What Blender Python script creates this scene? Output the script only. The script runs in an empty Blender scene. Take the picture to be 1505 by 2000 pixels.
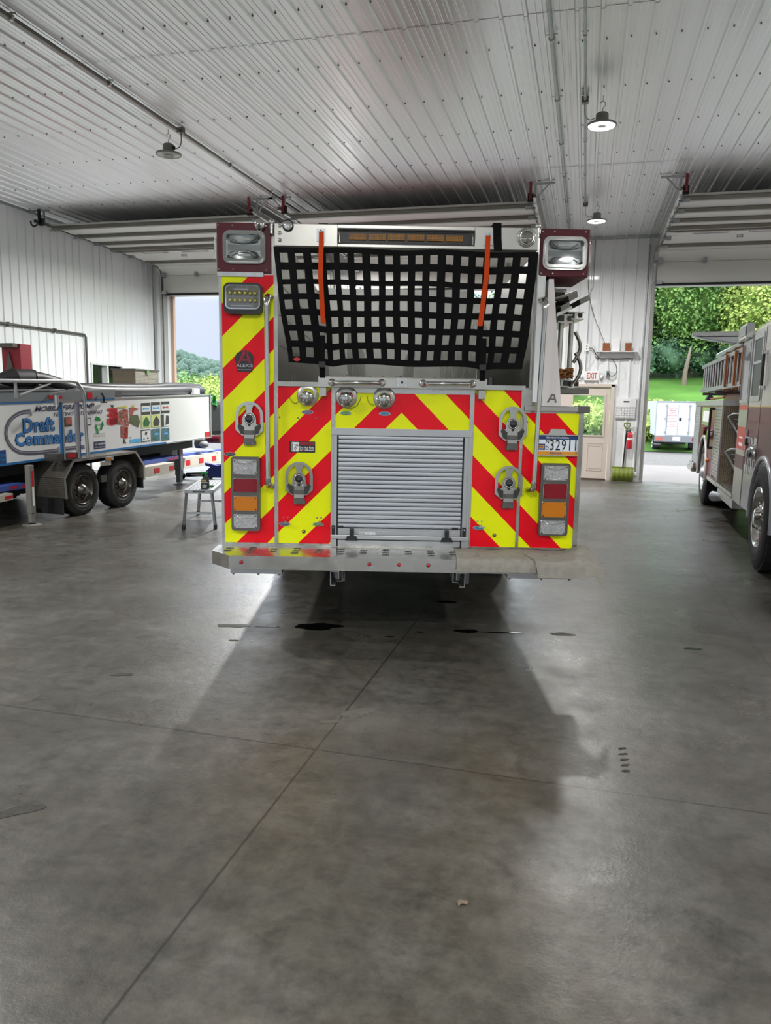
import bpy, bmesh, math, random
from mathutils import Vector, Matrix
R = math.radians
scene = bpy.context.scene
COL = scene.collection

# ------------------------------------------------------------------ camera
F = 1460.0
YAW, PITCH, ROLL, EYE = R(14.64), R(8.45), R(1.04), 1.65
_f = Vector((-math.sin(YAW) * math.cos(PITCH), math.cos(YAW) * math.cos(PITCH), -math.sin(PITCH)))
_r = Vector((math.cos(YAW), math.sin(YAW), 0))
_u = _r.cross(_f)
_r2 = _r * math.cos(ROLL) + _u * math.sin(ROLL)
_u2 = _u * math.cos(ROLL) - _r * math.sin(ROLL)
cam = bpy.data.cameras.new('camera')
cam.sensor_fit = 'HORIZONTAL'
cam.sensor_width = 36.0
cam.lens = F / 1505 * 36.0
cam.clip_end = 2000
cam_o = bpy.data.objects.new('camera', cam)
COL.objects.link(cam_o)
m = Matrix((_r2, _u2, -_f)).transposed().to_4x4()
m.translation = Vector((0, 0, EYE))
cam_o.matrix_world = m
scene.camera = cam_o
EYEV = Vector((0, 0, EYE))

def ray(px, py):
    return _r2 * ((px - 752.5) / F) - _u2 * ((py - 1000) / F) + _f

def on_plane(px, py, n, p0):
    d = ray(px, py)
    n = Vector(n); p0 = Vector(p0)
    return EYEV + d * (n.dot(p0 - EYEV) / n.dot(d))

def at_floor(px, py, z=0.0):
    return on_plane(px, py, (0, 0, 1), (0, 0, z))

def at_y(px, py, y):
    return on_plane(px, py, (0, 1, 0), (0, y, 0))

def at_x(px, py, x):
    return on_plane(px, py, (1, 0, 0), (x, 0, 0))

# ------------------------------------------------------------------ light and exposure
scene.view_settings.view_transform = 'Standard'
scene.view_settings.look = 'None'
scene.view_settings.gamma = 1.0
scene.view_settings.use_curve_mapping = False
scene.view_settings.exposure = 0.7
LAMP_W = 165.0        # watts of each burning high bay lamp
SKY = 0.9
world = bpy.data.worlds.new('sky')
scene.world = world
world.use_nodes = True
nt = world.node_tree
nt.nodes.clear()
wo = nt.nodes.new('ShaderNodeOutputWorld')
bg = nt.nodes.new('ShaderNodeBackground')
tc = nt.nodes.new('ShaderNodeTexCoord')
sep = nt.nodes.new('ShaderNodeSeparateXYZ')
rmp = nt.nodes.new('ShaderNodeValToRGB')
noi = nt.nodes.new('ShaderNodeTexNoise')
noi.inputs['Scale'].default_value = 2.2
noi.inputs['Detail'].default_value = 5
cr = nt.nodes.new('ShaderNodeValToRGB')
mul = nt.nodes.new('ShaderNodeMix'); mul.data_type = 'RGBA'; mul.blend_type = 'MULTIPLY'
mul.inputs[0].default_value = 1.0
nt.links.new(tc.outputs['Generated'], sep.inputs[0])
nt.links.new(tc.outputs['Generated'], noi.inputs['Vector'])
nt.links.new(sep.outputs['Z'], rmp.inputs[0])
rmp.color_ramp.elements[0].position = 0.0
rmp.color_ramp.elements[0].color = (0.52, 0.57, 0.66, 1)
rmp.color_ramp.elements[1].position = 0.8
rmp.color_ramp.elements[1].color = (4.2, 4.35, 4.6, 1)
e = rmp.color_ramp.elements.new(0.12); e.color = (0.51, 0.56, 0.67, 1)
e = rmp.color_ramp.elements.new(0.19); e.color = (1.5, 1.6, 1.8, 1)
e = rmp.color_ramp.elements.new(0.36); e.color = (3.1, 3.25, 3.5, 1)
nt.links.new(noi.outputs['Fac'], cr.inputs[0])
cr.color_ramp.elements[0].position = 0.35
cr.color_ramp.elements[0].color = (0.82, 0.88, 0.98, 1)
cr.color_ramp.elements[1].position = 0.65
cr.color_ramp.elements[1].color = (1.12, 1.1, 1.06, 1)
nt.links.new(rmp.outputs[0], mul.inputs[6]); nt.links.new(cr.outputs[0], mul.inputs[7])
nt.links.new(mul.outputs[2], bg.inputs[0])
bg.inputs[1].default_value = SKY
nt.links.new(bg.outputs[0], wo.inputs[0])

# ------------------------------------------------------------------ materials
def lin(h):
    v = [int(h[i:i + 2], 16) / 255 for i in (0, 2, 4)]
    return tuple((c / 12.92 if c <= 0.04045 else ((c + 0.055) / 1.055) ** 2.4) for c in v) + (1.0,)

MAT = {}
def mat(name, color, rough=0.5, metal=0.0, noise=0.0, nscale=5.0, bump=0.0, bscale=60.0, coat=0.0, spec=0.5, emit=None, estr=0.0, stretch=None, rvar=0.0):
    if name in MAT: return MAT[name]
    m = bpy.data.materials.new(name); m.use_nodes = True
    t = m.node_tree; b = t.nodes['Principled BSDF']
    c = lin(color) if isinstance(color, str) else tuple(color) + (1.0,)
    b.inputs['Base Color'].default_value = c
    b.inputs['Roughness'].default_value = rough
    b.inputs['Metallic'].default_value = metal
    b.inputs['Coat Weight'].default_value = coat
    b.inputs['Coat Roughness'].default_value = 0.06
    b.inputs['Specular IOR Level'].default_value = spec
    if emit is not None:
        b.inputs['Emission Color'].default_value = lin(emit) if isinstance(emit, str) else tuple(emit) + (1.0,)
        b.inputs['Emission Strength'].default_value = estr
    if noise or bump or rvar:
        co = t.nodes.new('ShaderNodeTexCoord')
        src = co.outputs['Object']
        if stretch:
            mp = t.nodes.new('ShaderNodeMapping'); mp.inputs['Scale'].default_value = stretch
            t.links.new(src, mp.inputs[0]); src = mp.outputs[0]
        n = t.nodes.new('ShaderNodeTexNoise'); n.inputs['Scale'].default_value = nscale; n.inputs['Detail'].default_value = 6
        t.links.new(src, n.inputs['Vector'])
        if noise:
            mr = t.nodes.new('ShaderNodeMapRange')
            mr.inputs[1].default_value = 0.3; mr.inputs[2].default_value = 0.7
            mr.inputs[3].default_value = 1 - noise; mr.inputs[4].default_value = 1 + noise
            t.links.new(n.outputs['Fac'], mr.inputs[0])
            vm = t.nodes.new('ShaderNodeVectorMath'); vm.operation = 'SCALE'
            vm.inputs[0].default_value = c[:3]
            t.links.new(mr.outputs[0], vm.inputs['Scale'])
            t.links.new(vm.outputs[0], b.inputs['Base Color'])
        if rvar:
            mr2 = t.nodes.new('ShaderNodeMapRange')
            mr2.inputs[1].default_value = 0.3; mr2.inputs[2].default_value = 0.7
            mr2.inputs[3].default_value = max(0.02, rough - rvar); mr2.inputs[4].default_value = rough + rvar
            t.links.new(n.outputs['Fac'], mr2.inputs[0]); t.links.new(mr2.outputs[0], b.inputs['Roughness'])
        if bump:
            n2 = t.nodes.new('ShaderNodeTexNoise'); n2.inputs['Scale'].default_value = bscale; n2.inputs['Detail'].default_value = 3
            t.links.new(src, n2.inputs['Vector'])
            bp = t.nodes.new('ShaderNodeBump'); bp.inputs['Strength'].default_value = bump; bp.inputs['Distance'].default_value = 0.01
            t.links.new(n2.outputs['Fac'], bp.inputs['Height']); t.links.new(bp.outputs[0], b.inputs['Normal'])
    MAT[name] = m
    return m

def glassy(name, tint=(1, 1, 1), rough=0.03, ior=1.5, base=0.06):
    m = bpy.data.materials.new(name); m.use_nodes = True
    t = m.node_tree; t.nodes.clear()
    o = t.nodes.new('ShaderNodeOutputMaterial'); mx = t.nodes.new('ShaderNodeMixShader')
    tr = t.nodes.new('ShaderNodeBsdfTransparent'); tr.inputs[0].default_value = tuple(tint) + (1,)
    gl = t.nodes.new('ShaderNodeBsdfGlossy'); gl.inputs['Roughness'].default_value = rough
    fr = t.nodes.new('ShaderNodeFresnel'); fr.inputs[0].default_value = ior
    ad = t.nodes.new('ShaderNodeMath'); ad.operation = 'ADD'; ad.inputs[1].default_value = base; ad.use_clamp = True
    t.links.new(fr.outputs[0], ad.inputs[0]); t.links.new(ad.outputs[0], mx.inputs[0])
    t.links.new(tr.outputs[0], mx.inputs[1]); t.links.new(gl.outputs[0], mx.inputs[2]); t.links.new(mx.outputs[0], o.inputs[0])
    MAT[name] = m
    return m

mat('steel', 'b9b8b2', 0.24, 0.95, noise=0.10, nscale=9, rvar=0.07)
mat('bright_steel', 'b4b3ae', 0.33, 0.9, noise=0.07, nscale=6)
mat('chrome', 'd8d8d6', 0.09, 1.0)
mat('dull_chrome', 'bdbdb9', 0.13, 1.0)
mat('reflector', 'a4a6a6', 0.33, 0.9)
mat('dark_steel', '6f6d68', 0.35, 0.9, noise=0.1)
mat('alum', 'b4b6b8', 0.38, 0.75, noise=0.04)
mat('alum_slat', 'b2b6bd', 0.42, 0.55)
mat('galv', 'a8acae', 0.38, 0.8, noise=0.12, nscale=14)
mat('black_plastic', '141416', 0.4)
mat('rubber', '1b1b1c', 0.75, bump=0.2, bscale=40)
mat('tyre', '232324', 0.72, noise=0.2, nscale=12)
mat('webbing', '060608', 0.85, spec=0.2, bump=0.3, bscale=300)
mat('orange_strap', 'c23f0a', 0.7, spec=0.2)
mat('maroon', '4e061a', 0.42, spec=0.35)
mat('red_lens', '7d0016', 0.3, spec=0.4, coat=0.15, bump=0.15, bscale=160)
mat('amber_lens', 'bf7000', 0.3, spec=0.4, coat=0.15, bump=0.15, bscale=160)
mat('amber_led', 'b5790c', 0.3, coat=0.3, bump=0.5, bscale=500)
mat('clear_lens', '9fa1a2', 0.22, 0.6, noise=0.25, nscale=90, bump=0.5, bscale=200, coat=0.3)
mat('led_yellow', 'd9cf6a', 0.25, 0.2)
mat('red_lens_small', 'c01026', 0.15, coat=0.5)
mat('white', 'e8e9ea', 0.4)
mat('paint_white', 'e2e4e6', 0.3, coat=0.3)
mat('pearl', 'd5d1d0', 0.28, coat=0.4)
mat('plate_white', 'dfe8f2', 0.4)
mat('plate_blue', '1c3f73', 0.4)
mat('plate_orange', 'd78f1f', 0.4)
mat('ink', '15171c', 0.5)
mat('felt', '86837b', 0.9, noise=0.12, nscale=25, bump=0.4, bscale=120)
mat('badge', '262229', 0.35)
mat('badge_red', '8a1230', 0.35)
mat('sign_red', 'b5232f', 0.5)
mat('purple', '4d4277', 0.4); mat('green_tag', '4f8a2c', 0.4); mat('blue_tag', '4a8fb0', 0.4)
mat('concrete_out', '6f6b67', 0.9, noise=0.08, nscale=0.8, bump=0.2, bscale=20)
mat('gravel', '555350', 0.95, noise=0.35, nscale=9, bump=1.0, bscale=10)
mat('lawn', '43662a', 0.95, noise=0.3, nscale=0.25, bump=1.0, bscale=4, spec=0.1)
mat('bark', '6d6154', 0.9, noise=0.2, nscale=6)
glassy('window_glass', (0.93, 0.97, 0.96))
glassy('clear_cover', (0.96, 0.97, 0.97), rough=0.03, base=0.0)
glassy('dark_glass', (0.25, 0.30, 0.32), rough=0.02, base=0.12)

# chevron sheeting: red and lime bands that climb at 45 degrees to the middle of the truck
def chevron():
    m = bpy.data.materials.new('chevron'); m.use_nodes = True
    t = m.node_tree; b = t.nodes['Principled BSDF']
    tc = t.nodes.new('ShaderNodeTexCoord'); s = t.nodes.new('ShaderNodeSeparateXYZ')
    t.links.new(tc.outputs['Object'], s.inputs[0])
    def M(op, a, bb=None, clamp=False):
        n = t.nodes.new('ShaderNodeMath'); n.operation = op; n.use_clamp = clamp
        for i, v in enumerate((a, bb)):
            if v is None: continue
            if isinstance(v, (int, float)): n.inputs[i].default_value = v
            else: t.links.new(v, n.inputs[i])
        return n.outputs[0]
    ax = M('ABSOLUTE', M('SUBTRACT', s.outputs['X'], 0.095))
    ph = M('ADD', s.outputs['Z'], ax)
    q = M('FRACT', M('DIVIDE', M('SUBTRACT', ph, 1.575 - 4.14), 0.414))
    sel = M('GREATER_THAN', q, 0.5)
    fine = M('SINE', M('MULTIPLY', ph, 480.0))
    mx = t.nodes.new('ShaderNodeMix'); mx.data_type = 'RGBA'
    mx.inputs[6].default_value = lin('e0001a'); mx.inputs[7].default_value = lin('e4ec00')
    t.links.new(sel, mx.inputs[0]); t.links.new(mx.outputs[2], b.inputs['Base Color'])
    b.inputs['Roughness'].default_value = 0.25
    b.inputs['Specular IOR Level'].default_value = 0.3
    b.inputs['Coat Weight'].default_value = 0.0
    bp = t.nodes.new('ShaderNodeBump'); bp.inputs['Strength'].default_value = 0.06; bp.inputs['Distance'].default_value = 0.002
    t.links.new(fine, bp.inputs['Height']); t.links.new(bp.outputs[0], b.inputs['Normal'])
    MAT['chevron'] = m
chevron()

def diamond_plate(name, color):
    m = bpy.data.materials.new(name); m.use_nodes = True
    t = m.node_tree; b = t.nodes['Principled BSDF']
    b.inputs['Base Color'].default_value = lin(color); b.inputs['Metallic'].default_value = 0.8; b.inputs['Roughness'].default_value = 0.38
    tc = t.nodes.new('ShaderNodeTexCoord')
    w = t.nodes.new('ShaderNodeTexVoronoi'); w.inputs['Scale'].default_value = 38; w.inputs['Randomness'].default_value = 0.15
    t.links.new(tc.outputs['Object'], w.inputs['Vector'])
    bp = t.nodes.new('ShaderNodeBump'); bp.inputs['Strength'].default_value = 0.8; bp.inputs['Distance'].default_value = 0.008; bp.invert = True
    t.links.new(w.outputs['Distance'], bp.inputs['Height']); t.links.new(bp.outputs[0], b.inputs['Normal'])
    mr = t.nodes.new('ShaderNodeMapRange'); mr.inputs[1].default_value = 0.1; mr.inputs[2].default_value = 0.6
    mr.inputs[3].default_value = 1.2; mr.inputs[4].default_value = 0.7
    vm = t.nodes.new('ShaderNodeVectorMath'); vm.operation = 'SCALE'; vm.inputs[0].default_value = lin(color)[:3]
    t.links.new(w.outputs['Distance'], mr.inputs[0]); t.links.new(mr.outputs[0], vm.inputs['Scale']); t.links.new(vm.outputs[0], b.inputs['Base Color'])
    MAT[name] = m
diamond_plate('diamond', '9b958a')
diamond_plate('diamond_dark', '857a69')

def floor_mat():
    m = bpy.data.materials.new('polished_concrete'); m.use_nodes = True
    t = m.node_tree; b = t.nodes['Principled BSDF']
    L = t.links.new
    tc = t.nodes.new('ShaderNodeTexCoord'); s = t.nodes.new('ShaderNodeSeparateXYZ'); L(tc.outputs['Object'], s.inputs[0])
    def N(scale, det=6, rough=0.6, vec=None):
        n = t.nodes.new('ShaderNodeTexNoise'); n.inputs['Scale'].default_value = scale; n.inputs['Detail'].default_value = det
        n.inputs['Roughness'].default_value = rough
        L(vec or tc.outputs['Object'], n.inputs['Vector']); return n.outputs['Fac']
    def ramp(src, stops):
        r = t.nodes.new('ShaderNodeValToRGB'); L(src, r.inputs[0])
        el = r.color_ramp.elements
        el[0].position, el[0].color = stops[0][0], stops[0][1]
        el[1].position, el[1].color = stops[-1][0], stops[-1][1]
        for p, c in stops[1:-1]:
            e = el.new(p); e.color = c
        return r.outputs[0]
    def M(op, a, bb=None, clamp=False):
        n = t.nodes.new('ShaderNodeMath'); n.operation = op; n.use_clamp = clamp
        for i, v in enumerate((a, bb)):
            if v is None: continue
            if isinstance(v, (int, float)): n.inputs[i].default_value = v
            else: L(v, n.inputs[i])
        return n.outputs[0]
    def mulc(a, bb, f=1.0):
        x = t.nodes.new('ShaderNodeMix'); x.data_type = 'RGBA'; x.blend_type = 'MULTIPLY'; x.inputs[0].default_value = f
        L(a, x.inputs[6]); L(bb, x.inputs[7]); return x.outputs[2]
    g = lambda v: (v, v, v, 1)
    base = ramp(N(0.7, 9, 0.7), [(0.30, lin('3b3831')), (0.5, lin('514f49')), (0.70, lin('6b6a67'))])
    fine = ramp(N(9, 8, 0.8), [(0.34, g(0.55)), (0.64, g(1.18))])
    spots = ramp(N(3.2, 9, 0.72), [(0.33, g(0.5)), (0.45, g(1.0))])
    mp = t.nodes.new('ShaderNodeMapping'); mp.inputs['Scale'].default_value = (1.3, 14, 1); L(tc.outputs['Object'], mp.inputs[0])
    streak = ramp(N(1.2, 7, 0.7, mp.outputs[0]), [(0.35, g(0.86)), (0.6, g(1.03))])
    tan = ramp(N(0.8, 4, 0.5), [(0.45, (1, 1, 1, 1)), (0.7, (1.06, 0.99, 0.90, 1))])
    c = mulc(mulc(mulc(mulc(base, fine), spots, 0.7), streak, 0.8), tan)
    # saw cut joints
    lines = None
    jit = M('MULTIPLY', M('SUBTRACT', N(25, 2), 0.5), 0.008)
    for axis, vals in (('X', (-1.149, 1.245, -6.05, 6.1)), ('Y', (3.17, 8.1, 13.0, -1.8))):
        for v in vals:
            d = M('ABSOLUTE', M('ADD', M('SUBTRACT', s.outputs[axis], v), jit))
            k = M('LESS_THAN', d, 0.0055)
            lines = k if lines is None else M('MAXIMUM', lines, k)
    x = t.nodes.new('ShaderNodeMix'); x.data_type = 'RGBA'; L(M('MULTIPLY', lines, 0.65), x.inputs[0]); L(c, x.inputs[6]); x.inputs[7].default_value = lin('1d1a15')
    L(x.outputs[2], b.inputs['Base Color'])
    rr = t.nodes.new('ShaderNodeMapRange'); L(N(1.7, 7, 0.7), rr.inputs[0]); rr.inputs[1].default_value = 0.3; rr.inputs[2].default_value = 0.7
    rr.inputs[3].default_value = 0.22; rr.inputs[4].default_value = 0.48
    L(rr.outputs[0], b.inputs['Roughness'])
    b.inputs['Specular IOR Level'].default_value = 0.7
    bp = t.nodes.new('ShaderNodeBump'); bp.inputs['Strength'].default_value = 0.5; bp.inputs['Distance'].default_value = 0.004
    h = M('SUBTRACT', M('ADD', N(14, 6, 0.7), M('MULTIPLY', N(70, 3), 0.35)), M('MULTIPLY', lines, 1.5))
    L(h, bp.inputs['Height']); L(bp.outputs[0], b.inputs['Normal'])
    MAT['floor'] = m
floor_mat()

# ------------------------------------------------------------------ mesh builder
class MB:
    def __init__(s, material='steel'):
        s.v = []; s.f = []; s.m = []; s.sm = []; s.mats = []; s.use(material)
    def use(s, material):
        if material not in s.mats: s.mats.append(material)
        s.cur = s.mats.index(material); return s
    def add(s, vs, fs, smooth=False, flip=False):
        o = len(s.v); s.v += [tuple(p) for p in vs]
        for f in fs:
            f = [i + o for i in f]
            s.f.append(f[::-1] if flip else f); s.m.append(s.cur); s.sm.append(smooth)
        return s
    def box(s, x0, x1, y0, y1, z0, z1):
        if x0 > x1: x0, x1 = x1, x0
        if y0 > y1: y0, y1 = y1, y0
        if z0 > z1: z0, z1 = z1, z0
        vs = [(x, y, z) for x in (x0, x1) for y in (y0, y1) for z in (z0, z1)]
        return s.add(vs, [(0, 1, 3, 2), (4, 6, 7, 5), (0, 4, 5, 1), (2, 3, 7, 6), (0, 2, 6, 4), (1, 5, 7, 3)])
    def hexa(s, P):   # eight points: bottom four ccw seen from above, then top four
        return s.add(P, [(3, 2, 1, 0), (4, 5, 6, 7), (0, 1, 5, 4), (1, 2, 6, 5), (2, 3, 7, 6), (3, 0, 4, 7)])
    def prism(s, poly, axis, a, b, smooth=False):   # poly in the plane across `axis`
        if axis == 'x': P = lambda p, t: (t, p[0], p[1])
        elif axis == 'y': P = lambda p, t: (p[0], t, p[1])
        else: P = lambda p, t: (p[0], p[1], t)
        n = len(poly)
        ar = sum(poly[i][0] * poly[(i + 1) % n][1] - poly[(i + 1) % n][0] * poly[i][1] for i in range(n))
        vs = [P(p, a) for p in poly] + [P(p, b) for p in poly]
        flip = (ar > 0) == (b > a)
        if axis == 'y': flip = not flip
        s.add(vs, [tuple(range(n)), tuple(range(2 * n - 1, n - 1, -1))], False, not flip)
        s.add(vs, [(i, i + n, (i + 1) % n + n, (i + 1) % n) for i in range(n)], smooth, not flip)
        return s
    def rrect(s, x0, x1, z0, z1, y0, y1, r, seg=5):  # rounded plate facing -y
        pts = []
        for cx, cz, a in ((x1 - r, z1 - r, 0), (x0 + r, z1 - r, 90), (x0 + r, z0 + r, 180), (x1 - r, z0 + r, 270)):
            for k in range(seg + 1):
                t = R(a + 90 * k / seg); pts.append((cx + r * math.cos(t), cz + r * math.sin(t)))
        return s.prism(pts, 'y', y0, y1)
    def ring(s, x0, x1, z0, z1, y0, y1, r, w, seg=5):   # rounded rectangular frame, facing -y
        def loop(d):
            pts = []
            rr = max(r - d, 0.001)
            for cx, cz, a in ((x1 - r, z1 - r, 0), (x0 + r, z1 - r, 90), (x0 + r, z0 + r, 180), (x1 - r, z0 + r, 270)):
                for k in range(seg + 1):
                    t = R(a + 90 * k / seg); pts.append((cx + rr * math.cos(t) + (0 if r >= d else -(d - r) * (1 if a in (0, 270) else -1)), cz + rr * math.sin(t) + (0 if r >= d else -(d - r) * (1 if a in (0, 90) else -1))))
            return pts
        o, i = loop(0), loop(w); n = len(o)
        vs = [(p[0], y0, p[1]) for p in o] + [(p[0], y0, p[1]) for p in i] + [(p[0], y1, p[1]) for p in o] + [(p[0], y1, p[1]) for p in i]
        fs = []
        for k in range(n):
            j = (k + 1) % n
            fs += [(k, j, n + j, n + k), (2 * n + k, k, j, 2 * n + j)[::-1] and (k, 2 * n + k, 2 * n + j, j), (n + k, n + j, 3 * n + j, 3 * n + k), (2 * n + k, 3 * n + k, 3 * n + j, 2 * n + j)]
        return s.add(vs, fs, False, y1 < y0)
    def cyl(s, a, b, r0, r1=None, seg=16, caps=True, smooth=True):
        a = Vector(a); b = Vector(b); r1 = r0 if r1 is None else r1
        d = (b - a).normalized(); x = d.orthogonal().normalized(); y = d.cross(x)
        vs = []
        for c, r in ((a, r0), (b, r1)):
            for k in range(seg):
                t = 2 * math.pi * k / seg; vs.append(c + (x * math.cos(t) + y * math.sin(t)) * r)
        s.add(vs, [(k, (k + 1) % seg, (k + 1) % seg + seg, k + seg) for k in range(seg)], smooth)
        if caps: s.add(vs, [tuple(range(seg))[::-1], tuple(range(seg, 2 * seg))])
        return s
    def tube(s, path, r, seg=8, closed=False, flat=None):
        P = [Vector(p) for p in path]; n = len(P); rings = []
        up = None
        for i in range(n):
            if closed: d = (P[(i + 1) % n] - P[i - 1]).normalized()
            else: d = (P[min(i + 1, n - 1)] - P[max(i - 1, 0)]).normalized()
            if up is None: up = d.orthogonal().normalized()
            up = (up - d * up.dot(d))
            up = up.normalized() if up.length > 1e-6 else d.orthogonal().normalized()
            w = d.cross(up)
            rr = r[i] if isinstance(r, (list, tuple)) else r
            rings.append([P[i] + (up * math.cos(2 * math.pi * k / seg) + w * math.sin(2 * math.pi * k / seg)) * rr for k in range(seg)])
        vs = [v for q in rings for v in q]; fs = []
        for i in range(n if closed else n - 1):
            a, b = i * seg, ((i + 1) % n) * seg
            fs += [(a + k, a + (k + 1) % seg, b + (k + 1) % seg, b + k) for k in range(seg)]
        s.add(vs, fs, True)
        if not closed: s.add(vs, [tuple(range(seg))[::-1], tuple(range((n - 1) * seg, n * seg))])
        return s
    def lathe(s, prof, origin, axis, seg=24, smooth=True, arc=None):   # prof: (radius, distance along axis)
        o = Vector(origin); d = Vector(axis).normalized(); x = d.orthogonal().normalized(); y = d.cross(x)
        vs = []
        for r, h in prof:
            for k in range(seg):
                t = 2 * math.pi * k / seg; vs.append(o + d * h + (x * math.cos(t) + y * math.sin(t)) * max(r, 1e-4))
        fs = []
        for i in range(len(prof) - 1):
            fs += [(i * seg + k, i * seg + (k + 1) % seg, (i + 1) * seg + (k + 1) % seg, (i + 1) * seg + k) for k in range(seg)]
        s.add(vs, fs, smooth)
        return s
    def grid(s, fn, nu, nv, smooth=True, thick=0.0):
        vs = [Vector(fn(i / nu, j / nv)) for j in range(nv + 1) for i in range(nu + 1)]
        W = nu + 1
        fs = [(j * W + i, j * W + i + 1, (j + 1) * W + i + 1, (j + 1) * W + i) for j in range(nv) for i in range(nu)]
        s.add(vs, fs, smooth)
        if thick:
            ns = [Vector() for _ in vs]
            for f in fs:
                n = (vs[f[1]] - vs[f[0]]).cross(vs[f[3]] - vs[f[0]])
                for i in f: ns[i] += n
            v2 = [v - n.normalized() * thick if n.length > 0 else v for v, n in zip(vs, ns)]
            s.add(v2, fs, smooth, True)
            bd = [j * W for j in range(nv + 1)]
            E = [(i, i + 1) for i in range(nu)] + [(nu + j * W, nu + (j + 1) * W) for j in range(nv)] + [(nv * W + i + 1, nv * W + i) for i in range(nu)] + [((j + 1) * W, j * W) for j in range(nv)]
            n0 = len(vs)
            s.add(vs + v2, [(a, a + n0, b + n0, b)[::1] for a, b in E])
        return s
    def sphere(s, c, r, seg=12, rings=8, sq=(1, 1, 1)):
        c = Vector(c)
        prof = [(math.sin(math.pi * i / rings), -math.cos(math.pi * i / rings)) for i in range(rings + 1)]
        vs = []
        for a, h in prof:
            for k in range(seg):
                t = 2 * math.pi * k / seg
                vs.append(c + Vector((a * math.cos(t) * sq[0], a * math.sin(t) * sq[1], h * sq[2])) * r)
        return s.add(vs, [(i * seg + k, i * seg + (k + 1) % seg, (i + 1) * seg + (k + 1) % seg, (i + 1) * seg + k) for i in range(rings) for k in range(seg)], True)
    def merge(s, other, mtx):
        idx = {}
        for i, n in enumerate(other.mats):
            if n not in s.mats: s.mats.append(n)
            idx[i] = s.mats.index(n)
        o = len(s.v); s.v += [tuple(mtx @ Vector(p)) for p in other.v]
        for f, mi, sm in zip(other.f, other.m, other.sm):
            s.f.append([i + o for i in f]); s.m.append(idx[mi]); s.sm.append(sm)
        return s
    def build(s, name, parent=None, bevel=0.0, label=None):
        me = bpy.data.meshes.new(name)
        me.from_pydata(s.v, [], s.f)
        for n in s.mats: me.materials.append(MAT[n])
        me.polygons.foreach_set('material_index', s.m)
        me.polygons.foreach_set('use_smooth', s.sm)
        me.update(); 
        o = bpy.data.objects.new(name, me); COL.objects.link(o)
        if parent is not None: o.parent = parent
        if bevel:
            b = o.modifiers.new('bevel', 'BEVEL'); b.width = bevel; b.segments = 2; b.limit_method = 'ANGLE'; b.angle_limit = R(50)
        if label: o['label'] = label
        return o

def build_each(mb, name, parent=None, bevel=0.0, label=None):
    """one object per loose piece of the builder"""
    key = {}; idx = [key.setdefault((round(v[0], 5), round(v[1], 5), round(v[2], 5)), len(key)) for v in mb.v]
    par = list(range(len(key)))
    def find(a):
        while par[a] != a: par[a] = par[par[a]]; a = par[a]
        return a
    for f in mb.f:
        for q in f[1:]:
            a, b = find(idx[f[0]]), find(idx[q])
            if a != b: par[a] = b
    parts = {}
    for k, f in enumerate(mb.f): parts.setdefault(find(idx[f[0]]), []).append(k)
    out = []
    for fs in parts.values():
        m = MB(mb.mats[mb.m[fs[0]]]); loc = {}
        for k in fs:
            g = []
            for q in mb.f[k]:
                if q not in loc: loc[q] = len(m.v); m.v.append(mb.v[q])
                g.append(loc[q])
            n = mb.mats[mb.m[k]]
            if n not in m.mats: m.mats.append(n)
            m.f.append(g); m.m.append(m.mats.index(n)); m.sm.append(mb.sm[k])
        out.append(m.build(name, parent, bevel, label))
    return out

_tc = {}
def text_geo(txt, bold=0.0, shear=0.0, space=1.0):
    key = (txt, bold, shear, space)
    if key in _tc: return _tc[key]
    cu = bpy.data.curves.new('lettering', 'FONT'); cu.body = txt; cu.size = 1; cu.resolution_u = 2
    cu.offset = bold; cu.shear = shear; cu.extrude = 0.0; cu.space_character = space
    ob = bpy.data.objects.new('lettering', cu)
    me = bpy.data.meshes.new_from_object(ob)
    vs = [tuple(v.co) for v in me.vertices]; fs = [tuple(p.vertices) for p in me.polygons]
    bpy.data.objects.remove(ob); bpy.data.curves.remove(cu); bpy.data.meshes.remove(me)
    xs = [v[0] for v in vs] or [0]; ys = [v[1] for v in vs] or [0]
    _tc[key] = (vs, fs, min(xs), max(xs), min(ys), max(ys)); return _tc[key]

def put_text(mb, txt, P, w, h=None, bold=0.0, shear=0.0, space=1.0):
    """letters fitted into w x h; P(a, b) gives the 3D point a right / b up of the text's lower left corner"""
    vs, fs, x0, x1, y0, y1 = text_geo(txt, bold, shear, space)
    sx = w / (x1 - x0); sy = sx if h is None else h / (y1 - y0)
    mb.add([P((v[0] - x0) * sx, (v[1] - y0) * sy) for v in vs], fs)
    return mb

def empty(name, loc, rz=0.0, parent=None):
    o = bpy.data.objects.new(name, None); o.empty_display_size = 0.1; COL.objects.link(o)
    o.location = loc; o.rotation_euler = (0, 0, rz)
    if parent is not None: o.parent = parent
    return o

def tag(o, label, cat, group=None):
    o['label'] = label; o['category'] = cat
    if group: o['group'] = group
    return o

def structure(o, label=None):
    o['kind'] = 'structure'
    if label: o['label'] = label
    return o

def stuff(o):
    o['kind'] = 'stuff'; return o

def copy_tree(o, parent=None):
    c = o.copy(); COL.objects.link(c); c.parent = parent
    for ch in list(o.children): copy_tree(ch, c)
    return c
def hump(n):
    return [math.sin(math.pi * k / n) for k in range(n + 1)]
# ================================================================== SETTING
XL, XR, YF, YB, ZC = -10.6, 9.2, 17.17, -9.0, 5.18
OPEN = [(-10.2, -5.85), (-5.25, -1.0), (1.28, 5.6)]      # the three truck doors
ZO = 4.16
MAN = (-0.66, 0.58, 2.06)                                  # walk-through door

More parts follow.
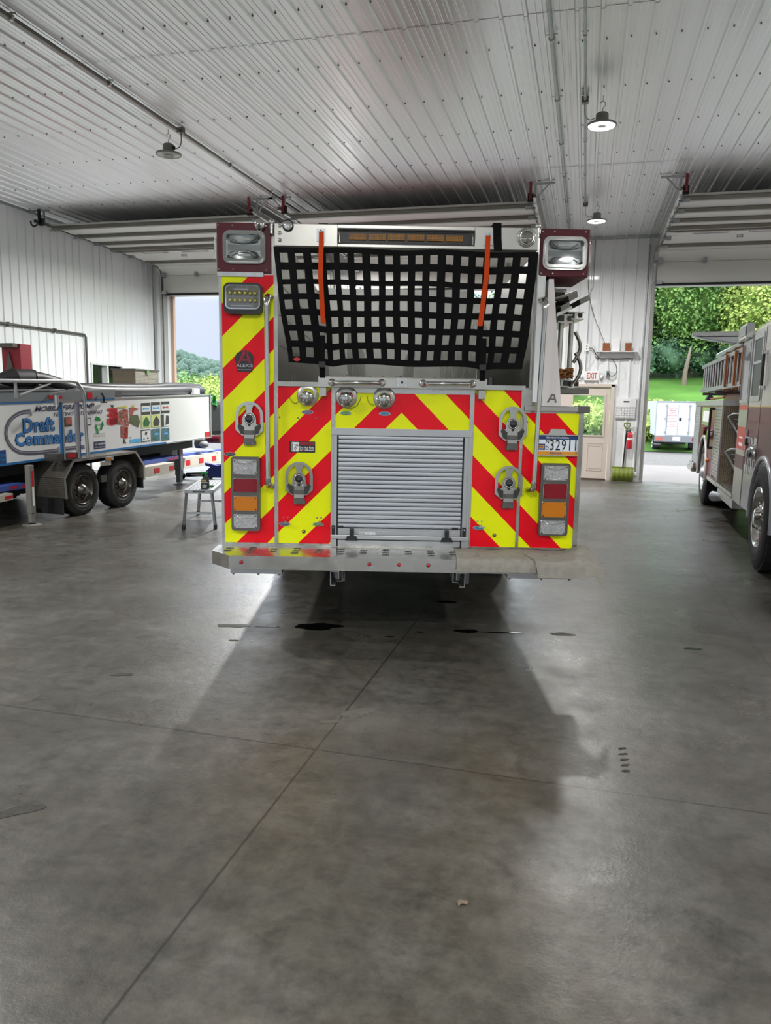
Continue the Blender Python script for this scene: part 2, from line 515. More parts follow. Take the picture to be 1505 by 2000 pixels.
mat('wall_metal', 'e3e6e7', 0.42, 0.0, noise=0.03, nscale=0.7, coat=0.15)
mat('ceiling_metal', 'eceeef', 0.34, 0.5, noise=0.05, nscale=1.5, stretch=(3, 0.15, 1), rvar=0.06)
mat('trim_white', 'c6c8c6', 0.5)
mat('fastener', '70736f', 0.5, 0.5)
fl = MB('floor'); fl.box(XL - 0.2, XR + 0.2, YB - 0.2, YF + 0.15, -0.2, 0.0)
structure(fl.build('floor'), 'smooth grey concrete floor with saw cut joints and drips')

# ribbed steel ceiling: nine inch ribs running to the doors
def rib_profile(u0, u1, pitch=0.2286, h=0.020):
    pts = [(u0, 0)]
    n = int((u1 - u0) / pitch)
    for k in range(n + 1):
        c = u0 + 0.05 + k * pitch
        if c + 0.03 > u1: break
        pts += [(c - 0.026, 0), (c - 0.012, h), (c + 0.012, h), (c + 0.026, 0)]
        for q in (0.085, 0.145):
            if c + q + 0.012 < u1: pts += [(c + q - 0.012, 0), (c + q - 0.006, 0.004), (c + q + 0.006, 0.004), (c + q + 0.012, 0)]
    pts.append((u1, 0)); return pts
prof = rib_profile(XL, XR)
cl = MB('ceiling_metal')
laps = [YB, -6.4, -1.75, 2.9, 7.52, 12.15, YF]
for i in range(len(laps) - 1):
    a, b = laps[i], laps[i + 1] + (0.06 if i < len(laps) - 2 else 0)
    n = len(prof)
    vs = [(x, a, ZC - h - 0.0015) for x, h in prof] + [(x, b, ZC - h + 0.0015) for x, h in prof]
    cl.add(vs, [(k, k + n, k + n + 1, k + 1) for k in range(n - 1)])
cl.box(XL - 0.2, XR + 0.2, YB - 0.2, YF + 0.2, ZC + 0.03, ZC + 0.15)
ceil = structure(cl.build('ceiling'), 'white ribbed steel ceiling sheets with exposed screws')
sc = MB('fastener')
y = 3.5
while y < YF:
    for k in range(86):
        x = XL + 0.05 + k * 0.2286 + 0.045
        if x < XR: sc.box(x - .007, x + .007, y - .007, y + .007, ZC - 0.012, ZC - 0.0)
    y += 1.16
stuff(sc.build('screw', ceil))

def ribbed_wall(name, fixed, axis, u0, u1, holes, inward, z1=ZC, label=None):
    """wall of vertical ribs; axis 'x' = runs along x at y=fixed; inward = sign of room side"""
    mb = MB('wall_metal')
    cuts = sorted({u0, u1} | {h[0] for h in holes} | {h[1] for h in holes})
    def seg(a, b, za, zb):
        pr = [(a, 0)]; k = math.ceil((a - u0 - 0.05) / 0.2286)
        while True:
            c = u0 + 0.05 + k * 0.2286
            if c + 0.03 > b: break
            if c - 0.03 > a: pr += [(c - 0.03, 0), (c - 0.013, 0.02), (c + 0.013, 0.02), (c + 0.03, 0)]
            k += 1
        pr.append((b, 0)); n = len(pr)
        if axis == 'x':
            vs = [(u, fixed + inward * h, za) for u, h in pr] + [(u, fixed + inward * h, zb) for u, h in pr]
            mb.add(vs, [(j, j + 1, j + 1 + n, j + n) for j in range(n - 1)], False, inward > 0)
            mb.box(a, b, fixed - inward * 0.02, fixed - inward * 0.18, za, zb)
        else:
            vs = [(fixed + inward * h, u, za) for u, h in pr] + [(fixed + inward * h, u, zb) for u, h in pr]
            mb.add(vs, [(j, j + 1, j + 1 + n, j + n) for j in range(n - 1)], False, inward < 0)
            mb.box(fixed - inward * 0.02, fixed - inward * 0.18, a, b, za, zb)
    for a, b in zip(cuts, cuts[1:]):
        hs = [h for h in holes if h[0] <= a and b <= h[1]]
        if not hs: seg(a, b, 0, z1)
        else:
            h = hs[0]
            if h[2] > 0: seg(a, b, 0, h[2])
            if h[3] < z1: seg(a, b, h[3], z1)
    return structure(mb.build(name), label)
ribbed_wall('wall_front', YF, 'x', XL, XR, [(a, b, 0, ZO) for a, b in OPEN] + [(MAN[0], MAN[1], 0, MAN[2])], -1, label='white ribbed steel wall with the three truck doors')
WIN = (14.62, 15.72, 1.3, 2.33)
ribbed_wall('wall_left', XL, 'y', YB, YF, [WIN, (8.6, 9.8, 1.3, 2.33), (2.0, 3.2, 1.3, 2.33)], 1, label='white ribbed steel side wall beyond the pump trailer')
ribbed_wall('wall_right', XR, 'y', YB, YF, [], -1)
ribbed_wall('wall_back', YB, 'x', XL, XR, [(-10.0, -5.9, 0, 4.1), (-5.2, -1.0, 0, 4.1), (1.4, 5.4, 0, 4.1)], 1)

# trims: jamb posts, base angle, ceiling angle
t = MB('trim_white')
for a, b in OPEN:
    for x, s in ((a, -1), (b, 1)):
        t.box(x - (0.02 if s > 0 else 0.09), x + (0.09 if s > 0 else 0.02), YF - 0.035, YF + 0.22, 0, ZO)
    t.box(a - 0.05, b + 0.05, YF - 0.03, YF + 0.22, ZO - 0.02, ZO + 0.1)
structure(t.build('trim_1', bevel=0.004), 'white metal jambs and headers around the truck doors')
t = MB('galv')
t.box(XL, XR, YF - 0.03, YF - 0.0, ZC - 0.06, ZC - 0.005); t.box(XL, XL + 0.045, YB, YF, ZC - 0.06, ZC - 0.005)
structure(t.build('trim_2'), 'metal angle where walls meet the ceiling')
t = MB('trim_white')
t.box(MAN[1], OPEN[2][0] - 0.09, YF - 0.03, YF, 0, 0.1); t.box(XL, XL + 0.03, YB, YF, 0, 0.1)
structure(t.build('baseboard_front'), 'low metal base angle along the walls')
# wooden stop visible at the left door jamb
t = MB('trim_white'); mat('jamb_tan', 'b79a86', 0.6)
t.use('jamb_tan').box(OPEN[0][0] + 0.02, OPEN[0][0] + 0.10, YF + 0.1, YF + 0.2, 0, ZO)
structure(t.build('trim_3'), 'tan stop board on the left truck door jamb')

# side windows
def window(name, y0, y1, z0, z1):
    w = MB('trim_white')
    for (a, b, c, d) in ((y0 - .04, y1 + .04, z0 - .04, z0), (y0 - .04, y1 + .04, z1, z1 + .04), (y0 - .04, y0, z0, z1), (y1, y1 + .04, z0, z1), ((y0 + y1) / 2 - .025, (y0 + y1) / 2 + .025, z0, z1)):
        w.box(XL - 0.16, XL + 0.03, a, b, c, d)
    o = structure(w.build(name), 'white framed sliding window in the left wall')
    g = MB('window_glass'); g.box(XL - 0.1, XL - 0.094, y0, y1, z0, z1); g.build('glass', o)
window('window_1', *WIN); window('window_2', 8.6, 9.8, 1.3, 2.33); window('window_3', 2.0, 3.2, 1.3, 2.33)

# ---------------- raised sectional doors
mat('door_panel', 'cfcfca', 0.45); mat('strut_metal', '77736c', 0.4, 0.7, noise=0.1)
mat('hook_red', '7c1826', 0.4)
def sect_door(name, x0, x1, label, kink=0.0):
    root = structure(empty(name, ((x0 + x1) / 2, YF - 0.1, 0)), label)
    cx, cy = (x0 + x1) / 2, YF - 0.1
    X0, X1 = x0 - cx + 0.02, x1 - cx - 0.02
    # the section line from its bottom edge over the curve to the horizontal run (y, z)
    line = [(17.0, 4.17), (17.0, 4.60), (16.72, 4.78), (16.2, 4.80), (15.55, 4.815), (14.95, 4.83), (14.3, 4.845), (13.65, 4.86), (12.98, 4.875)]
    for i in range(len(line) - 1):
        (ya, za), (yb, zb) = line[i], line[i + 1]
        d = Vector((0, yb - ya, zb - za)).normalized(); n = Vector((0, -d.z, d.y))
        if n.z < 0 or (i == 0): n = Vector((0, -d.z, d.y))
        A = Vector((0, ya - cy, za)) + d * 0.004; B = Vector((0, yb - cy, zb)) - d * 0.004
        # room side faces down and to the camera; thickness grows away from the room
        up = Vector((0, 1, 0)) if i == 0 else Vector((0, 0.0, 1)) if i > 1 else Vector((0, .55, .83))
        mb = MB('door_panel')
        q = [A, B, B + up * 0.045, A + up * 0.045]
        P = [Vector((X0, 0, 0)) + v for v in q]; Q = [Vector((X1, 0, 0)) + v for v in q]
        mb.add(P + Q, [(0, 1, 2, 3), (7, 6, 5, 4), (0, 4, 5, 1), (1, 5, 6, 2), (2, 6, 7, 3), (3, 7, 4, 0)])
        sec = mb.build('panel', root)
        if i == 4:   # glazed inserts of the window section
            for k in range(4):
                xa = X0 + 0.45 + k * (X1 - X0 - 0.4) / 4; xb = xa + 0.62
                fr = MB('alum')
                for (a, b, c, e) in ((xa, xb, .12, .16), (xa, xb, .42, .46), (xa, xa + .04, .12, .46), (xb - .04, xb, .12, .46)):
                    p0 = A + d * c; p1 = A + d * e
                    fr.add([(a, p0.y, p0.z - .012), (b, p0.y, p0.z - .012), (b, p1.y, p1.z - .012), (a, p1.y, p1.z - .012), (a, p0.y, p0.z + .002), (b, p0.y, p0.z + .002), (b, p1.y, p1.z + .002), (a, p1.y, p1.z + .002)], [(0, 1, 2, 3), (0, 4, 5, 1), (1, 5, 6, 2), (2, 6, 7, 3), (3, 7, 4, 0)])
                fr.build('window_frame', sec)
    def strut(y, z, w=0.075, h=0.05):
        mb = MB('strut_metal')
        yy = y - cy
        pr = [(yy - w, z + 0.006), (yy - w * .6, z + 0.006), (yy - w * .45, z - h), (yy + w * .45, z - h), (yy + w * .6, z + 0.006), (yy + w, z + 0.006), (yy + w, z - 0.0), (yy + w * .7, z), (yy + w * .5, z - h - .004), (yy - w * .5, z - h - .004), (yy - w * .7, z), (yy - w, z)]
        mb.prism(pr, 'x', X0, X1); mb.build('strut', root)
    for y, z in ((13.03, 4.872), (13.72, 4.858), (14.36, 4.843), (14.88, 4.83), (15.05, 4.826), (16.25, 4.80)):
        strut(y, z)
    # hinges along the section joints
    for j in (3, 4, 5, 6, 7):
        for k in range(3):
            x = X0 + (X1 - X0) * (k + 0.9 + 0.05 * j % 0.3) / 3.6
            h = MB('galv'); yy = line[j][0] - cy + (0.12 if j != 3 else 0.05); z = line[j][1]
            h.box(x - .05, x + .05, yy - .04, yy + .04, z - .006, z)
            h.box(x - .05, x - .042, yy - .03, yy + .03, z - .045, z); h.box(x + .042, x + .05, yy - .03, yy + .03, z - .045, z)
            h.cyl((x - .055, yy, z - .035), (x + .055, yy, z - .035), .008, seg=8)
            h.build('hinge', root)
    for k in range(3):
        x = X0 + (X1 - X0) * (k + .7) / 3.3
        h = MB('galv'); h.box(x - .03, x + .03, 16.9 - cy, 16.99 - cy, 4.55, 4.66); h.cyl((x - .03, 16.93 - cy, 4.6), (x + .03, 16.93 - cy, 4.6), .012, seg=8)
        h.build('hinge', root)
    s = MB('rubber'); s.box(X0, X1, 16.97 - cy, 17.07 - cy, 4.13, 4.17); s.build('bottom_seal', root)
    # spring shaft and tracks
    for x, sg in ((X0, -1), (X1, 1)):
        tr = MB('bright_steel')
        w = x + sg * 0.06
        path = [(16.97, 0.05), (16.97, 4.5)] + [(16.97 - 0.32 * (1 - math.cos(R(a))), 4.5 + 0.32 * math.sin(R(a))) for a in range(15, 91, 15)] + [(12.6, 4.90)]
        for (ya, za), (yb, zb) in zip(path, path[1:]):
            d = Vector((0, yb - ya, zb - za)).normalized(); n = Vector((0, -d.z, d.y))
            a = Vector((0, ya - cy, za)); b = Vector((0, yb - cy, zb))
            for q0, q1 in ((-.03, -.026), (.026, .03)):
                tr.add([(w - .025, *(a + n * q0).yz), (w + .025, *(a + n * q0).yz), (w + .025, *(b + n * q0).yz), (w - .025, *(b + n * q0).yz),
                        (w - .025, *(a + n * q1).yz), (w + .025, *(a + n * q1).yz), (w + .025, *(b + n * q1).yz), (w - .025, *(b + n * q1).yz)],
                       [(3, 2, 1, 0), (4, 5, 6, 7), (0, 1, 5, 4), (1, 2, 6, 5), (2, 3, 7, 6), (3, 0, 4, 7)])
            wx = w + sg * .025
            tr.add([(wx, *(a - n * .03).yz), (wx, *(b - n * .03).yz), (wx, *(b + n * .03).yz), (wx, *(a + n * .03).yz), (wx + sg * .003, *(a - n * .03).yz), (wx + sg * .003, *(b - n * .03).yz), (wx + sg * .003, *(b + n * .03).yz), (wx + sg * .003, *(a + n * .03).yz)], [(0, 1, 2, 3), (7, 6, 5, 4)])
        tr.build('track', root)
        # slotted hanger angle from the ceiling and its brace
        hg = MB('galv'); y = 12.85 - cy
        hg.box(w - .30 if sg < 0 else w - .12, w + .12 if sg < 0 else w + .30, y - .02, y + .02, ZC - .05, ZC - .022)
        hg.box(w - .015, w + .015, y - .015, y + .015, 4.9, ZC - .02)
        hg.tube([(w + sg * .22, y, ZC - .04), (w + sg * .02, y, 4.93)], .012, 6)
        hg.build('hanger_bracket', root)
        hk = MB('hook_red' if not (sg < 0 and x0 < -9) else 'black_plastic')
        wx = w - sg * .06
        hk.box(wx - .02, wx + .02, 12.62 - cy, 12.66 - cy, 4.86, 5.12)
        hk.use('rubber').box(wx - .045, wx + .045, 12.66 - cy, 12.72 - cy, 4.83, 4.96)
        if sg < 0 and x0 < -9: hk.tube([(wx, 12.6 - cy, 4.9), (wx - .03, 12.6 - cy, 4.82), (wx - .1, 12.6 - cy, 4.80), (wx - .15, 12.6 - cy, 4.84), (wx - .16, 12.6 - cy, 4.9)], .016, 8)
        hk.build('stop_bumper', root)
        for (yr, zr) in ((13.03, 4.86), (13.7, 4.85), (14.35, 4.84), (15.0, 4.83), (15.6, 4.82), (16.25, 4.80), (16.9, 4.62), (16.94, 4.22)):
            rl = MB('galv')
            rl.box(min(x, x - sg * .1), max(x, x - sg * .1), yr - cy - .045, yr - cy + .045, zr - .07, zr + .0)
            rl.cyl((x - sg * .02, yr - cy, zr - .045), (x + sg * .06, yr - cy, zr - .045), .022, seg=10)
            rl.build('roller', root)
    return root
sect_door('door_1', *OPEN[0], 'raised white sectional door over the left opening')
sect_door('door_2', *OPEN[1], 'raised white sectional door above the striped fire truck')
sect_door('door_3', *OPEN[2], 'raised white sectional door over the right opening')

# ---------------- walk-through door
mat('door_cream', 'cfc3ba', 0.45); mat('door_dark', '4a3a30', 0.6)
d = MB('door_cream')
y = YF - 0.02
fr = structure(empty('door_4', ((MAN[0] + MAN[1]) / 2, YF, 0)), 'cream steel walk-through door with half glass below the exit sign')
cx = fr.location.x
X = lambda x: x - cx
mb = MB('door_cream')
mb.box(X(MAN[0] - .03), X(MAN[0] + .05), -.05, .12, 0, MAN[2] + .03); mb.box(X(MAN[1] - .05), X(MAN[1] + .03), -.05, .12, 0, MAN[2] + .03)
mb.box(X(MAN[0] - .03), X(MAN[1] + .03), -.05, .12, MAN[2] - .02, MAN[2] + .04); mb.build('door_frame', fr, 0.004)
mb = MB('door_cream')
a, b = MAN[0] + .055, MAN[1] - .06
ga, gb, gz0, gz1 = -0.26, 0.40, 0.985, 1.85
mb.box(X(a), X(b), 0.0, .045, .03, gz0); mb.box(X(a), X(b), 0.0, .045, gz1, MAN[2] - .03)
mb.box(X(a), X(ga), 0.0, .045, gz0, gz1); mb.box(X(gb), X(b), 0.0, .045, gz0, gz1)
for px0, px1 in ((-0.30, 0.0), (0.1, 0.42)):
    for (q, r_, s_, u_) in ((px0, px1, .2, .212), (px0, px1, .80, .812), (px0, px0 + .012, .2, .812), (px1 - .012, px1, .2, .812), (px0 + .04, px1 - .04, .25, .26), (px0 + .04, px1 - .04, .75, .76)):
        mb.box(X(q), X(r_), -.006, .0, s_, u_)
for q in ((ga - .03, gb + .03, gz0 - .03, gz0), (ga - .03, gb + .03, gz1, gz1 + .03), (ga - .03, ga, gz0, gz1), (gb, gb + .03, gz0, gz1)):
    mb.box(X(q[0]), X(q[1]), -.012, .0, q[2], q[3])
lf = mb.build('door_leaf', fr)
mb = MB('window_glass'); mb.box(X(ga), X(gb), .02, .026, gz0, gz1); mb.build('glass', lf)
mb = MB('door_dark'); mb.box(X(a), X(b), -.01, .05, .0, .035); mb.build('threshold', fr)

# ================================================================== OUTSIDE
g = MB('concrete_out'); g.box(-14, 14, YF + .14, 22.4, -0.25, -0.01)
structure(g.build('floor_apron'), 'pale concrete apron outside the right truck door')
random.seed(4)
def terr(x, y):   # lie of the land outside
    z = -0.03 - 0.45 * min(max((y - 22) / 14, 0), 1)
    if y > 37:
        k = (y - 37)
        side = min(max((x + 8) / 10, 0), 1)
        z += side * (0.127 * k + 0.0006 * k * k) + (1 - side) * 0.0
    return z
g = MB('gravel')
g.grid(lambda u, v: (-60 + 90 * u, 22.3 + 14.7 * v, terr(-60 + 90 * u, 22.3 + 14.7 * v)), 30, 10)
structure(g.build('ground_gravel'), 'grey gravel yard beyond the concrete apron')
g = MB('lawn')
g.grid(lambda u, v: (-90 + 170 * u, 36.9 + 70 * v, terr(-90 + 170 * u, 36.9 + 70 * v) + 0.05 * math.sin(37 * u + 19 * v)), 60, 40)
g.box(-400, 400, -200, 900, -3.2, -3.0)
structure(g.build('ground_lawn'), 'sloping green lawn below the trees')
# sky lit ground behind the building is the same gravel
g = MB('gravel'); g.box(-25, 25, -45, YB - .2, -0.3, -0.02)
structure(g.build('ground_back'))

# foliage materials
def leaf(name, c1, c2):
    m = bpy.data.materials.new(name); m.use_nodes = True; t = m.node_tree; b = t.nodes['Principled BSDF']
    tcn = t.nodes.new('ShaderNodeTexCoord')
    n = t.nodes.new('ShaderNodeTexNoise'); n.inputs['Scale'].default_value = 1.1; n.inputs['Detail'].default_value = 4
    t.links.new(tcn.outputs['Object'], n.inputs['Vector'])
    r = t.nodes.new('ShaderNodeValToRGB'); r.color_ramp.elements[0].position = .35; r.color_ramp.elements[1].position = .65
    r.color_ramp.elements[0].color = lin(c1); r.color_ramp.elements[1].color = lin(c2)
    t.links.new(n.outputs['Fac'], r.inputs[0]); t.links.new(r.outputs[0], b.inputs['Base Color'])
    b.inputs['Roughness'].default_value = .7; b.inputs['Specular IOR Level'].default_value = .2
    t.links.new(r.outputs[0], b.inputs['Subsurface Radius']) if False else None
    MAT[name] = m
leaf('leaf_mid', '587b46', '82a157'); leaf('leaf_light', '80994f', 'adba66'); leaf('leaf_blue', '527867', '769a80'); leaf('leaf_dark', '3f5d46', '5c795c')
leaf('hill_green', '36493f', '50685a')  # muted teal: distance haze put into the hill's base colour

def crown(mb, w, h, low, n, size, rnd):
    """leafy crown: tufts of leaf blades set over an egg shaped body"""
    cz, rz = h * (.5 + low / 2), h * (.5 - low / 2)
    npf = max(14, int(14 + n / 110)); puffs = []
    for i in range(npf):
        zz = 1 - 2 * (i + .5) / npf; th = i * 2.39996 + rnd.uniform(-.3, .3); rr = math.sqrt(max(0, 1 - zz * zz))
        k = rnd.uniform(.68, .92); puffs.append((Vector((w * rr * math.cos(th) * k, w * rr * math.sin(th) * k, cz + rz * zz * k)), rnd.uniform(.20, .34) * w))
    for i in range(n):
        c, pr = puffs[i % npf]
        dv = Vector((rnd.gauss(0, 1), rnd.gauss(0, 1), rnd.gauss(.35, 1))).normalized()
        P = c + dv * pr * rnd.uniform(.75, 1.1)
        if P.z < .03: P.z = .03 + rnd.uniform(0, .1)
        a = (dv + Vector((rnd.uniform(-.6, .6), rnd.uniform(-.6, .6), rnd.uniform(0, .8)))).normalized()
        x = a.orthogonal().normalized(); x.rotate(Matrix.Rotation(rnd.uniform(0, 6.28), 3, a)); y_ = a.cross(x); z_ = size * rnd.uniform(.6, 1.4)
        mb.add([P - x * z_, P - y_ * z_ * .6 + a * z_ * .25, P + x * z_, P + y_ * z_ * .6 + a * z_ * .25], [(0, 1, 2, 3)])
def tree(name, x, y, h, w, leafm, n, size, label, cat, seed, trunk=True, group=None, low=0.15):
    rnd = random.Random(seed)
    z = terr(x, y)
    root = empty(name, (x, y, z)); tag(root, label, cat, group)
    mb = MB(leafm); crown(mb, w, h, low, n, size, rnd); mb.build('foliage', root)
    def fn(u, v):
        th = 2 * math.pi * u; ph = math.pi * v
        k = .74 * (1 + .10 * math.sin(3 * th + seed) * math.sin(2 * ph) + .07 * math.sin(7 * th + 2 * seed) * math.sin(5 * ph) + .05 * math.sin(13 * th + 3 * v * 9))
        return (w * k * math.sin(ph) * math.cos(th), w * k * math.sin(ph) * math.sin(th), h * (.5 + low / 2) - h * (.5 - low / 2) * k * math.cos(ph))
    cb = MB(leafm); cb.grid(fn, 32, 20); cb.build('inner_foliage', root)
    if trunk:
        tb = MB('bark'); tb.tube([(0, 0, -.3), (.05, 0, h * .2), (-.05, .05, h * .5), (0, 0, h * .8)], [w * .06 + .06, w * .05 + .05, .08, .03], 8)
        tb.build('trunk', root)
    return root
TG = 'trees at the top of the lawn'
k = 0
TREES = [(8.5, 69, 14, 4.2, 'leaf_mid', 'broad mid green tree above the box truck'), (14.5, 76, 16, 5, 'leaf_mid', 'tall green tree behind the box truck, right of centre'),
         (13.6, 66, 10.5, 3.6, 'leaf_light', 'yellow green tree right of the bare pale trunk'), (20, 72, 18, 5.5, 'leaf_blue', 'blue green tree above the maroon engine ladders'),
         (24, 66, 15, 5, 'leaf_blue', 'dense blue green tree furthest right over the cab'), (5, 78, 18, 5, 'leaf_dark', 'dark tree at the right opening jamb'),
         (10.5, 82, 22, 6, 'leaf_dark', 'tall dark tree behind the mid green ones'), (17, 84, 24, 6.5, 'leaf_blue', 'tallest blue green tree at the back of the stand'),
         (27, 80, 22, 6, 'leaf_dark', 'dark back row tree hidden behind the engine cab'), (2, 70, 12, 4, 'leaf_mid', 'green tree seen through the walk-through door glass'),
         (-5, 66, 11, 4.5, 'leaf_mid', 'green tree behind the middle door, nearest the walk-through door'), (-13, 70, 13, 5, 'leaf_blue', 'blue green tree straight behind the middle door'), (-21, 68, 10, 4.5, 'leaf_mid', 'green tree behind the middle door, furthest left')]
for (x, y, h, w, lm, lab) in TREES:
    tree('tree', x, y, h, w, lm, 22000, .15, lab, 'tree', 10 + k, group=TG, low=.08); k += 1
# bare pale trunk at the lawn's top edge
tb = MB('bark'); p = at_y(1316, 752, 60.0)
tb.tube([(0, 0, -.4), (.05, 0, 1), (.2, 0, 2.1), (.4, .6, 3.0)], [.2, .17, .13, .06], 8)
o = empty('bare_tree', (7.4, 63.5, terr(7.4, 63.5))); tb.build('trunk', o); tag(o, 'bare pale tree trunk rising at the top of the lawn', 'tree')
# undergrowth on the bank behind the box truck
for i, (x, y, h, w) in enumerate([(2.9, 40, 1.5, 1.0), (3.6, 43, 1.7, 1.2), (1.2, 41, 1.6, 1.2), (5.2, 45, 1.2, 1.2), (0.0, 43, 1.8, 1.4)]):
    tree('bush', x, y, h, w, 'leaf_light', 900, .09, ['leafy bank shrub just left of the white box truck', 'leafy shrub behind the left edge of the box truck', 'leafy shrub seen through the walk-through door glass', 'low leafy shrub behind the box truck doors', 'leafy shrub left in the walk-through door glass'][i], 'shrub', 40 + i, trunk=False, low=0.0)
for i in range(9):   # row of understorey bushes below the trees
    x = 4 + i * 2.6
    tree('bush', x, 67 + (i % 3), 3.4, 2.0, 'leaf_dark', 900, .16, 'dark understorey bush below the trees, %s from the left' % ('first', 'second', 'third', 'fourth', 'fifth', 'sixth', 'seventh', 'eighth', 'ninth')[i], 'shrub', 60 + i, trunk=False, group='dark bushes along the top of the lawn', low=0.0)
# left view: near leafy trees and the far hill
LT = [(-21.5, 42, 2.5, 2.0, 'leaf_light'), (-27, 52, 3.5, 2.6, 'leaf_light'), (-31.5, 55, 3.9, 2.8, 'leaf_mid'), (-23.5, 52, 2.6, 2.4, 'leaf_mid'), (-40, 56, 3.0, 2.4, 'leaf_light'), (-29, 60, 3.4, 3.0, 'leaf_mid')]
LL = ['pale green tree right behind the green tarp', 'tallest pale green tree in the left doorway', 'rounded mid green tree in the left doorway', 'mid green tree hidden mostly by the fire truck', 'pale green tree seen through the left wall window', 'low green bush tree above the trailer end']
for i, (x, y, h, w, lm) in enumerate(LT):
    tree('tree', x, y, h, w, lm, 6000, .10, LL[i], 'tree', 80 + i, low=.05, group='trees outside the left doorway')
def hillz(x):
    return 29 * math.exp(-((x + 286) / 82.0) ** 2) + 10 * math.exp(-((x + 150) / 60.0) ** 2) + 4
hb = MB('hill_green'); rnd = random.Random(3)
def hf(u, v):
    x = -480 + 460 * u; y = 330 + 120 * v
    return (x, y, -3 + hillz(x) * min(1, v * 1.15))
hb.grid(hf, 60, 14)
for i in range(2600):   # tree canopy lumps covering the slope
    u, v = rnd.random(), rnd.random() ** .8
    p = Vector(hf(u, v)); r_ = rnd.uniform(2.0, 4.2)
    hb.sphere(p + Vector((0, 0, r_ * .3)), r_, 6, 4, (1, 1, rnd.uniform(.8, 1.2)))
hill = hb.build('hill'); structure(hill, 'distant wooded hill in the left doorway')
# ================================================================== STRIPED FIRE TRUCK (rear view)
FW = Vector((-math.sin(YAW), math.cos(YAW), 0)); RT = Vector((math.cos(YAW), math.sin(YAW), 0))
D0 = 5.0
truck = empty('fire_truck', FW * D0, YAW)
tag(truck, 'fire truck seen from behind with red and lime chevrons and a black net', 'fire truck')
def TP(px, py, y=0.0):
    p = on_plane(px, py, FW, FW * (D0 + y)); return p.dot(RT), p.z
def TR(x0, y0, x1, y1, y=0.0):      # rectangle on the rear plane from two pixels of its corners
    a = TP(x0, (y0 + y1) / 2, y)[0]; b = TP(x1, (y0 + y1) / 2, y)[0]
    c = TP((x0 + x1) / 2, y1, y)[1]; d = TP((x0 + x1) / 2, y0, y)[1]
    return a, b, c, d                # x0 x1 z0 z1
UL, US1, US2, UR = -1.105, -0.735, 0.905, 1.303     # left edge, left seam, right seam, right edge
ZB, ZL, ZH = 0.668, 1.60, 2.44                      # bottom, top of the low right side, top of the left chevrons

# bodies
mb = MB('steel')
mb.box(UL, US1 - .0, .004, 4.9, ZB, 2.755)            # high left side compartments
mb.box(US2 + .06, UR, .004, 4.9, ZB, ZL)               # low right side compartments
mb.box(US1, US2 + .06, .004, 4.9, ZB, 1.74)            # centre body below the hose bed
mb.box(US2 + .045, US2 + .085, .0, 4.9, 1.6, 2.60)      # right hose bed wall
body = mb.build('body', truck)
mb = MB('dark_steel')
mb.box(-.95, 1.1, 0.1, 9.2, .52, ZB); mb.box(-.35, -.27, 0.0, 9.0, .42, .60); mb.box(.5, .58, 0.0, 9.0, .42, .60)
mb.build('chassis', truck)
mb = MB('maroon')
mb.box(UL, UR, 5.6, 9.2, .55, 2.85); mb.box(UL + .05, UR - .05, 5.7, 9.1, 2.85, 2.98)
mb.use('steel').box(UL + .1, UR - .1, 4.9, 5.6, .6, 1.9)
cab = mb.build('cab', truck, .03)
mb = MB('clear_cover'); mb.box(-.7, .9, 6.0, 6.35, 2.98, 3.06); mb.build('roof_light_bar', truck)
# hose bed lining and dividers
mb = MB('bright_steel')
mb.box(US1, US2 + .045, .02, 4.6, 1.74, 1.752)
mb.box(US1 - .001, US1 + .012, .02, 4.6, 1.74, 2.70)
mb.box(US2 + .03, US2 + .044, .02, 4.6, 1.74, 2.60)
mb.box(US1, US2 + .03, 4.3, 4.33, 1.74, 2.98); mb.box(US1 - .3, US1, 4.28, 4.5, 1.74, 2.9); mb.box(US2 + .03, US2 + .3, 4.28, 4.5, 1.74, 2.9)
for k in range(3): mb.box(US1 + .012, US1 + .016, .05, 4.3, 2.0 + .2 * k, 2.004 + .2 * k)
hb = mb.build('hose_bed', truck)
for u, z1 in ((-.29, 2.20), (.18, 2.1), (.62, 2.26)):
    mb = MB('steel'); mb.box(u, u + .006, .35, 4.1, 1.752, z1); mb.build('divider', hb)
for px in (576, 680, 782, 955):
    u = TP(px, 730, .3)[0]; mb = MB('alum'); mb.lathe([(.03, 0), (.03, .012), (.012, .016), (.009, .07), (0, .075)], (u, .22, 1.752), (0, 0, 1), 10); mb.build('divider_foot', hb)

# chevron panels
def chev(x0, x1, z0, z1, label, name='chevron_panel'):
    mb = MB('chevron'); mb.box(x0, x1, -.003, .004, z0, z1); return mb.build(name, truck, label=label)
chev(UL + .018, US1 - .01, ZB + .012, ZH, 'tall left chevron panel under the scene light')
chev(US1 + .012, TP(646, 900)[0], ZB + .012, 1.735, 'left middle chevron panel with the warning plate')
cx0, cx1 = TP(655, 800)[0], TP(917, 800)[0]
zc0 = TP(785, 840)[1]
chev(cx0, cx1, zc0, 1.70, 'chevron panel with the two pump caps above the roll-up door')
chev(TP(922, 900)[0] + .002, US2 - .02, ZB + .012, 1.735, 'right middle chevron panel with two folding steps')
chev(US2 + .0, UR - .03, ZB + .012, ZL - .012, 'low right chevron panel behind the licence plate')
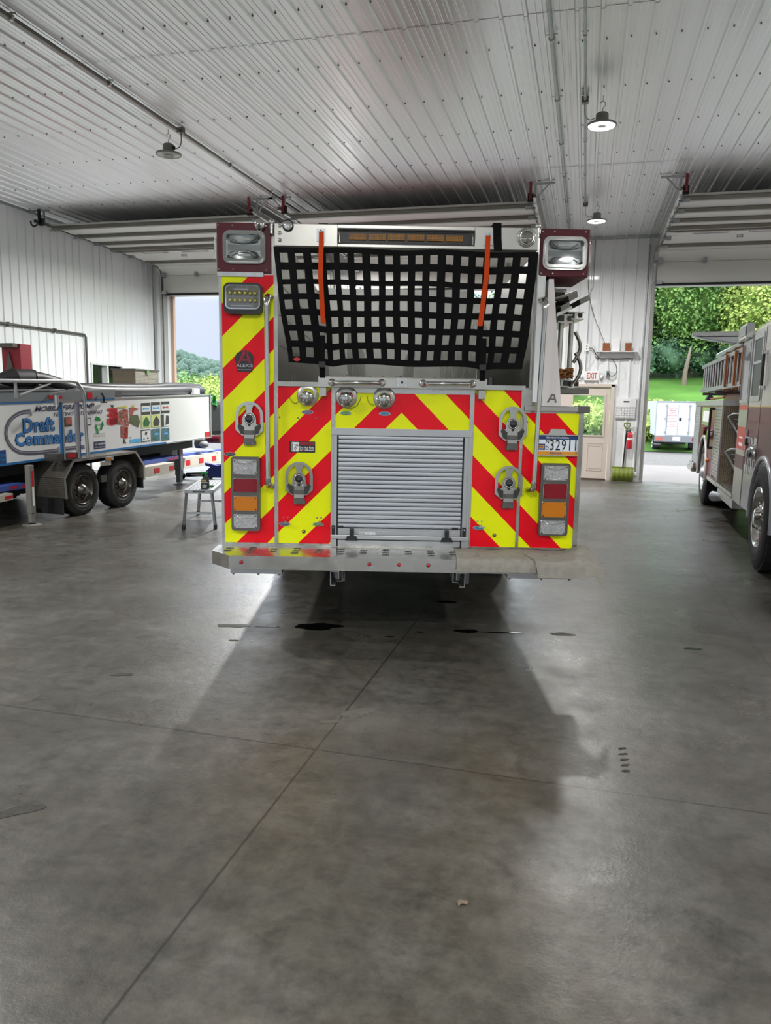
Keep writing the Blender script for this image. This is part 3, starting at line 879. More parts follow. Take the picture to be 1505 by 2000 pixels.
# edge trims
mb = MB('steel')
mb.box(UL, UL + .018, -.006, .01, ZB, 2.46); mb.box(US1 - .014, US1 + .012, -.012, .01, ZB, 2.62)
mb.box(US2 - .022, US2 - .002, -.010, .01, ZB, 1.75); mb.box(UR - .032, UR, -.008, .01, ZB, ZL)
mb.box(UL, UR, -.008, .01, ZB - .01, ZB + .014); mb.box(cx0 - .018, cx0, -.008, .01, zc0, 1.72); mb.box(cx1, cx1 + .018, -.008, .01, zc0, 1.72)
mb.box(US1, US2, -.02, .05, 1.735, 1.765)
mb.box(UL + .0, UR - .04 - .9, 0, .01, 1.76, 1.762)
mb.build('edge_trim', truck)
mb = MB('bright_steel'); mb.box(US2 + .0, UR + .03, -.02, 4.9, ZL, ZL + .035); mb.use('dark_steel').box(UR - .045, UR + .034, -.025, .10, ZL - .006, ZL + .040); mb.build('side_cap', truck, .004)

# red light boxes
def head_light(a, name_label, parent, y0):
    x0, x1, z0, z1 = a
    root = MB('chrome'); root.ring(x0, x1, z0, z1, y0, y0 - .035, .035, .016); root.ring(x0 - .012, x1 + .012, z0 - .012, z1 + .012, y0, y0 - .012, .045, .016)
    o = root.build('flasher', parent, label=name_label)
    mb = MB('reflector'); mb.rrect(x0 + .01, x1 - .01, z0 + .01, z1 - .01, y0 - .0, y0 - .004, .03)
    w, h = x1 - x0, z1 - z0; cxm = (x0 + x1) / 2
    for s in (-1, 1):            # two curved reflector bowls, upper and lower
        zc = (z0 + z1) / 2 + s * h * .27
        def fn(u, v, s=s, zc=zc):
            x = cxm + (u - .5) * w * .72; q = (2 * u - 1)
            return (x, y0 - .006 - .022 * (q * q) * .8 - .004 * v, zc - s * (h * .15) * (1 - 2 * v) * (1 - .55 * q * q))
        mb.grid(fn, 14, 4); mb.tube([(fn(i / 14, 0)[0], fn(i / 14, 0)[1] - .004, fn(i / 14, 0)[2]) for i in range(15)], .0025, 5)
        mb.use('chrome').tube([(cxm + (t_ / 7 - 1) * w * .30, y0 - .026, zc - s * h * (.13 - .17 * (t_ / 7 - 1) ** 2)) for t_ in range(15)], .0035, 5); mb.use('white').box(cxm - w * .2, cxm + w * .2, y0 - .012, y0 - .008, zc - .006, zc + .006); mb.use('reflector')
    for k in range(9): mb.box(x0 + .02, x1 - .02, y0 - .008, y0 - .005, z0 + h * (.40 + .022 * k), z0 + h * (.408 + .022 * k))
    mb.build('reflector', o)
    mb = MB('clear_cover'); mb.rrect(x0 + .012, x1 - .012, z0 + .012, z1 - .012, y0 - .034, y0 - .028, .028); mb.build('lens', o)
    mb = MB('black_plastic')
    for sx in (x0 + .028, x1 - .028):
        for sz in (z0 + .028, z1 - .028): mb.cyl((sx, y0 - .028, sz), (sx, y0 - .038, sz), .0085, seg=8)
    build_each(mb, 'screw', o)
    return o
def red_box(px0, py0, px1, py1, lp, side, label):
    x0, x1, z0, z1 = TR(px0, py0, px1, py1, -.01)
    mb = MB('maroon'); mb.box(x0, x1, -.012, .42, z0, z1)
    o = mb.build('warning_light_box', truck, .004, label)
    a = TR(*lp, -.03)
    head_light(a, 'clear flasher lens in a chrome bezel', o, -.013)
    mb = MB('chrome')
    for sx in (x0 + .012, (x0 + x1) / 2 - .07, x1 - .03):
        for sz in (z0 + .02, z1 - .018): mb.cyl((sx, -.013, sz), (sx, -.016, sz), .005, seg=7)
    build_each(mb, 'rivet', o)
    xs = x0 if side < 0 else x1
    mb = MB('clear_lens'); mb.box(xs, xs + side * .03, .05, .3, z0 + .09, z1 - .07); mb.build('side_lamp', o, .008)
    return o
red_box(423, 435, 529, 533, (438, 453, 514, 511), -1, 'dark red housing with clear flasher, upper left')
red_box(1054, 447, 1150, 541, (1064, 465, 1143, 523), 1, 'dark red housing with clear flasher, upper right')
mb = MB('galv'); x0, x1, z0, z1 = TR(424, 531, 514, 540, -.012); mb.box(x0, x1, -.012, .0, z0, z1); mb.build('housing_sill', truck)

# LED scene light below the left box
x0, x1, z0, z1 = TR(437, 553, 513, 614, -.03)
mb = MB('black_plastic'); mb.rrect(x0, x1, z0, z1, -.003, -.05, .04); o = mb.build('scene_light', truck, .006, 'black framed LED scene light')
mb = MB('chrome'); mb.ring(x0 + .014, x1 - .014, z0 + .03, z1 - .014, -.051, -.058, .03, .008); mb.build('bezel', o)
mb = MB('dark_steel'); mb.rrect(x0 + .02, x1 - .02, z0 + .035, z1 - .02, -.051, -.053, .02); mb.build('reflector', o)
for j in range(2):
    for i in range(6):
        mb = MB('chrome'); c = (x0 + .045 + i * (x1 - x0 - .09) / 5, -.053, z0 + .085 + j * .045)
        mb.lathe([(.015, .008), (.012, .002), (.0065, 0)], c, (0, -1, 0), 12); mb.use('led_yellow').sphere((c[0], c[1] - .004, c[2]), .0075, 8, 5); mb.build('led_cell', o)
mb = MB('alum'); mb.box(x0 + .07, x1 - .09, -.056, -.053, z0 + .150, z0 + .158)
for k in range(3): mb.box(x0 + .09 + k * .03, x0 + .092 + k * .03, -.056, -.053, z0 + .16, z0 + .18)
mb.box(x0 + .05, x1 - .07, -.056, -.053, z0 + .052, z0 + .055); mb.build('fins', o)
mb = MB('clear_cover'); mb.rrect(x0 + .018, x1 - .018, z0 + .033, z1 - .018, -.058, -.062, .024); mb.build('lens', o)

# crossbar over the hose bed with its amber light bar
a0 = TP(536, 434, -.06); a1 = TP(1052, 447, -.06); b0 = TP(535, 480, -.06); b1 = TP(1052, 489, -.06)
XA, XB = a0[0], a1[0]; ZT = (a0[1] + a1[1]) / 2; ZBm = (b0[1] + b1[1]) / 2
x0, x1, z0, z1 = TR(659, 448, 927, 478, -.06)
mb = MB('bright_steel')
mb.box(XA, x0, -.06, .10, ZBm, ZT); mb.box(x1, XB, -.06, .10, ZBm, ZT); mb.box(x0, x1, -.06, .10, ZBm, z0); mb.box(x0, x1, -.06, .10, z1, ZT); mb.box(x0, x1, .0, .10, z0, z1)
cross = mb.build('crossbar', truck, .003, 'brushed steel crossbar holding the amber light bar')
mb = MB('black_plastic'); mb.rrect(x0 + .012, x1 - .012, z0 + .014, z1 - .012, -.001, -.03, .02); mb.ring(x0, x1, z0, z1, -.055, -.062, .015, .006); o = mb.build('traffic_light_bar', cross)
for i in range(6):
    w = (x1 - x0 - .13) / 6; xx = x0 + .065 + i * w
    mb = MB('amber_led'); mb.box(xx + .008, xx + w - .008, -.030, -.042, z0 + .03, z1 - .028)
    mb.use('badge')
    for q in range(1, 11): mb.box(xx + .008 + q * (w - .016) / 11 - .001, xx + .008 + q * (w - .016) / 11 + .001, -.0425, -.0415, z0 + .03, z1 - .028)
    for q in range(1, 4): mb.box(xx + .008, xx + w - .008, -.0425, -.0415, z0 + .03 + q * (z1 - z0 - .058) / 4 - .001, z0 + .03 + q * (z1 - z0 - .058) / 4 + .001)
    mb.build('amber_module', o)
mb = MB('chrome')
for py in (441, 455, 469): u, z = TP(546, py, -.06); mb.lathe([(.013, 0), (.011, .006), (.006, .010), (0, .011)], (u, -.06, z), (0, -1, 0), 12)
build_each(mb, 'acorn_nut', cross)
def round_cap(px, py, r, name, parent, y, mat_='chrome'):
    u, z = TP(px, py, y); mb = MB(mat_); mb.lathe([(r, 0), (r, .006), (r * .86, .010), (r * .84, .006), (r * .62, .006), (r * .60, .016), (0, .018)], (u, y, z), (0, -1, 0), 28)
    for k in range(8): mb.cyl((u + r * .93 * math.cos(k * .785), y - .008, z + r * .93 * math.sin(k * .785)), (u + r * .93 * math.cos(k * .785), y - .012, z + r * .93 * math.sin(k * .785)), r * .06, seg=6)
    mb.use('dark_steel').box(u - r * .5, u + r * .5, y - .024, y - .016, z - r * .12, z + r * .12)
    return mb.build(name, parent)
round_cap(1028, 464, .060, 'round_vent_cap', cross, -.061, 'dull_chrome')
u, z = TP(562, 440, -.07); mb = MB('black_plastic'); mb.lathe([(.036, 0), (.036, .012), (.028, .014)], (u, -.061, z), (0, -1, 0), 20); mb.use('chrome').lathe([(.030, .013), (.022, .018), (0, .020)], (u, -.061, z), (0, -1, 0), 20); mb.build('backup_camera', cross)
u, z = TP(506, 438, -.05); mb = MB('chrome'); mb.lathe([(.010, -.03), (.036, 0), (.036, .03), (.024, .045), (0, .05)], (u, -.013, z), (0, -1, 0), 20); mb.use('ink').box(u - .007, u + .007, -.066, -.05, z - .03, z + .0); mb.build('hinge_cap', truck)
for px in (529, 1052):
    u, z = TP(px, 436 if px < 800 else 444, -.05); mb = MB('chrome'); mb.cyl((u, -.03, z - .06), (u, -.03, z + .01), .014); mb.sphere((u, -.03, z + .012), .02, 10, 8); mb.build('hinge_pin', truck)

# ---------------- cargo net, orange pulls and black straps
C00 = TP(534, 482, -.07); C10 = TP(1051, 494, -.07); C01 = TP(563, 709, -.07); C11 = TP(1020, 721, -.07)
def net_pt(u, v, off=0.0):
    x = (C00[0] * (1 - u) + C10[0] * u) * (1 - v) + (C01[0] * (1 - u) + C11[0] * u) * v
    z = (C00[1] * (1 - u) + C10[1] * u) * (1 - v) + (C01[1] * (1 - u) + C11[1] * u) * v
    pin = math.exp(-((u - .19) / .035) ** 2) + math.exp(-((u - .83) / .035) ** 2)
    z -= .012 * pin * v * v + .004 * math.sin(17 * u + 5 * v)
    z += .018 * math.sin(math.pi * u) * v * (1 - v)
    x += .006 * math.sin(9 * v + 14 * u) * v + .012 * v * (math.exp(-((u - .14) / .05) ** 2) - math.exp(-((u - .88) / .05) ** 2))
    y = -.075 - .035 * math.sin(math.pi * min(v * 1.1, 1)) * (1 - .5 * pin) - .006 * math.sin(22 * u)
    return (x, y - off, z)
mb = MB('webbing')
cols = [545, 575, 606, 635, 662, 691, 722, 751, 781, 810, 839, 870, 900, 929, 957, 986, 1016]
rows = [493, 526, 555, 585, 616, 647, 678]
gaps_u = [((c + (0 if i < 9 else 1) - 534) / 517.0, (c + 15.5 - 534) / 517.0) for i, c in enumerate(cols)]
gaps_v = [((r_ - 482) / 227.0, (r_ + 18.5 - 482) / 227.0) for r_ in rows]
ue = [0.0] + [q for g in gaps_u for q in g] + [1.0]; ve = [0.0] + [q for g in gaps_v for q in g] + [1.0]
for i in range(0, len(ue), 2):
    a, b = ue[i], ue[i + 1]
    mb.grid(lambda u, v: net_pt(a + (b - a) * u, v, .0015 + .0012 * math.sin(v * 45 + i * math.pi / 2)), 2, 40, True, .002)
for j in range(0, len(ve), 2):
    a, b = ve[j], ve[j + 1]
    mb.grid(lambda u, v: net_pt(u, a + (b - a) * v, -.0005 - .0012 * math.sin(u * 100 + j * math.pi / 2)), 90, 2, True, .002)
net = mb.build('cargo_net', truck, label='black webbing net across the hose bed')
mb = MB('sign_red'); u_, z_ = TP(580, 702, -.08); mb.prism([(u_ + .022 * math.cos(k * .5), z_ + .012 * math.sin(k * .5)) for k in range(13)][:-1], 'y', -.098, -.096); mb.build('net_tag', net)
def strap(pts, w, name, material, parent, label=None, y=-.1, th=.004, ys=None):
    P = [TP(px, py, y) for px, py in pts]
    mb = MB(material); n = len(P)
    def fn(u, v):
        k = v * (n - 1); i = min(int(k), n - 2); q = k - i
        x = P[i][0] * (1 - q) + P[i + 1][0] * q; z = P[i][1] * (1 - q) + P[i + 1][1] * q
        yy = y if ys is None else ys[i] * (1 - q) + ys[i + 1] * q
        return (x + (u - .5) * w, yy, z)
    mb.grid(fn, 2, 8 * (n - 1), True, th)
    return mb.build(name, parent, label=label)
o = strap([(626, 449), (626, 540), (631, 632)], .030, 'pull_strap', 'orange_strap', truck, 'orange pull strap at the left of the net', -.12, ys=[-.072, -.13, -.125])
u, z = TP(626, 452, -.075); mb = MB('galv'); mb.box(u - .028, u + .028, -.06, -.068, z - .06, z + .02); mb.lathe([(.010, 0), (.008, .006), (0, .007)], (u, -.074, z), (0, -1, 0), 10); mb.build('buckle', o)
o = strap([(955, 457), (949, 540), (937, 637)], .030, 'pull_strap', 'orange_strap', truck, 'orange pull strap at the right of the net', -.12, ys=[-.072, -.13, -.125])
u, z = TP(955, 459, -.075); mb = MB('galv'); mb.box(u - .028, u + .028, -.06, -.068, z - .06, z + .02); mb.lathe([(.010, 0), (.008, .006), (0, .007)], (u, -.074, z), (0, -1, 0), 10); mb.build('buckle', o)
strap([(971, 437), (971, 465), (971, 492)], .052, 'tie_strap', 'webbing', truck, 'black strap over the crossbar', -.07, ys=[-.065, -.066, -.10])
mb = MB('webbing'); u, z = TP(971, 437, -.06); mb.box(u - .026, u + .026, -.068, .11, z, z + .004); u, z = TP(628, 432, -.06); mb.box(u - .03, u + .03, .05, .11, z, z + .012); build_each(mb, 'strap_loop', truck)
for px, py0, py1 in ((629, 706, 742), (942, 712, 748)):
    o = strap([(px + 1, py0 - 50), (px, py0), (px, py1)], .036, 'tie_down_strap', 'webbing', truck, None, -.09, ys=[-.125, -.11, -.06])
    u, z = TP(px, py0 + 6, -.11); mb = MB('black_plastic'); mb.box(u - .022, u + .022, -.122, -.112, z - .02, z + .02); mb.build('buckle', o, .004)

# ---------------- ledge with two grab handles
x0, x1, z0, z1 = TR(621, 737, 951, 760, -.07)
z0 += .004
mb = MB('bright_steel'); mb.box(x0, x1, -.07, .0, z0, z1 - .004); mb.box(x0, x1, -.07, .02, z1 - .006, z1)
for xx in (x0 + .03, x1 - .03): mb.box(xx - .022, xx + .022, -.055, .0, z0 - .06, z0)
ledge = mb.build('ledge', truck, .003, 'polished ledge under the net with two grab handles')
mb = MB('dark_steel')
for k in range(12): mb.cyl((x0 + .08 + k * .085, -.03, z1), (x0 + .08 + k * .085, -.03, z1 + .005), .009, seg=8)
build_each(mb, 'bolt_head', ledge)
for pa, pb in (((648, 747), (745, 748)), ((826, 749), (922, 750))):
    A = TP(*pa, -.075); B = TP(*pb, -.075)
    mb = MB('dull_chrome'); mb.tube([(A[0] + .01, -.07, A[1]), (A[0] + .012, -.10, A[1]), (A[0] + .035, -.118, A[1]), (B[0] - .035, -.118, B[1]), (B[0] - .012, -.10, B[1]), (B[0] - .01, -.07, B[1])], .0125, 10)
    for q, s in ((A, -1), (B, 1)): mb.lathe([(.026, 0), (.024, .006), (.012, .01)], (q[0] + s * .0, -.07, q[1]), (0, -1, 0), 12)
    mb.build('grab_handle', ledge)
u, z = TP(785, 747, -.08); mb = MB('steel'); mb.box(u - .035, u + .035, -.07, -.078, z - .028, z + .028); mb.use('ink').cyl((u, -.078, z), (u, -.08, z), .008); mb.use('chrome')
for sx in (-.026, .026):
    for sz in (-.02, .02): mb.cyl((u + sx, -.078, z + sz), (u + sx, -.083, z + sz), .005, seg=6)
mb.build('latch_plate', ledge)

# ---------------- vertical grab rails
for (pa, pb, lab) in (((521, 590), (525, 940), 'long chrome grab rail at the left'), ((1063, 596), (1041, 948), 'long chrome grab rail at the right')):
    A = TP(*pa, -.08); B = TP(*pb, -.08)
    sx = .012 if A[0] < 0 else -.03
    mb = MB('dull_chrome')
    if A[0] < 0: ax, bx = A[0], A[0] + .004
    else: ax, bx = A[0], B[0]
    mb.tube([(ax, -.10, A[1]), (bx, -.10, B[1])], .0155, 12)
    o = mb.build('grab_rail', truck, label=lab)
    for (xx, zz, s) in ((ax, A[1], 1), (bx, B[1], -1)):
        m2 = MB('dull_chrome'); e = sx if A[0] < 0 else (-.012 if s > 0 else -.02)
        m2.tube([(xx, -.10, zz - s * .03), (xx, -.10, zz + s * .01), (xx + e * .5, -.07, zz + s * .035), (xx + e, -.02, zz + s * .04), (xx + e, .0, zz + s * .04)], [.019, .022, .02, .018, .022], 10)
        m2.build('stanchion', o)

# ---------------- right side arm cover and its emblem
q = [TP(1071, 545, -.02), TP(1081, 545, -.02), TP(1095, 797, -.02), TP(1056, 797, -.02)]
mb = MB('pearl'); mb.prism([(q[3][0], ZL + .035), (q[2][0] + .0, ZL + .035), (q[1][0], q[1][1]), (q[0][0], q[0][1])], 'y', -.025, .30); arm = mb.build('arm_cover', truck, .004, 'tapered pearl white cover beside the ladders')
u, z = TP(1067, 786, -.026); mb = MB('dark_steel')
mb.prism([(u, z), (u + .012, z), (u + .042, z + .055), (u + .03, z + .055)], 'y', -.0255, -.0275); mb.prism([(u + .04, z + .055), (u + .05, z + .055), (u + .066, z + .0), (u + .056, z)], 'y', -.0255, -.0275); mb.prism([(u + .022, z + .018), (u + .05, z + .018), (u + .048, z + .026), (u + .026, z + .026)], 'y', -.0255, -.0275)
mb.build('emblem', arm)
mb = MB('paint_white'); q2 = [TP(1052, 545, .0), TP(1072, 545, .0), TP(1058, 790, .0), TP(1052, 790, .0)]
mb.box(US2 + .05, US2 + .10, -.012, .3, 1.66, 2.47); mb.build('hose_bed_post', truck)

# ---------------- ladder rack and the ladders
mb = MB('dark_steel')
def bar(mb, a, b, w, h):
    a = Vector(a); b = Vector(b); d = (b - a).normalized(); x = d.cross(Vector((0, 0, 1))); x = x.normalized() * w / 2 if x.length > .01 else Vector((w / 2, 0, 0)); y = x.cross(d).normalized() * h / 2
    mb.hexa([a - x - y, a + x - y, b + x - y, b - x - y, a - x + y, a + x + y, b + x + y, b - x + y]); return mb
for yy in (.35, 2.9):
    bar(mb, (1.10, yy, 2.24), (1.30, yy + .35, 2.42), .05, .05); bar(mb, (1.12, yy, 2.36), (1.36, yy + .30, 2.46), .03, .03); bar(mb, (1.08, yy, 2.18), (1.12, yy + .05, 2.46), .06, .06)
build_each(mb, 'rack_arm', truck, .003)
mb = MB('bright_steel'); mb.box(1.05, 1.25, .45, 4.5, 2.43, 2.455); mb.build('rack_cover', truck)
uA = TP(1100, 690, .35)[0]; uB = TP(1120, 690, .6)[0]
ladA = empty('ladder', FW * (D0 + .35) + RT * uA, YAW); tag(ladA, 'aluminium ladder stored on edge, nearest the pearl white arm cover', 'ladder', )
def ladder(root, u, y0, L, zb, zt, n, t=.05, extra=0):
    for zz, nm in ((zb, 'rail'), (zt, 'rail')):
        mb = MB('steel'); mb.box(u - t, u + t, y0, y0 + L, zz - .028, zz - .020); mb.box(u - t, u + t, y0, y0 + L, zz + .020, zz + .028); mb.box(u - .008, u + .008, y0, y0 + L, zz - .02, zz + .02)
        mb.use('ink').box(u - t * .8, u - .015, y0 - .001, y0 + .003, zz - .016, zz + .016); mb.box(u + .015, u + t * .8, y0 - .001, y0 + .003, zz - .016, zz + .016); mb.build(nm, root)
    for k in range(n):
        mb = MB('steel'); mb.cyl((u, y0 + .12 + k * .35, zb + .02), (u, y0 + .12 + k * .35, zt - .02), .018, seg=10); mb.build('rung', root)
zt0 = TP(1105, 622, .35)[1]; zb0 = TP(1105, 748, .35)[1]
ladder(ladA, 0.0, 0, 3.6, zb0 + .0, zt0, 10)
ladB = empty('ladder', FW * (D0 + .6) + RT * uB, YAW); tag(ladB, 'outer aluminium ladder beside the exit sign, with two dark curved hooks', 'ladder')
ladder(ladB, .0, 0, 3.4, zb0 + .0, zt0 + .05, 9, .06)
for k, (z1_, z2_) in enumerate(((zt0 - .07, zt0 - .29), (zt0 - .22, zb0 + .0))):
    mb = MB('dark_steel'); mb.tube([(-.01 + .045 * math.sin(math.pi * q_ / 8) + (.012 if k else 0), -.04, z1_ + (z2_ - z1_) * q_ / 8) for q_ in range(9)], .013, 8); mb.build('folding_hook', ladB)
ladC = empty('ladder', FW * (D0 + .30) + RT * (uA - .04), YAW); tag(ladC, 'slanted folded ladder end directly under the right red light box', 'ladder')
mb = MB('dark_steel'); za = zt0 + .06
for dx, dz in ((0, 0), (.05, .07), (.13, .05)):
    mb.hexa([(dx, 0, za + dz - .02), (dx + .06, 0, za + dz + .01), (dx + .06, 2.2, za + dz + .01), (dx, 2.2, za + dz - .02), (dx - .01, 0, za + dz + .015), (dx + .05, 0, za + dz + .045), (dx + .05, 2.2, za + dz + .045), (dx - .01, 2.2, za + dz + .015)])
mb.build('rail', ladC)
mb = MB('bright_steel'); mb.hexa([(-.03, -.0, za - .055), (.07, 0, za + .0), (.07, .4, za + .0), (-.03, .4, za - .055), (-.03, 0, za - .03), (.07, 0, za + .02), (.07, .4, za + .02), (-.03, .4, za - .03)]); mb.build('end_cap', ladC)
mb = MB('bark'); mat('rope', '7a4f22', .8, noise=.4, nscale=60)
mb = MB('rope'); rnd = random.Random(2)
path = []
for k in range(90):
    t_ = k * .5; path.append((.06 + .055 * math.cos(t_) + rnd.uniform(-.012, .012), rnd.uniform(-.05, .02), .033 + .028 * math.sin(t_ * 1.1) + rnd.uniform(-.008, .012)))
mb.tube(path, .006, 6); ro = mb.build('halyard_rope'); ro.location = FW * (D0 + .35) + RT * (uA - .05) + Vector((0, 0, zb0 + .03)); ro.rotation_euler = (0, 0, YAW); tag(ro, 'brown coiled ladder rope lying on the lower ladder rails', 'rope')
mb = MB('dark_steel')
for yy in (.38, .65): mb.box(uA - .09, uB + .07, yy, yy + .06, zb0 - .075, zb0 - .032)
build_each(mb, 'ladder_bracket', truck, .003)

# ---------------- roll-up door
x0, x1, z0, z1 = TR(647, 838, 921, 852, -.02)
RX0, RX1 = x0, x1
mb = MB('alum'); mb.box(x0 - .004, x1 + .004, -.022, .02, z0, z1); mb.box(x0, x0 + .038, -.018, .02, ZB, z0); mb.box(x1 - .045, x1, -.018, .02, ZB, z0); mb.box(x0 + .012, x0 + .016, -.022, -.018, ZB, z0); mb.box(x1 - .018, x1 - .014, -.022, -.018, ZB, z0)
rd = mb.build('roll_up_door', truck, .002, 'silver slatted roll-up door')
mb = MB('rubber'); mb.box(x0 + .038, x0 + .048, -.012, .02, ZB, z0); mb.box(x1 - .055, x1 - .045, -.012, .02, ZB, z0); build_each(mb, 'seal', rd)
zs = ZB + .13; nsl = 21; hs = (z0 - zs) / nsl
for k in range(nsl):
    a = zs + k * hs; mb = MB('alum_slat')
    mb.prism([(-.004, a + .002), (-.010, a + .004), (-.0115, a + hs * .5), (-.010, a + hs - .003), (-.004, a + hs - .0015), (.004, a + hs - .0015), (.004, a + .002)], 'x', x0 + .048, x1 - .055)
    mb.build('slat', rd)
mb = MB('ink'); mb.box(x0 + .04, x1 - .05, .004, .008, ZB, z0); mb.build('backing', rd)
mb = MB('alum'); mb.box(x0 + .048, x1 - .055, -.016, .0, ZB + .01, ZB + .045); mb.box(x0 + .048, x1 - .055, -.010, .0, ZB + .05, ZB + .125)
mb.box(x0 + .048, x1 - .055, -.014, 0, ZB + .10, ZB + .108); mb.box(x0 + .048, x1 - .055, -.014, 0, ZB + .117, ZB + .126); mb.build('bottom_rail', rd)
mb = MB('alum'); mb.box(x0 + .002, x1 - .002, -.040, -.026, ZB + .058, ZB + .082); lb = mb.build('lift_bar', rd, .002)
for xx in (TP(687, 1045)[0], TP(871, 1050)[0]):
    mb = MB('black_plastic'); mb.box(xx - .014, xx + .014, -.045, -.012, ZB + .06, ZB + .125); mb.prism([(xx - .043, ZB + .048), (xx + .043, ZB + .048), (xx + .03, ZB + .078), (xx - .03, ZB + .078)], 'y', -.05, -.040); mb.build('handle', lb, .002)
for xx in (x0 + .018, x1 - .030):
    mb = MB('black_plastic'); mb.box(xx - .012, xx + .012, -.03, -.018, ZB + .065, ZB + .145); mb.use('chrome').cyl((xx, -.03, ZB + .13), (xx, -.033, ZB + .13), .005, seg=8); mb.build('catch', rd)
for xx in (x0 + .065, x1 - .09): mb = MB('black_plastic'); mb.box(xx - .02, xx + .02, -.022, -.01, ZB + .128, ZB + .142); mb.build('stop', rd, .002)
xx = TP(701, 1045)[0]; mb = MB('white'); mb.box(xx, xx + .11, -.0112, -.0105, ZB + .072 + .012, ZB + .098 + .002); lbl = mb.build('label', rd)
mb = MB('ink'); put_text(mb, 'ROM', lambda a, b: (xx + .005 + a, -.0118, ZB + .088 + b), .03, .008, .01); put_text(mb, '021', lambda a, b: (xx + .055 + a, -.0118, ZB + .089 + b), .015, .006); put_text(mb, '28', lambda a, b: (xx + .09 + a, -.0118, ZB + .089 + b), .012, .006); mb.build('lettering', lbl)

# ---------------- pump caps with chains
def pump_cap(px, py, r, lab, chain):
    u, z = TP(px, py, -.03)
    mb = MB('bright_steel'); mb.lathe([(r, 0), (r, .006), (r * .96, .010), (r * .6, .010)], (u, -.003, z), (0, -1, 0), 32); o = mb.build('pump_cap', truck, label=lab)
    mb = MB('dull_chrome'); mb.lathe([(r * .52, .0), (r * .55, .03), (r * .62, .045), (r * .62, .075), (r * .55, .082), (0, .084)], (u, -.012, z - .004), (0, -1, -.25), 28)
    for k in range(2): s = (-1, 1)[k]; mb.cyl((u + s * r * .5, -.06, z - .01), (u + s * r * .72, -.06, z - .01), .008, seg=8)
    mb.build('cap', o)
    P = [TP(*c, -.01) for c in chain]
    mb = MB('dark_steel'); pts = [(p[0], -.012, p[1]) for p in P]
    for a, b in zip(pts, pts[1:]):
        a = Vector(a); b = Vector(b); n = max(1, int((b - a).length / .007))
        for q_ in range(n): mb.sphere(a.lerp(b, (q_ + .5) / n), .003, 6, 4)
    mb.build('chain', o)
pump_cap(600, 772, .072, 'domed chrome cap at the left of the ledge', [(564, 768), (566, 778), (571, 786), (578, 788), (583, 783)])
pump_cap(676, 775, .072, 'chrome cap left above the roll-up door', [(673, 796), (684, 799), (697, 792), (703, 781), (705, 773)])
pump_cap(750, 777, .072, 'chrome cap near the middle above the roll-up door', [(717, 773), (718, 783), (724, 790), (732, 791), (738, 786)])

# ---------------- folding steps (one is built, three are copies)
mat('frame_dark', '4a4a46', .35, .8)
def fold_step():
    root = empty('folding_step', (0, 0, 0)); H = .143; W = .092
    mb = MB('dull_chrome')
    arch = [(W * math.cos(R(a)), .02 + W * 1.02 * math.sin(R(a))) for a in range(0, 181, 12)]
    outer = [(W, -.075)] + arch + [(-W, -.075)]
    inner = [(W - .020, -.045)] + [((W - .020) * math.cos(R(a)), .02 + (W - .014) * math.sin(R(a))) for a in range(0, 181, 12)] + [(-(W - .020), -.045)]
    n = len(outer)
    for i in range(n - 1):
        a, b, c, d = outer[i], outer[i + 1], inner[i + 1], inner[i]
        for (ya, yb) in ((-.036, -.022),):
            mb.add([(a[0], yb, a[1]), (b[0], yb, b[1]), (c[0], yb, c[1]), (d[0], yb, d[1]), (a[0], ya, a[1]), (b[0], ya, b[1]), (c[0], ya, c[1]), (d[0], ya, d[1])],
                   [(0, 3, 2, 1), (4, 5, 6, 7), (0, 1, 5, 4), (2, 3, 7, 6)])
    neck = [(-.045, -.045), (-.045, .0), (-.038, .022), (-.018, .045), (-.018, .062), (-.03, .095), (.03, .095), (.018, .062), (.018, .045), (.038, .022), (.045, .0), (.045, -.045)]
    mb.prism(neck, 'y', -.022, -.040)
    mb.prism([(-W, -.075), (-.05, -.11), (.05, -.11), (W, -.075), (W, -.05), (.045, -.035), (-.045, -.035), (-W, -.05)], 'y', -.02, -.034)
    mb.build('tread', root)
    for s in (-1, 1):
        mb = MB('frame_dark'); mb.prism([(s * .036, -.106), (s * .034, -.055), (s * .070, -.030), (s * .078, -.048), (s * .060, -.096)], 'y', -.033, -.0405); mb.build('grip_pad_and_shade', root)  # pads enlarged; their dark tone also paints the shading round the neck
    mb = MB('dull_chrome'); mb.lathe([(.036, 0), (.034, .008), (.026, .012), (.025, .006)], (0, -.040, .0), (0, -1, 0), 20); mb.use('ink').lathe([(.026, .006), (.02, .010), (0, .011)], (0, -.040, .0), (0, -1, 0), 20)
    put_text(mb.use('alum'), 'ziamatic', lambda a, b: (-.014 + a, -.0515, -.003 + b), .028, .006); lt = mb.build('step_light', root)
    mb = MB('bright_steel')
    for sx, sz, r_ in ((-.024, -.042, .008), (.024, -.042, .008)): mb.cyl((sx, -.034, sz), (sx, -.044, sz), r_, seg=10)
    mb.use('ink').cyl((0, -.036, -.040), (0, -.043, -.040), .009, seg=10); mb.build('stud', root)
    mb = MB('dark_steel'); mb.box(-.034, .034, -.038, -.0, -.165, -.075); mb.box(-.022, .022, -.046, -.038, -.100, -.076); mb.use('dark_steel').box(-.04, .04, -.030, -.0, -.172, -.145); mb.use('bright_steel').box(-.032, .032, -.045, -.02, -.128, -.104)
    for sx in (-.026, .026): mb.cyl((sx, -.03, -.160), (sx, -.037, -.160), .008, seg=10)
    mb.build('hinge_bracket', root); 
    return root
st = fold_step()
SP_ = [((487, 818), 'folding step on the tall left panel'), ((584, 935), 'folding step below the warning plate'), ((1001, 828), 'upper folding step on the right panel'), ((993, 943), 'lower folding step on the right panel')]
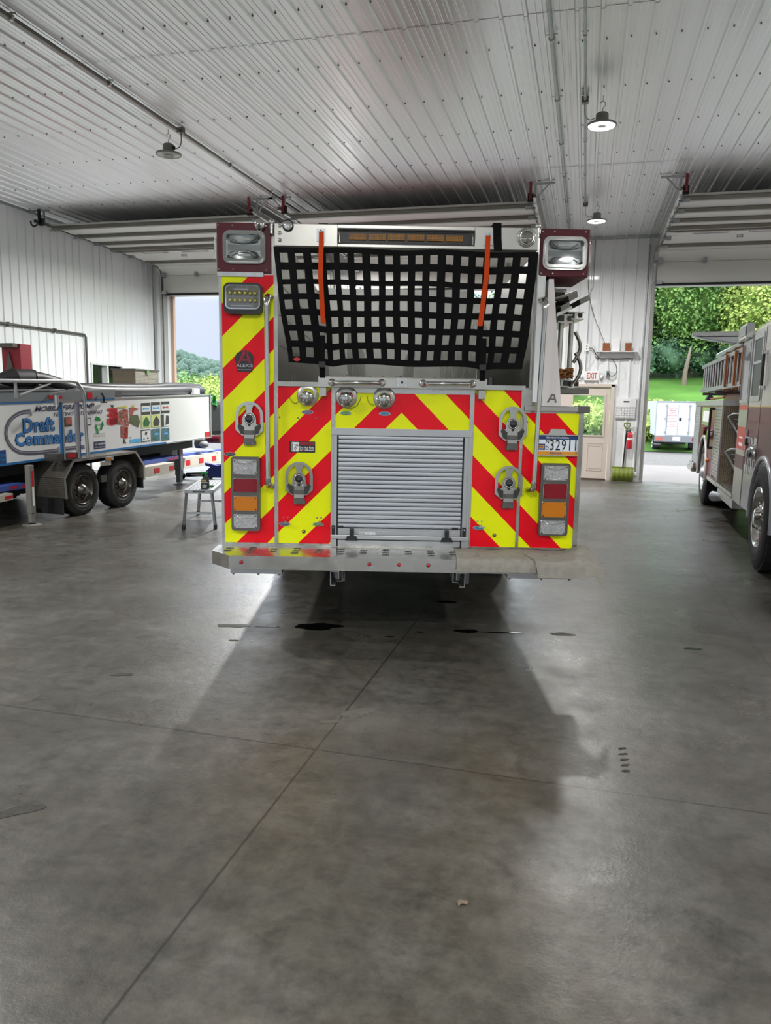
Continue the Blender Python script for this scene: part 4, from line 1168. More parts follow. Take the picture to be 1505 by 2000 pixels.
for i, (p, lab) in enumerate(SP_):
    s_ = st if i == 0 else copy_tree(st)
    u, z = TP(*p, -.03); s_.parent = truck; s_.location = (u, 0, z + .0); s_['label'] = lab

# ---------------- tail light stacks
def tail(fr, lamps, lab):
    x0, x1, z0, z1 = TR(*fr, -.03)
    mb = MB('dark_steel'); mb.rrect(x0, x1, z0, z1, -.003, -.045, .02); o = mb.build('tail_light_cluster', truck, .004, lab)
    nm = ['reversing_lamp', 'brake_lamp', 'turn_lamp', 'marker_lamp']; ms = ['clear_lens', 'red_lens', 'amber_lens', 'clear_lens']
    for k, q in enumerate(lamps):
        a, b, c, d = TR(*q, -.05)
        m_ = MB('dull_chrome'); m_.ring(a - .004, b + .004, c - .004, d + .004, -.045, -.052, .012, .006); m_.use(ms[k]).rrect(a, b, c, d, -.046, -.060, .010)
        l = m_.build(nm[k], o, .0025)
        m_ = MB('black_plastic')
        for sx in (a + .008, b - .008):
            for sz in (c + .008, d - .008): m_.cyl((sx, -.06, sz), (sx, -.063, sz), .0045, seg=7)
        build_each(m_, 'screw', l)
        if ms[k] == 'clear_lens':
            m_ = MB('chrome'); m_.tube([(a + (b - a) * (.15 + .7 * t_ / 8), -.0605, d - .012 - .014 * math.sin(math.pi * t_ / 8)) for t_ in range(9)], .003, 5); m_.build('reflector', l)
tail((452, 892, 508, 1036), [(456, 898, 501, 926), (456, 935, 502, 961), (457, 970, 502, 997), (457, 1005, 502, 1031)], 'four lamp tail light stack at the left')
tail((1053, 905, 1110, 1046), [(1062, 910, 1108, 938), (1061, 945, 1106, 974), (1058, 981, 1104, 1010), (1055, 1017, 1102, 1043)], 'four lamp tail light stack under the licence plate')

# ---------------- licence plate
x0, x1, z0, z1 = TR(1049, 849, 1130, 891, -.03)
x0 -= .012
mb = MB('chrome'); mb.ring(x0, x1, z0, z1, -.012, -.026, .012, .006); mb.use('dark_steel').rrect(x0, x1, z0, z1, -.004, -.013, .012); o = mb.build('license_plate', truck, label='blue white and orange dealer licence plate')
mb = MB('plate_white'); mb.box(x0 + .006, x1 - .006, -.013, -.0145, z0 + .006, z1 - .006); mb.use('plate_blue').box(x0 + .006, x1 - .006, -.0145, -.0155, z1 - .034, z1 - .006); mb.use('plate_orange').box(x0 + .006, x1 - .006, -.0145, -.0155, z0 + .006, z0 + .030)
w = x1 - x0
mb.use('plate_blue').box(x0 + .008, x0 + .066, -.0145, -.0155, z0 + .038, z0 + .080); mb.use('plate_orange').box(x0 + .014, x0 + .060, -.0155, -.016, z0 + .052, z0 + .070)
mb.use('plate_blue').box(x0 + .020, x0 + .052, -.016, -.0165, z0 + .058, z0 + .064); mb.build('plate_face', o)
mb = MB('ink')
put_text(mb, '32911', lambda a, b: (x0 + .098 + a, -.0165, z0 + .037 + b), .175, .072, .006, space=1.15)
put_text(mb, 'N', lambda a, b: (x0 + .070 + a, -.0165, z0 + .082 + b), .020, .026, .012); put_text(mb, 'D', lambda a, b: (x0 + .070 + a, -.0165, z0 + .040 + b), .020, .026, .012)
put_text(mb.use('white'), 'PENNSYLVANIA', lambda a, b: (x0 + .072 + a, -.0162, z1 - .027 + b), .150, .013, .012)
put_text(mb, 'DEALER', lambda a, b: (x0 + .018 + a, -.0168, z0 + .042 + b), .038, .008)
put_text(mb.use('plate_blue'), 'DEALER', lambda a, b: (x0 + .100 + a, -.0162, z0 + .012 + b), .080, .013, .015)
mb.build('plate_lettering', o)
a, b, c, d = TR(1069, 838, 1107, 849, -.03)
mb = MB('chrome'); mb.prism([(a, c), (b, c), (b - .02, d), (a + .02, d)], 'y', -.004, -.045); mb.build('plate_lamp', truck, .004)

# ---------------- badge, warning plate, oval tags, studs
P = [TP(*q, -.004) for q in ((478, 683), (491, 689), (496, 700), (495, 709), (492, 727), (463, 725), (461, 711), (459, 701), (462, 690))]
mb = MB('badge'); mb.prism(P, 'y', -.004, -.010); o = mb.build('maker_badge', truck, .001, 'dark shield badge with a red letter A')
mb = MB('badge_red'); A = lambda x, y: TP(430 + x / 10, 540 + y / 10, -.01)
for poly in ([(345, 1695), (375, 1700), (480, 1520), (530, 1520), (505, 1460), (440, 1460)], [(480, 1460), (530, 1460), (600, 1695), (560, 1690)], [(420, 1610), (540, 1612), (552, 1650), (400, 1645)]):
    mb.prism([A(*q) for q in poly], 'y', -.010, -.0115)
put_text(mb.use('alum'), 'ALEXIS', lambda a, b: (TP(461.5, 716, -.01)[0] + a, -.0115, TP(461.5, 716, -.01)[1] - .002 + b), .108, .020, .004)
put_text(mb, 'FIRE EQUIPMENT', lambda a, b: (TP(464, 722.5, -.01)[0] + a, -.0115, TP(464, 722.5, -.01)[1] + b), .088, .006)
mb.build('badge_lettering', o)
x0, x1, z0, z1 = TR(565, 862, 615, 883.5, -.005)
mb = MB('ink'); mb.rrect(x0, x1, z0, z1, -.003, -.007, .004); o = mb.build('warning_plate', truck, label='warning plate reading Do Not Ride on Tailboard')
mb = MB('white'); mb.box(x0 + .016, x0 + .062, -.007, -.0078, z0 + .006, z1 - .006); mb.use('sign_red').box(x0 + .064, x1 - .006, -.007, -.0078, z1 - .026, z1 - .006)
mb.use('ink').box(x0 + .009, x0 + .014, -.0078, -.0085, z0 + .01, z1 - .01)
mb.box(x0 + .019, x0 + .024, -.0078, -.0085, z0 + .01, z1 - .01)
fig = [[(.052, .058), (.046, .048), (.042, .036), (.034, .030), (.032, .020)], [(.042, .036), (.046, .024), (.038, .014), (.044, .008)], [(.046, .048), (.036, .052), (.032, .048)], [(.046, .048), (.054, .046), (.056, .038)]]
for f_ in fig: mb.tube([(x0 + a, -.0082, z0 + b) for a, b in f_], .0018, 5)
mb.sphere((x0 + .056, -.0082, z0 + .048), .004, 8, 6)
put_text(mb, 'WARNING', lambda a, b: (x0 + .078 + a, -.0085, z1 - .022 + b), .08, .011, .02)
mb.prism([(x0 + .066, z1 - .022), (x0 + .075, z1 - .022), (x0 + .0705, z1 - .012)], 'y', -.0078, -.0085)
put_text(mb.use('white'), 'Do Not Ride', lambda a, b: (x0 + .068 + a, -.0078, z0 + .026 + b), .094, .014, .015); put_text(mb, 'on Tailboard', lambda a, b: (x0 + .068 + a, -.0078, z0 + .010 + b), .094, .013, .015)
mb.build('warning_lettering', o)
for px, py, m_, n_ in ((600, 805, 'purple', 'purple oval tag'), (675, 807, 'green_tag', 'green oval tag'), (751, 808, 'blue_tag', 'blue oval tag'), (449, 887, 'badge', 'dark oval tag'), (556, 1023, 'purple', 'lower purple oval tag'), (621, 1024, 'green_tag', 'lower green oval tag'), (934, 1031, 'blue_tag', 'lower blue oval tag')):
    u, z = TP(px, py, -.004)
    el = lambda s_: [(u + .039 * s_ * math.cos(k * math.pi / 10), z + .0135 * s_ * math.sin(k * math.pi / 10)) for k in range(20)]
    mb = MB('alum'); mb.prism(el(1), 'y', -.003, -.007); mb.use(m_).prism(el(.86), 'y', -.007, -.0085)
    put_text(mb.use('alum' if m_ != 'blue_tag' else 'ink'), {'purple': 'CROSSLAY', 'green_tag': 'DISCHARGE', 'blue_tag': 'TANK FILL', 'badge': 'REAR STEP'}[m_], lambda a, b: (u - .024 + a, -.0088, z - .004 + b), .048, .008)
    mb.build('oval_tag', truck, label=n_)
    if py > 1000:
        mb = MB('dull_chrome')
        for dx in (-.008, .02):
            mb.cyl((u + dx, -.003, z + .045), (u + dx, -.008, z + .045), .006, seg=8)
        mb.cyl((u + .01, -.003, z + .018), (u + .01, -.05, z + .018), .010, seg=10); mb.box(u - .005, u + .035, -.055, -.045, z + .006, z + .016); mb.build('drain_knob', truck)
mb = MB('dull_chrome')
for px, py, r_ in ((546, 815, .007), (582, 816, .007), (617, 817, .007), (945, 822, .006), (963, 823, .006), (1029, 824, .007)):
    u, z = TP(px, py); mb.lathe([(r_, 0), (r_ * .8, .004), (0, .005)], (u, -.003, z), (0, -1, 0), 10)
build_each(mb, 'stud', truck)
mb = MB('dark_steel')
for px, py in ((593, 1038), (965, 1045)):
    u, z = TP(px, py); mb.lathe([(.013, 0), (.011, .008), (0, .009)], (u, -.003, z), (0, -1, 0), 12)
build_each(mb, 'drain_plug', truck)

# ---------------- tailboard
TBY = -.35; TZ1 = .662; TZ0 = .585
mb = MB('steel')
TX0, TX1 = -1.13, 1.33
pl = [(TX0, .0), (TX1, .0), (TX1, -.12), (TX1 - .17, TBY), (TX0 + .14, TBY), (TX0, -.20)]
mb.prism(pl, 'z', TZ0 - .01, TZ1)
tb = mb.build('tailboard', truck, .003, 'polished steel tailboard step')
mb = MB('dark_steel')
for i in range(16):
    u = -1.03 + i * .148
    for k in range(3 if i % 2 else 2):
        yy = -.09 - k * .075 - (0 if i % 2 else .03)
        for s in (-1, 1): mb.lathe([(.007, 0), (.009, .004), (.004, .005)], (u + s * .012, yy, TZ1), (0, 0, 1), 7)
        mb.tube([(u - .022, yy - .012, TZ1 + .001), (u - .01, yy, TZ1 + .003), (u + .012, yy, TZ1 + .003), (u + .022, yy + .012, TZ1 + .001)], .003, 5)
mb.build('tread_grips', tb)
for px, py in ((471, 1098), (721, 1102), (779, 1103), (836, 1104)):
    u, z = TP(px, py, TBY); mb = MB('black_plastic'); mb.lathe([(.013, 0), (.013, .004), (.010, .005)], (u, TBY, z), (0, -1, 0), 14); mb.use('red_lens_small').lathe([(.011, .004), (.007, .009), (0, .011)], (u, TBY, z), (0, -1, 0), 14); mb.build('marker_lamp', tb)
for (a_, b_) in ((-.99, -.66), (.79, 1.21)):
    mb = MB('alum'); mb.box(a_, b_, -.30, -.0, .535, TZ0 - .01); mb.use('dark_steel')
    for q_ in (a_ + .005, (a_ + b_) / 2, b_ - .03): mb.prism([(q_, .535), (q_ + .025, .535), (q_ + .012, .522)], 'y', -.29, -.27)
    mb.build('under_step', truck, .002)
# channel frame ends under the step
for (pa, sgn) in (((658, 1129), 1), ((894, 1132), -1)):
    u, z = TP(*pa, -.2); mb = MB('galv')
    for (xa, xb, za, zb) in ((-.045, .012, .045, .050), (-.045, -.040, -.048, .050), (-.045, -.010, -.048, -.043), (.010, .015, .0, .05)):
        x_a, x_b = sorted((sgn * xa, sgn * xb)); mb.box(u + x_a, u + x_b, -.22, .6, z + za, z + zb)
    for (xa, xb, za, zb) in ((.03, .035, -.02, .055), (.0, .035, -.022, -.018)):
        x_a, x_b = sorted((sgn * xa, sgn * xb)); mb.box(u + x_a, u + x_b, -.20, .6, z + za, z + zb)
    mb.use('dark_steel').box(u - .02, u + .02, -.1, .5, z - .03, z + .02); mb.build('frame_channel', truck)

# wheels of the truck
def wheel(rad, wid, seg=40, rim='bright_steel', lugs=10, tire='tyre'):
    """wheel about the local x axis, outer face at x = 0 pointing to -x; returns tyre mesh and rim mesh"""
    t_ = MB(tire)
    pr = [(rad * .56, .03), (rad * .60, .006), (rad * .74, .0), (rad * .88, .006), (rad * .96, .022), (rad, .045), (rad, wid - .045), (rad * .96, wid - .022), (rad * .86, wid), (rad * .56, wid - .01)]
    t_.lathe(pr, (0, 0, 0), (1, 0, 0), seg)
    # tread blocks and shoulder lugs
    for k in range(seg):
        a = 2 * math.pi * k / seg
        c, s_ = math.cos(a), math.sin(a)
        for x0_, x1_ in ((.03, wid * .30), (wid * .38, wid * .62), (wid * .70, wid - .03)):
            a0, a1 = a - .055, a + .055 if seg > 30 else a + .07
            vs = []
            for aa in (a0, a1):
                for rr in (rad * .985, rad * 1.012):
                    for xx in (x0_, x1_): vs.append((xx, rr * math.cos(aa), rr * math.sin(aa)))
            t_.add(vs, [(0, 1, 3, 2), (4, 6, 7, 5), (2, 3, 7, 6), (0, 2, 6, 4), (1, 5, 7, 3)])
    for q in (.80, .69): t_.lathe([(rad * (q + .008), -.002), (rad * q, .000)], (0, 0, 0), (1, 0, 0), seg)
    r_ = MB(rim)
    r_.lathe([(rad * .58, .022), (rad * .565, .0), (rad * .545, .012), (rad * .52, .06), (rad * .44, .085), (rad * .33, .075), (rad * .24, .055)], (0, 0, 0), (1, 0, 0), seg)
    h_ = MB(rim)
    h_.lathe([(rad * .24, .055), (rad * .23, .02), (rad * .17, .005), (rad * .15, -.02), (rad * .09, -.032), (0, -.034)], (0, 0, 0), (1, 0, 0), 24)
    for k in range(lugs):
        a = 2 * math.pi * k / lugs; p = (0, rad * .285 * math.cos(a), rad * .285 * math.sin(a))
        h_.cyl((.065, p[1], p[2]), (.02, p[1], p[2]), rad * .032, rad * .022, 8)
    hole = MB('ink')
    for k in range(lugs):
        a = 2 * math.pi * (k + .5) / lugs; p = (rad * .44 * math.cos(a), rad * .44 * math.sin(a))
        hole.cyl((.082, *p), (.076, *p), rad * .045, seg=10)
    return t_, r_, h_, hole
def add_wheel(parent, loc, rad, wid, side, rim='bright_steel', name='wheel', lugs=10, rz=0, seg=40, label=None, tire='tyre'):
    t_, r_, h_, ho = wheel(rad, wid, seg, rim, lugs, tire)
    e_ = empty(name, loc, rz if side < 0 else rz + math.pi, parent)
    if label: e_['label'] = label
    t_.build('tyre', e_); r_.build('rim', e_); h_.build('hub', e_); ho.build('hand_hole', e_)
    return e_
for x_, s_ in ((-1.08, -1), (1.27, 1)):
    add_wheel(truck, (x_, 2.75, .53), .53, .3, s_); add_wheel(truck, (x_, 7.5, .53), .53, .3, s_)
for x_, s_ in ((-.74, -1), (.93, 1)): add_wheel(truck, (x_, 2.75, .53), .53, .3, s_)
mb = MB('dark_steel'); mb.cyl((-.8, 2.75, .53), (1.0, 2.75, .53), .09); mb.sphere((.1, 2.75, .53), .22, 14, 10); mb.box(-.5, .7, 3.4, 5.2, .32, .55); mb.build('rear_axle', truck)

# ---------------- two felt mats lying on the tailboard
def mat_piece(name, u0, u1, front, hang, lab, curl=0.0):
    mb = MB('felt')
    def fn(u, v):
        x = u0 + (u1 - u0) * u
        s_ = v * (front + hang)
        skew = .03 * (u - .5)
        if s_ < front: y, z = -.02 - s_, TZ1 + .006 + .004 * math.sin(9 * u + 3 * v)
        else:
            q = s_ - front; y, z = -.02 - front - .012 - q * .25, TZ1 + .006 - q
        z += curl * max(0, u - .55) * abs(math.sin(5 * u + 3 * v)) * .10 - (curl * .20 * max(0, u - .86) * 7 * max(0, v - .45))
        y -= curl * max(0, u - .6) * .10 * v
        return (x + skew * v + curl * .08 * v * (1 - u), y, z)
    mb.grid(fn, 24, 16, True, -.004)
    o = mb.build(name); o.location = FW * D0; o.rotation_euler = (0, 0, YAW); tag(o, lab, 'mat'); return o
mat_piece('felt_mat', .47, .945, .335, .075, 'flat grey felt mat, left one on the tailboard right end')
mat_piece('felt_mat', .90, 1.36, .36, .10, 'wrinkled grey felt mat with a drooping corner at the tailboard end', 1.0)
# ================================================================== PUMP TEST TRAILER (left)
TA = R(-3.3); T0 = Vector((-6.67, 8.85, 0))
trailer = empty('trailer', T0, TA)
tag(trailer, 'long white pump testing trailer with a blue Draft Commander graphic', 'trailer')
TN = Vector((math.cos(TA), math.sin(TA), 0)); TT = Vector((-math.sin(TA), math.cos(TA), 0))
SL = .0325
def QP(px, py, off=-.25):
    p = on_plane(px, py, TN, T0 + TN * off) - T0; return p.dot(TT), p.z
mat('trailer_white', 'd9dbdb', .3, coat=.3); mat('trailer_blue', '27669c', .4); mat('trailer_grey', '6d7276', .5)
mat('lettering_navy', '2d2f52', .45); mat('logo_blue', '3f7fc0', .4); mat('logo_dark', '1d4672', .4); mat('hose_print', '55525f', .5); mat('hose_print_light', '8a8896', .5)
mat('rail_blue', '3a4f96', .4); mat('beam_white', 'b8b3a6', .5, noise=.1); mat('tape_red', 'b81a28', .35); mat('frame_black', '17171a', .6)
def sbox(mb, x0, x1, s0, s1, z0, z1):     # box whose z follows the trailer's tilt
    P = [(x0, s0, z0 + SL * s0), (x1, s0, z0 + SL * s0), (x1, s1, z0 + SL * s1), (x0, s1, z0 + SL * s1), (x0, s0, z1 + SL * s0), (x1, s0, z1 + SL * s0), (x1, s1, z1 + SL * s1), (x0, s1, z1 + SL * s1)]
    return mb.hexa(P)
mb = MB('trailer_white'); sbox(mb, -2.4, -.25, -4.2, 3.82, .80, 1.575)
box = mb.build('box_body', trailer, .006)
mb = MB('trailer_blue'); sbox(mb, -.26, -.243, -4.2, 2.4, .795, .825); sbox(mb, -.26, -.243, -4.2, 1.1, 1.555, 1.575)
mb.use('alum'); sbox(mb, -.26, -.235, 2.4, 3.83, .79, .812); sbox(mb, -.30, -.24, 1.1, 3.83, 1.57, 1.59); sbox(mb, -.26, -.235, 3.80, 3.835, .79, 1.59)
sbox(mb, -.30, -.235, -4.2, .05, 1.715, 1.735); mb.build('edge_trim', box)
mb = MB('trailer_grey'); sbox(mb, -.40, -.245, -4.2, 1.12, 1.575, 1.715); mb.build('side_rail', trailer, .004)
def srect(mb, px0, py0, px1, py1, t=.004, x=-.25):
    s0, z0 = QP(px0, py1, x); s1, z1 = QP((px0 + px1) / 2, py0, x); s1 = QP(px1, py1, x)[0]
    P = lambda s, z: (s, z + SL * (s - s0))
    zt = QP(px0, py0, x)[1]
    mb.hexa([(x, s0, z0), (x + t, s0, z0), (x + t, s1, z0 + SL * (s1 - s0)), (x, s1, z0 + SL * (s1 - s0)), (x, s0, zt), (x + t, s0, zt), (x + t, s1, zt + SL * (s1 - s0)), (x, s1, zt + SL * (s1 - s0))])
    return s0, z0, s1 - s0, zt - z0
def stext(mb, txt, a, b, hpx, bold=.0, shear=0.0, lift=.004, space=1.0):
    s0, z0 = QP(*a); s1, z1 = QP(*b); h = QP(a[0], a[1] - hpx)[1] - z0
    sl = (z1 - z0) / (s1 - s0)
    put_text(mb, txt, lambda p, q: (-.25 + lift, s0 + p, z0 + sl * p + q), s1 - s0, h, bold, shear, space)
mb = MB('lettering_navy')
stext(mb, 'MOBILE FIRE PUMP', (67, 804.6), (184, 797), 10.5, .02, .35); stext(mb, 'TESTING & TRAINING', (104, 813.5), (200, 807.5), 7.5, .01, .35)
mb.build('slogan', box, label='navy slanted lettering MOBILE FIRE PUMP TESTING & TRAINING'); mb = MB('lettering_navy'); stext(mb, 'CONNECTING MAN', (182, 849), (205, 848), 2.5); stext(mb, 'WITH THE FUTURE', (182, 853.5), (205, 852.5), 2.5)
mb.build('small_print', box)
mb = MB('logo_dark'); stext(mb, 'Draft', (44.5, 847), (107, 842), 30, .06, 0, .003, 1.05); stext(mb, 'Commander', (29, 873.5), (164, 862), 28, .06, 0, .003, 1.05)
mb.use('logo_blue'); stext(mb, 'Draft', (46, 845.5), (105.5, 841), 28, .02, 0, .006, 1.12); stext(mb, 'Commander', (31, 872), (162, 861), 26, .02, 0, .006, 1.12)
mb.build('logo', box, label='blue outlined lettering Draft Commander')
def ribbon(mb, pts, wpx, lift, off=0.0):
    P = [QP(*p) for p in pts]; L = []; Rr = []
    w = wpx * .0066
    for i in range(len(P)):
        a = P[max(i - 1, 0)]; b = P[min(i + 1, len(P) - 1)]; d = Vector((b[0] - a[0], b[1] - a[1])).normalized(); n = Vector((-d.y, d.x))
        L.append((P[i][0] + n.x * (w + off), P[i][1] + n.y * (w + off))); Rr.append((P[i][0] - n.x * (w - off), P[i][1] - n.y * (w - off)))
    for i in range(len(P) - 1):
        mb.add([(-.25 + lift, *L[i]), (-.25 + lift, *Rr[i]), (-.25 + lift, *Rr[i + 1]), (-.25 + lift, *L[i + 1])], [(0, 1, 2, 3)])
hp = [(57, 804), (45, 805), (34, 809), (25, 815), (17, 824), (12, 836), (11, 848), (13, 858), (18, 868), (26, 877), (37, 883), (50, 885), (65, 885), (85, 883), (110, 880), (114, 879)]
hp2 = [(120, 877), (140, 875), (165, 873)]
mb = MB('hose_print')
for h_ in (hp, hp2): ribbon(mb, h_, 4.0, .0025)
mb.use('hose_print_light')
for h_ in (hp, hp2): ribbon(mb, h_, 1.0, .0035, .006)
mb.use('alum'); ribbon(mb, [(58, 798.5), (60, 812)], 2.2, .004); ribbon(mb, [(114, 872), (116, 886)], 2.2, .004)
mb.build('hose_graphic', box)
mb = MB('green_tag'); cs, cz = QP(192.7, 829.5); mat('recycle_green', '1d8a3c', .4); mb = MB('recycle_green')
for k in range(3):
    a0 = R(90 + 120 * k); rot = lambda x, y, a0=a0: (-.246, cs + (x * math.cos(a0) - y * math.sin(a0)), cz + 1.3 * (x * math.sin(a0) + y * math.cos(a0)))
    mb.add([rot(.045, -.045), rot(.085, -.02), rot(.085, .03), rot(.05, .035), rot(.045, 0.0)], [(0, 1, 2, 3, 4)])
    mb.add([rot(.04, .02), rot(.105, .035), rot(.055, .085)], [(0, 1, 2)])
mb.use('lettering_navy'); stext(mb, 'S P', (190, 832), (196, 831.7), 4)
mb.build('recycling_mark', box)
mb = MB('lettering_navy'); srect(mb, 183.5, 863, 205.5, 877.5)
mb.use('white'); stext(mb, 'U.S. PATENT', (185, 869.5), (204, 868), 4, .01, 0, .005); stext(mb, 'NO. 8,276,436', (186, 875), (203.5, 873.8), 2.6, .0, 0, .005); mb.build('patent_label', box)
mb = MB('logo_dark'); srect(mb, -2, 880, 12.5, 910); mb.use('logo_blue'); stext(mb, 'TRAIN', (0, 893), (11, 892), 6, .01, 0, .005); stext(mb, 'TRAILER', (0, 901), (11, 900), 5, .01, 0, .005); mb.build('corner_label', box)
# product pictures on the side
mat('pic_red', 'c02a36', .5, noise=.25, nscale=9); mat('pic_olive', '56613f', .5, noise=.2, nscale=7); mat('pic_rust', 'a4564a', .5, noise=.3, nscale=12); mat('pic_yellow', 'b9b648', .5, noise=.2)
mat('pic_dark', '3a3f3c', .5, noise=.4, nscale=20); mat('pic_blue', '5aa7d6', .5); mat('pic_teal', '4a6f78', .5, noise=.4, nscale=16); mat('pic_lime', 'c8d583', .5, noise=.1); mat('pic_green', '2f6a3c', .5, noise=.3, nscale=20); mat('pic_white', 'd7dcdc', .5)
def C4(x, y): return 180 + x / 5.79, 760 + y / 5.79
def blob(mb, pts, lift=.003): mb.add([(-.25 + lift, *QP(*C4(*p))) for p in pts], [tuple(range(len(pts)))])
rnd = random.Random(7)
mb = MB('pic_red')
for pts in ([(165, 222), (215, 212), (282, 216), (284, 300), (165, 245)], [(163, 285), (282, 268), (286, 330), (163, 310)], [(165, 335), (286, 320), (288, 395), (220, 412), (163, 398)], [(190, 230), (282, 220), (285, 400), (195, 400)], [(365, 440), (405, 430), (402, 555), (362, 560)]): blob(mb, pts)
mb.use('pic_rust')
for pts in ([(285, 270), (345, 225), (400, 230), (412, 420), (300, 400), (290, 310)], [(415, 208), (470, 205), (530, 225), (470, 245), (460, 285), (418, 292)], [(318, 430), (372, 400), (398, 430), (366, 560), (322, 545)]): blob(mb, pts)
mb.use('pic_olive')
for pts in ([(424, 292), (512, 288), (540, 370), (520, 432), (470, 408), (420, 385)], [(300, 300), (330, 298), (332, 325), (302, 327)]): blob(mb, pts, .0036)
mb.use('pic_yellow'); blob(mb, [(262, 205), (390, 190), (388, 212), (268, 216)], .0038); blob(mb, [(446, 180), (478, 178), (470, 205), (450, 208)], .0038)
mb.use('pic_dark')
for _ in range(60):
    x, y = rnd.uniform(290, 410), rnd.uniform(225, 540)
    if y > 430 and not 320 < x < 400: continue
    q = rnd.uniform(5, 13); blob(mb, [(x, y), (x + q, y - q * .4), (x + q * 1.3, y + q * .5), (x + q * .2, y + q)], .0042)
for _ in range(14):
    x, y = rnd.uniform(200, 280), rnd.uniform(220, 400); q = rnd.uniform(4, 9); blob(mb, [(x, y), (x + q, y), (x + q, y + q * .5), (x, y + q * .5)], .0042)
blob(mb, [(352, 562), (362, 562), (372, 590), (386, 612), (376, 620), (360, 596), (354, 618), (346, 616)]); blob(mb, [(205, 178), (240, 178), (238, 212), (222, 216), (212, 190)])
mb.use('pic_white')
for _ in range(22):
    x, y = rnd.uniform(292, 395), rnd.uniform(235, 420); q = rnd.uniform(5, 11); blob(mb, [(x, y), (x + q, y), (x + q * .8, y + q), (x, y + q * .9)], .0046)
mb.use('pic_blue'); blob(mb, [(420, 575), (475, 562), (552, 558), (556, 592), (500, 604), (425, 610)]); blob(mb, [(418, 540), (440, 538), (438, 560), (432, 560), (430, 546), (420, 546)])
mb.build('engine_picture', box)
for j, (ya, yb, kinds) in enumerate(((158, 290, ('w', 'w', 'w')), (302, 440, ('l', 'd', 'h')), (462, 598, ('p', 't', 't')))):
    for i, (xa, xb) in enumerate(((555, 654), (668, 766), (780, 872))):
        dy = -8 * i; k = kinds[i]
        a = C4(xa, ya + dy); b = C4(xb, yb + dy)
        mb = MB({'w': 'pic_dark', 'l': 'pic_lime', 'd': 'pic_lime', 'h': 'pic_white', 'p': 'pic_dark', 't': 'pic_teal'}[k]); s0, z0, w, h = srect(mb, a[0], a[1], b[0], b[1])
        Z = lambda s, z: (-.2448, s0 + w * s, z0 + SL * w * s + h * z)
        def poly(pts, l=0): mb.add([(lambda q: (q[0] + l, q[1], q[2]))(Z(*p)) for p in pts], [tuple(range(len(pts)))])
        if k == 'w': mb.use('pic_white'); poly([(.02, .22), (.98, .22), (.98, .74), (.02, .74)]); mb.use('pic_blue' if i < 2 else 'pic_rust'); poly([(.15, .38), (.5, .43), (.85, .38), (.85, .6), (.5, .54), (.15, .6)], .0006)
        if k in 'ld': mb.use('pic_green' if k == 'l' else 'pic_dark'); poly([(.25, .1), (.8, .08), (.95, .4), (.75, .75), (.55, .92), (.38, .7), (.2, .45)], .0006)
        if k == 'h': mb.use('pic_dark'); poly([(0, 0), (.32, 0), (.32, 1), (0, 1)], .0006); poly([(.5, .1), (.95, .2), (.9, .85), (.6, .9)], .0006)
        if k == 'p': mb.use('pic_white'); poly([(.04, .06), (.96, .06), (.96, .9), (.04, .9)]); mb.use('pic_dark'); poly([(.35, .6), (.5, .85), (.68, .75), (.6, .5)], .0006); poly([(.15, .15), (.3, .35), (.38, .15)], .0006); poly([(.6, .2), (.72, .42), (.85, .2)], .0006)
        if k == 't': mb.use('pic_blue'); poly([(.2, .55), (.7, .7), (.85, .5), (.5, .45)], .0006); mb.use('pic_green'); poly([(.15, .12), (.7, .2), (.55, .3), (.2, .25)], .0006)
        mb.build('product_picture', box)
mb = MB('tape_red'); srect(mb, *C4(1274, 486), *C4(1330, 560)); s0, z0 = QP(170, 779); mb.box(-.245, -.238, s0, s0 + .1, z0, z0 + .09); mb.box(-.24, -.236, -.25, .0, 1.60, 1.64); build_each(mb, 'reflector', box)
mb = MB('pic_dark'); srect(mb, 117, 816, 140, 834); srect(mb, 168, 816.5, 178, 830.5); mb.use('pic_rust'); srect(mb, 128, 816, 139, 830, .005); mb.use('pic_white'); srect(mb, 169.5, 818, 176.5, 829, .005); build_each(mb, 'small_picture', box)
s0, z0 = QP(196, 770, -.24); mb = MB('black_plastic'); mb.tube([(-.22, s0, z0 + .02), (-.20, s0 + .02, z0 - .04), (-.21, s0 + .03, z0 - .11)], .014, 8); mb.box(-.235, -.19, s0 - .01, s0 + .08, z0 - .125, z0 - .11); mb.build('latch', trailer)
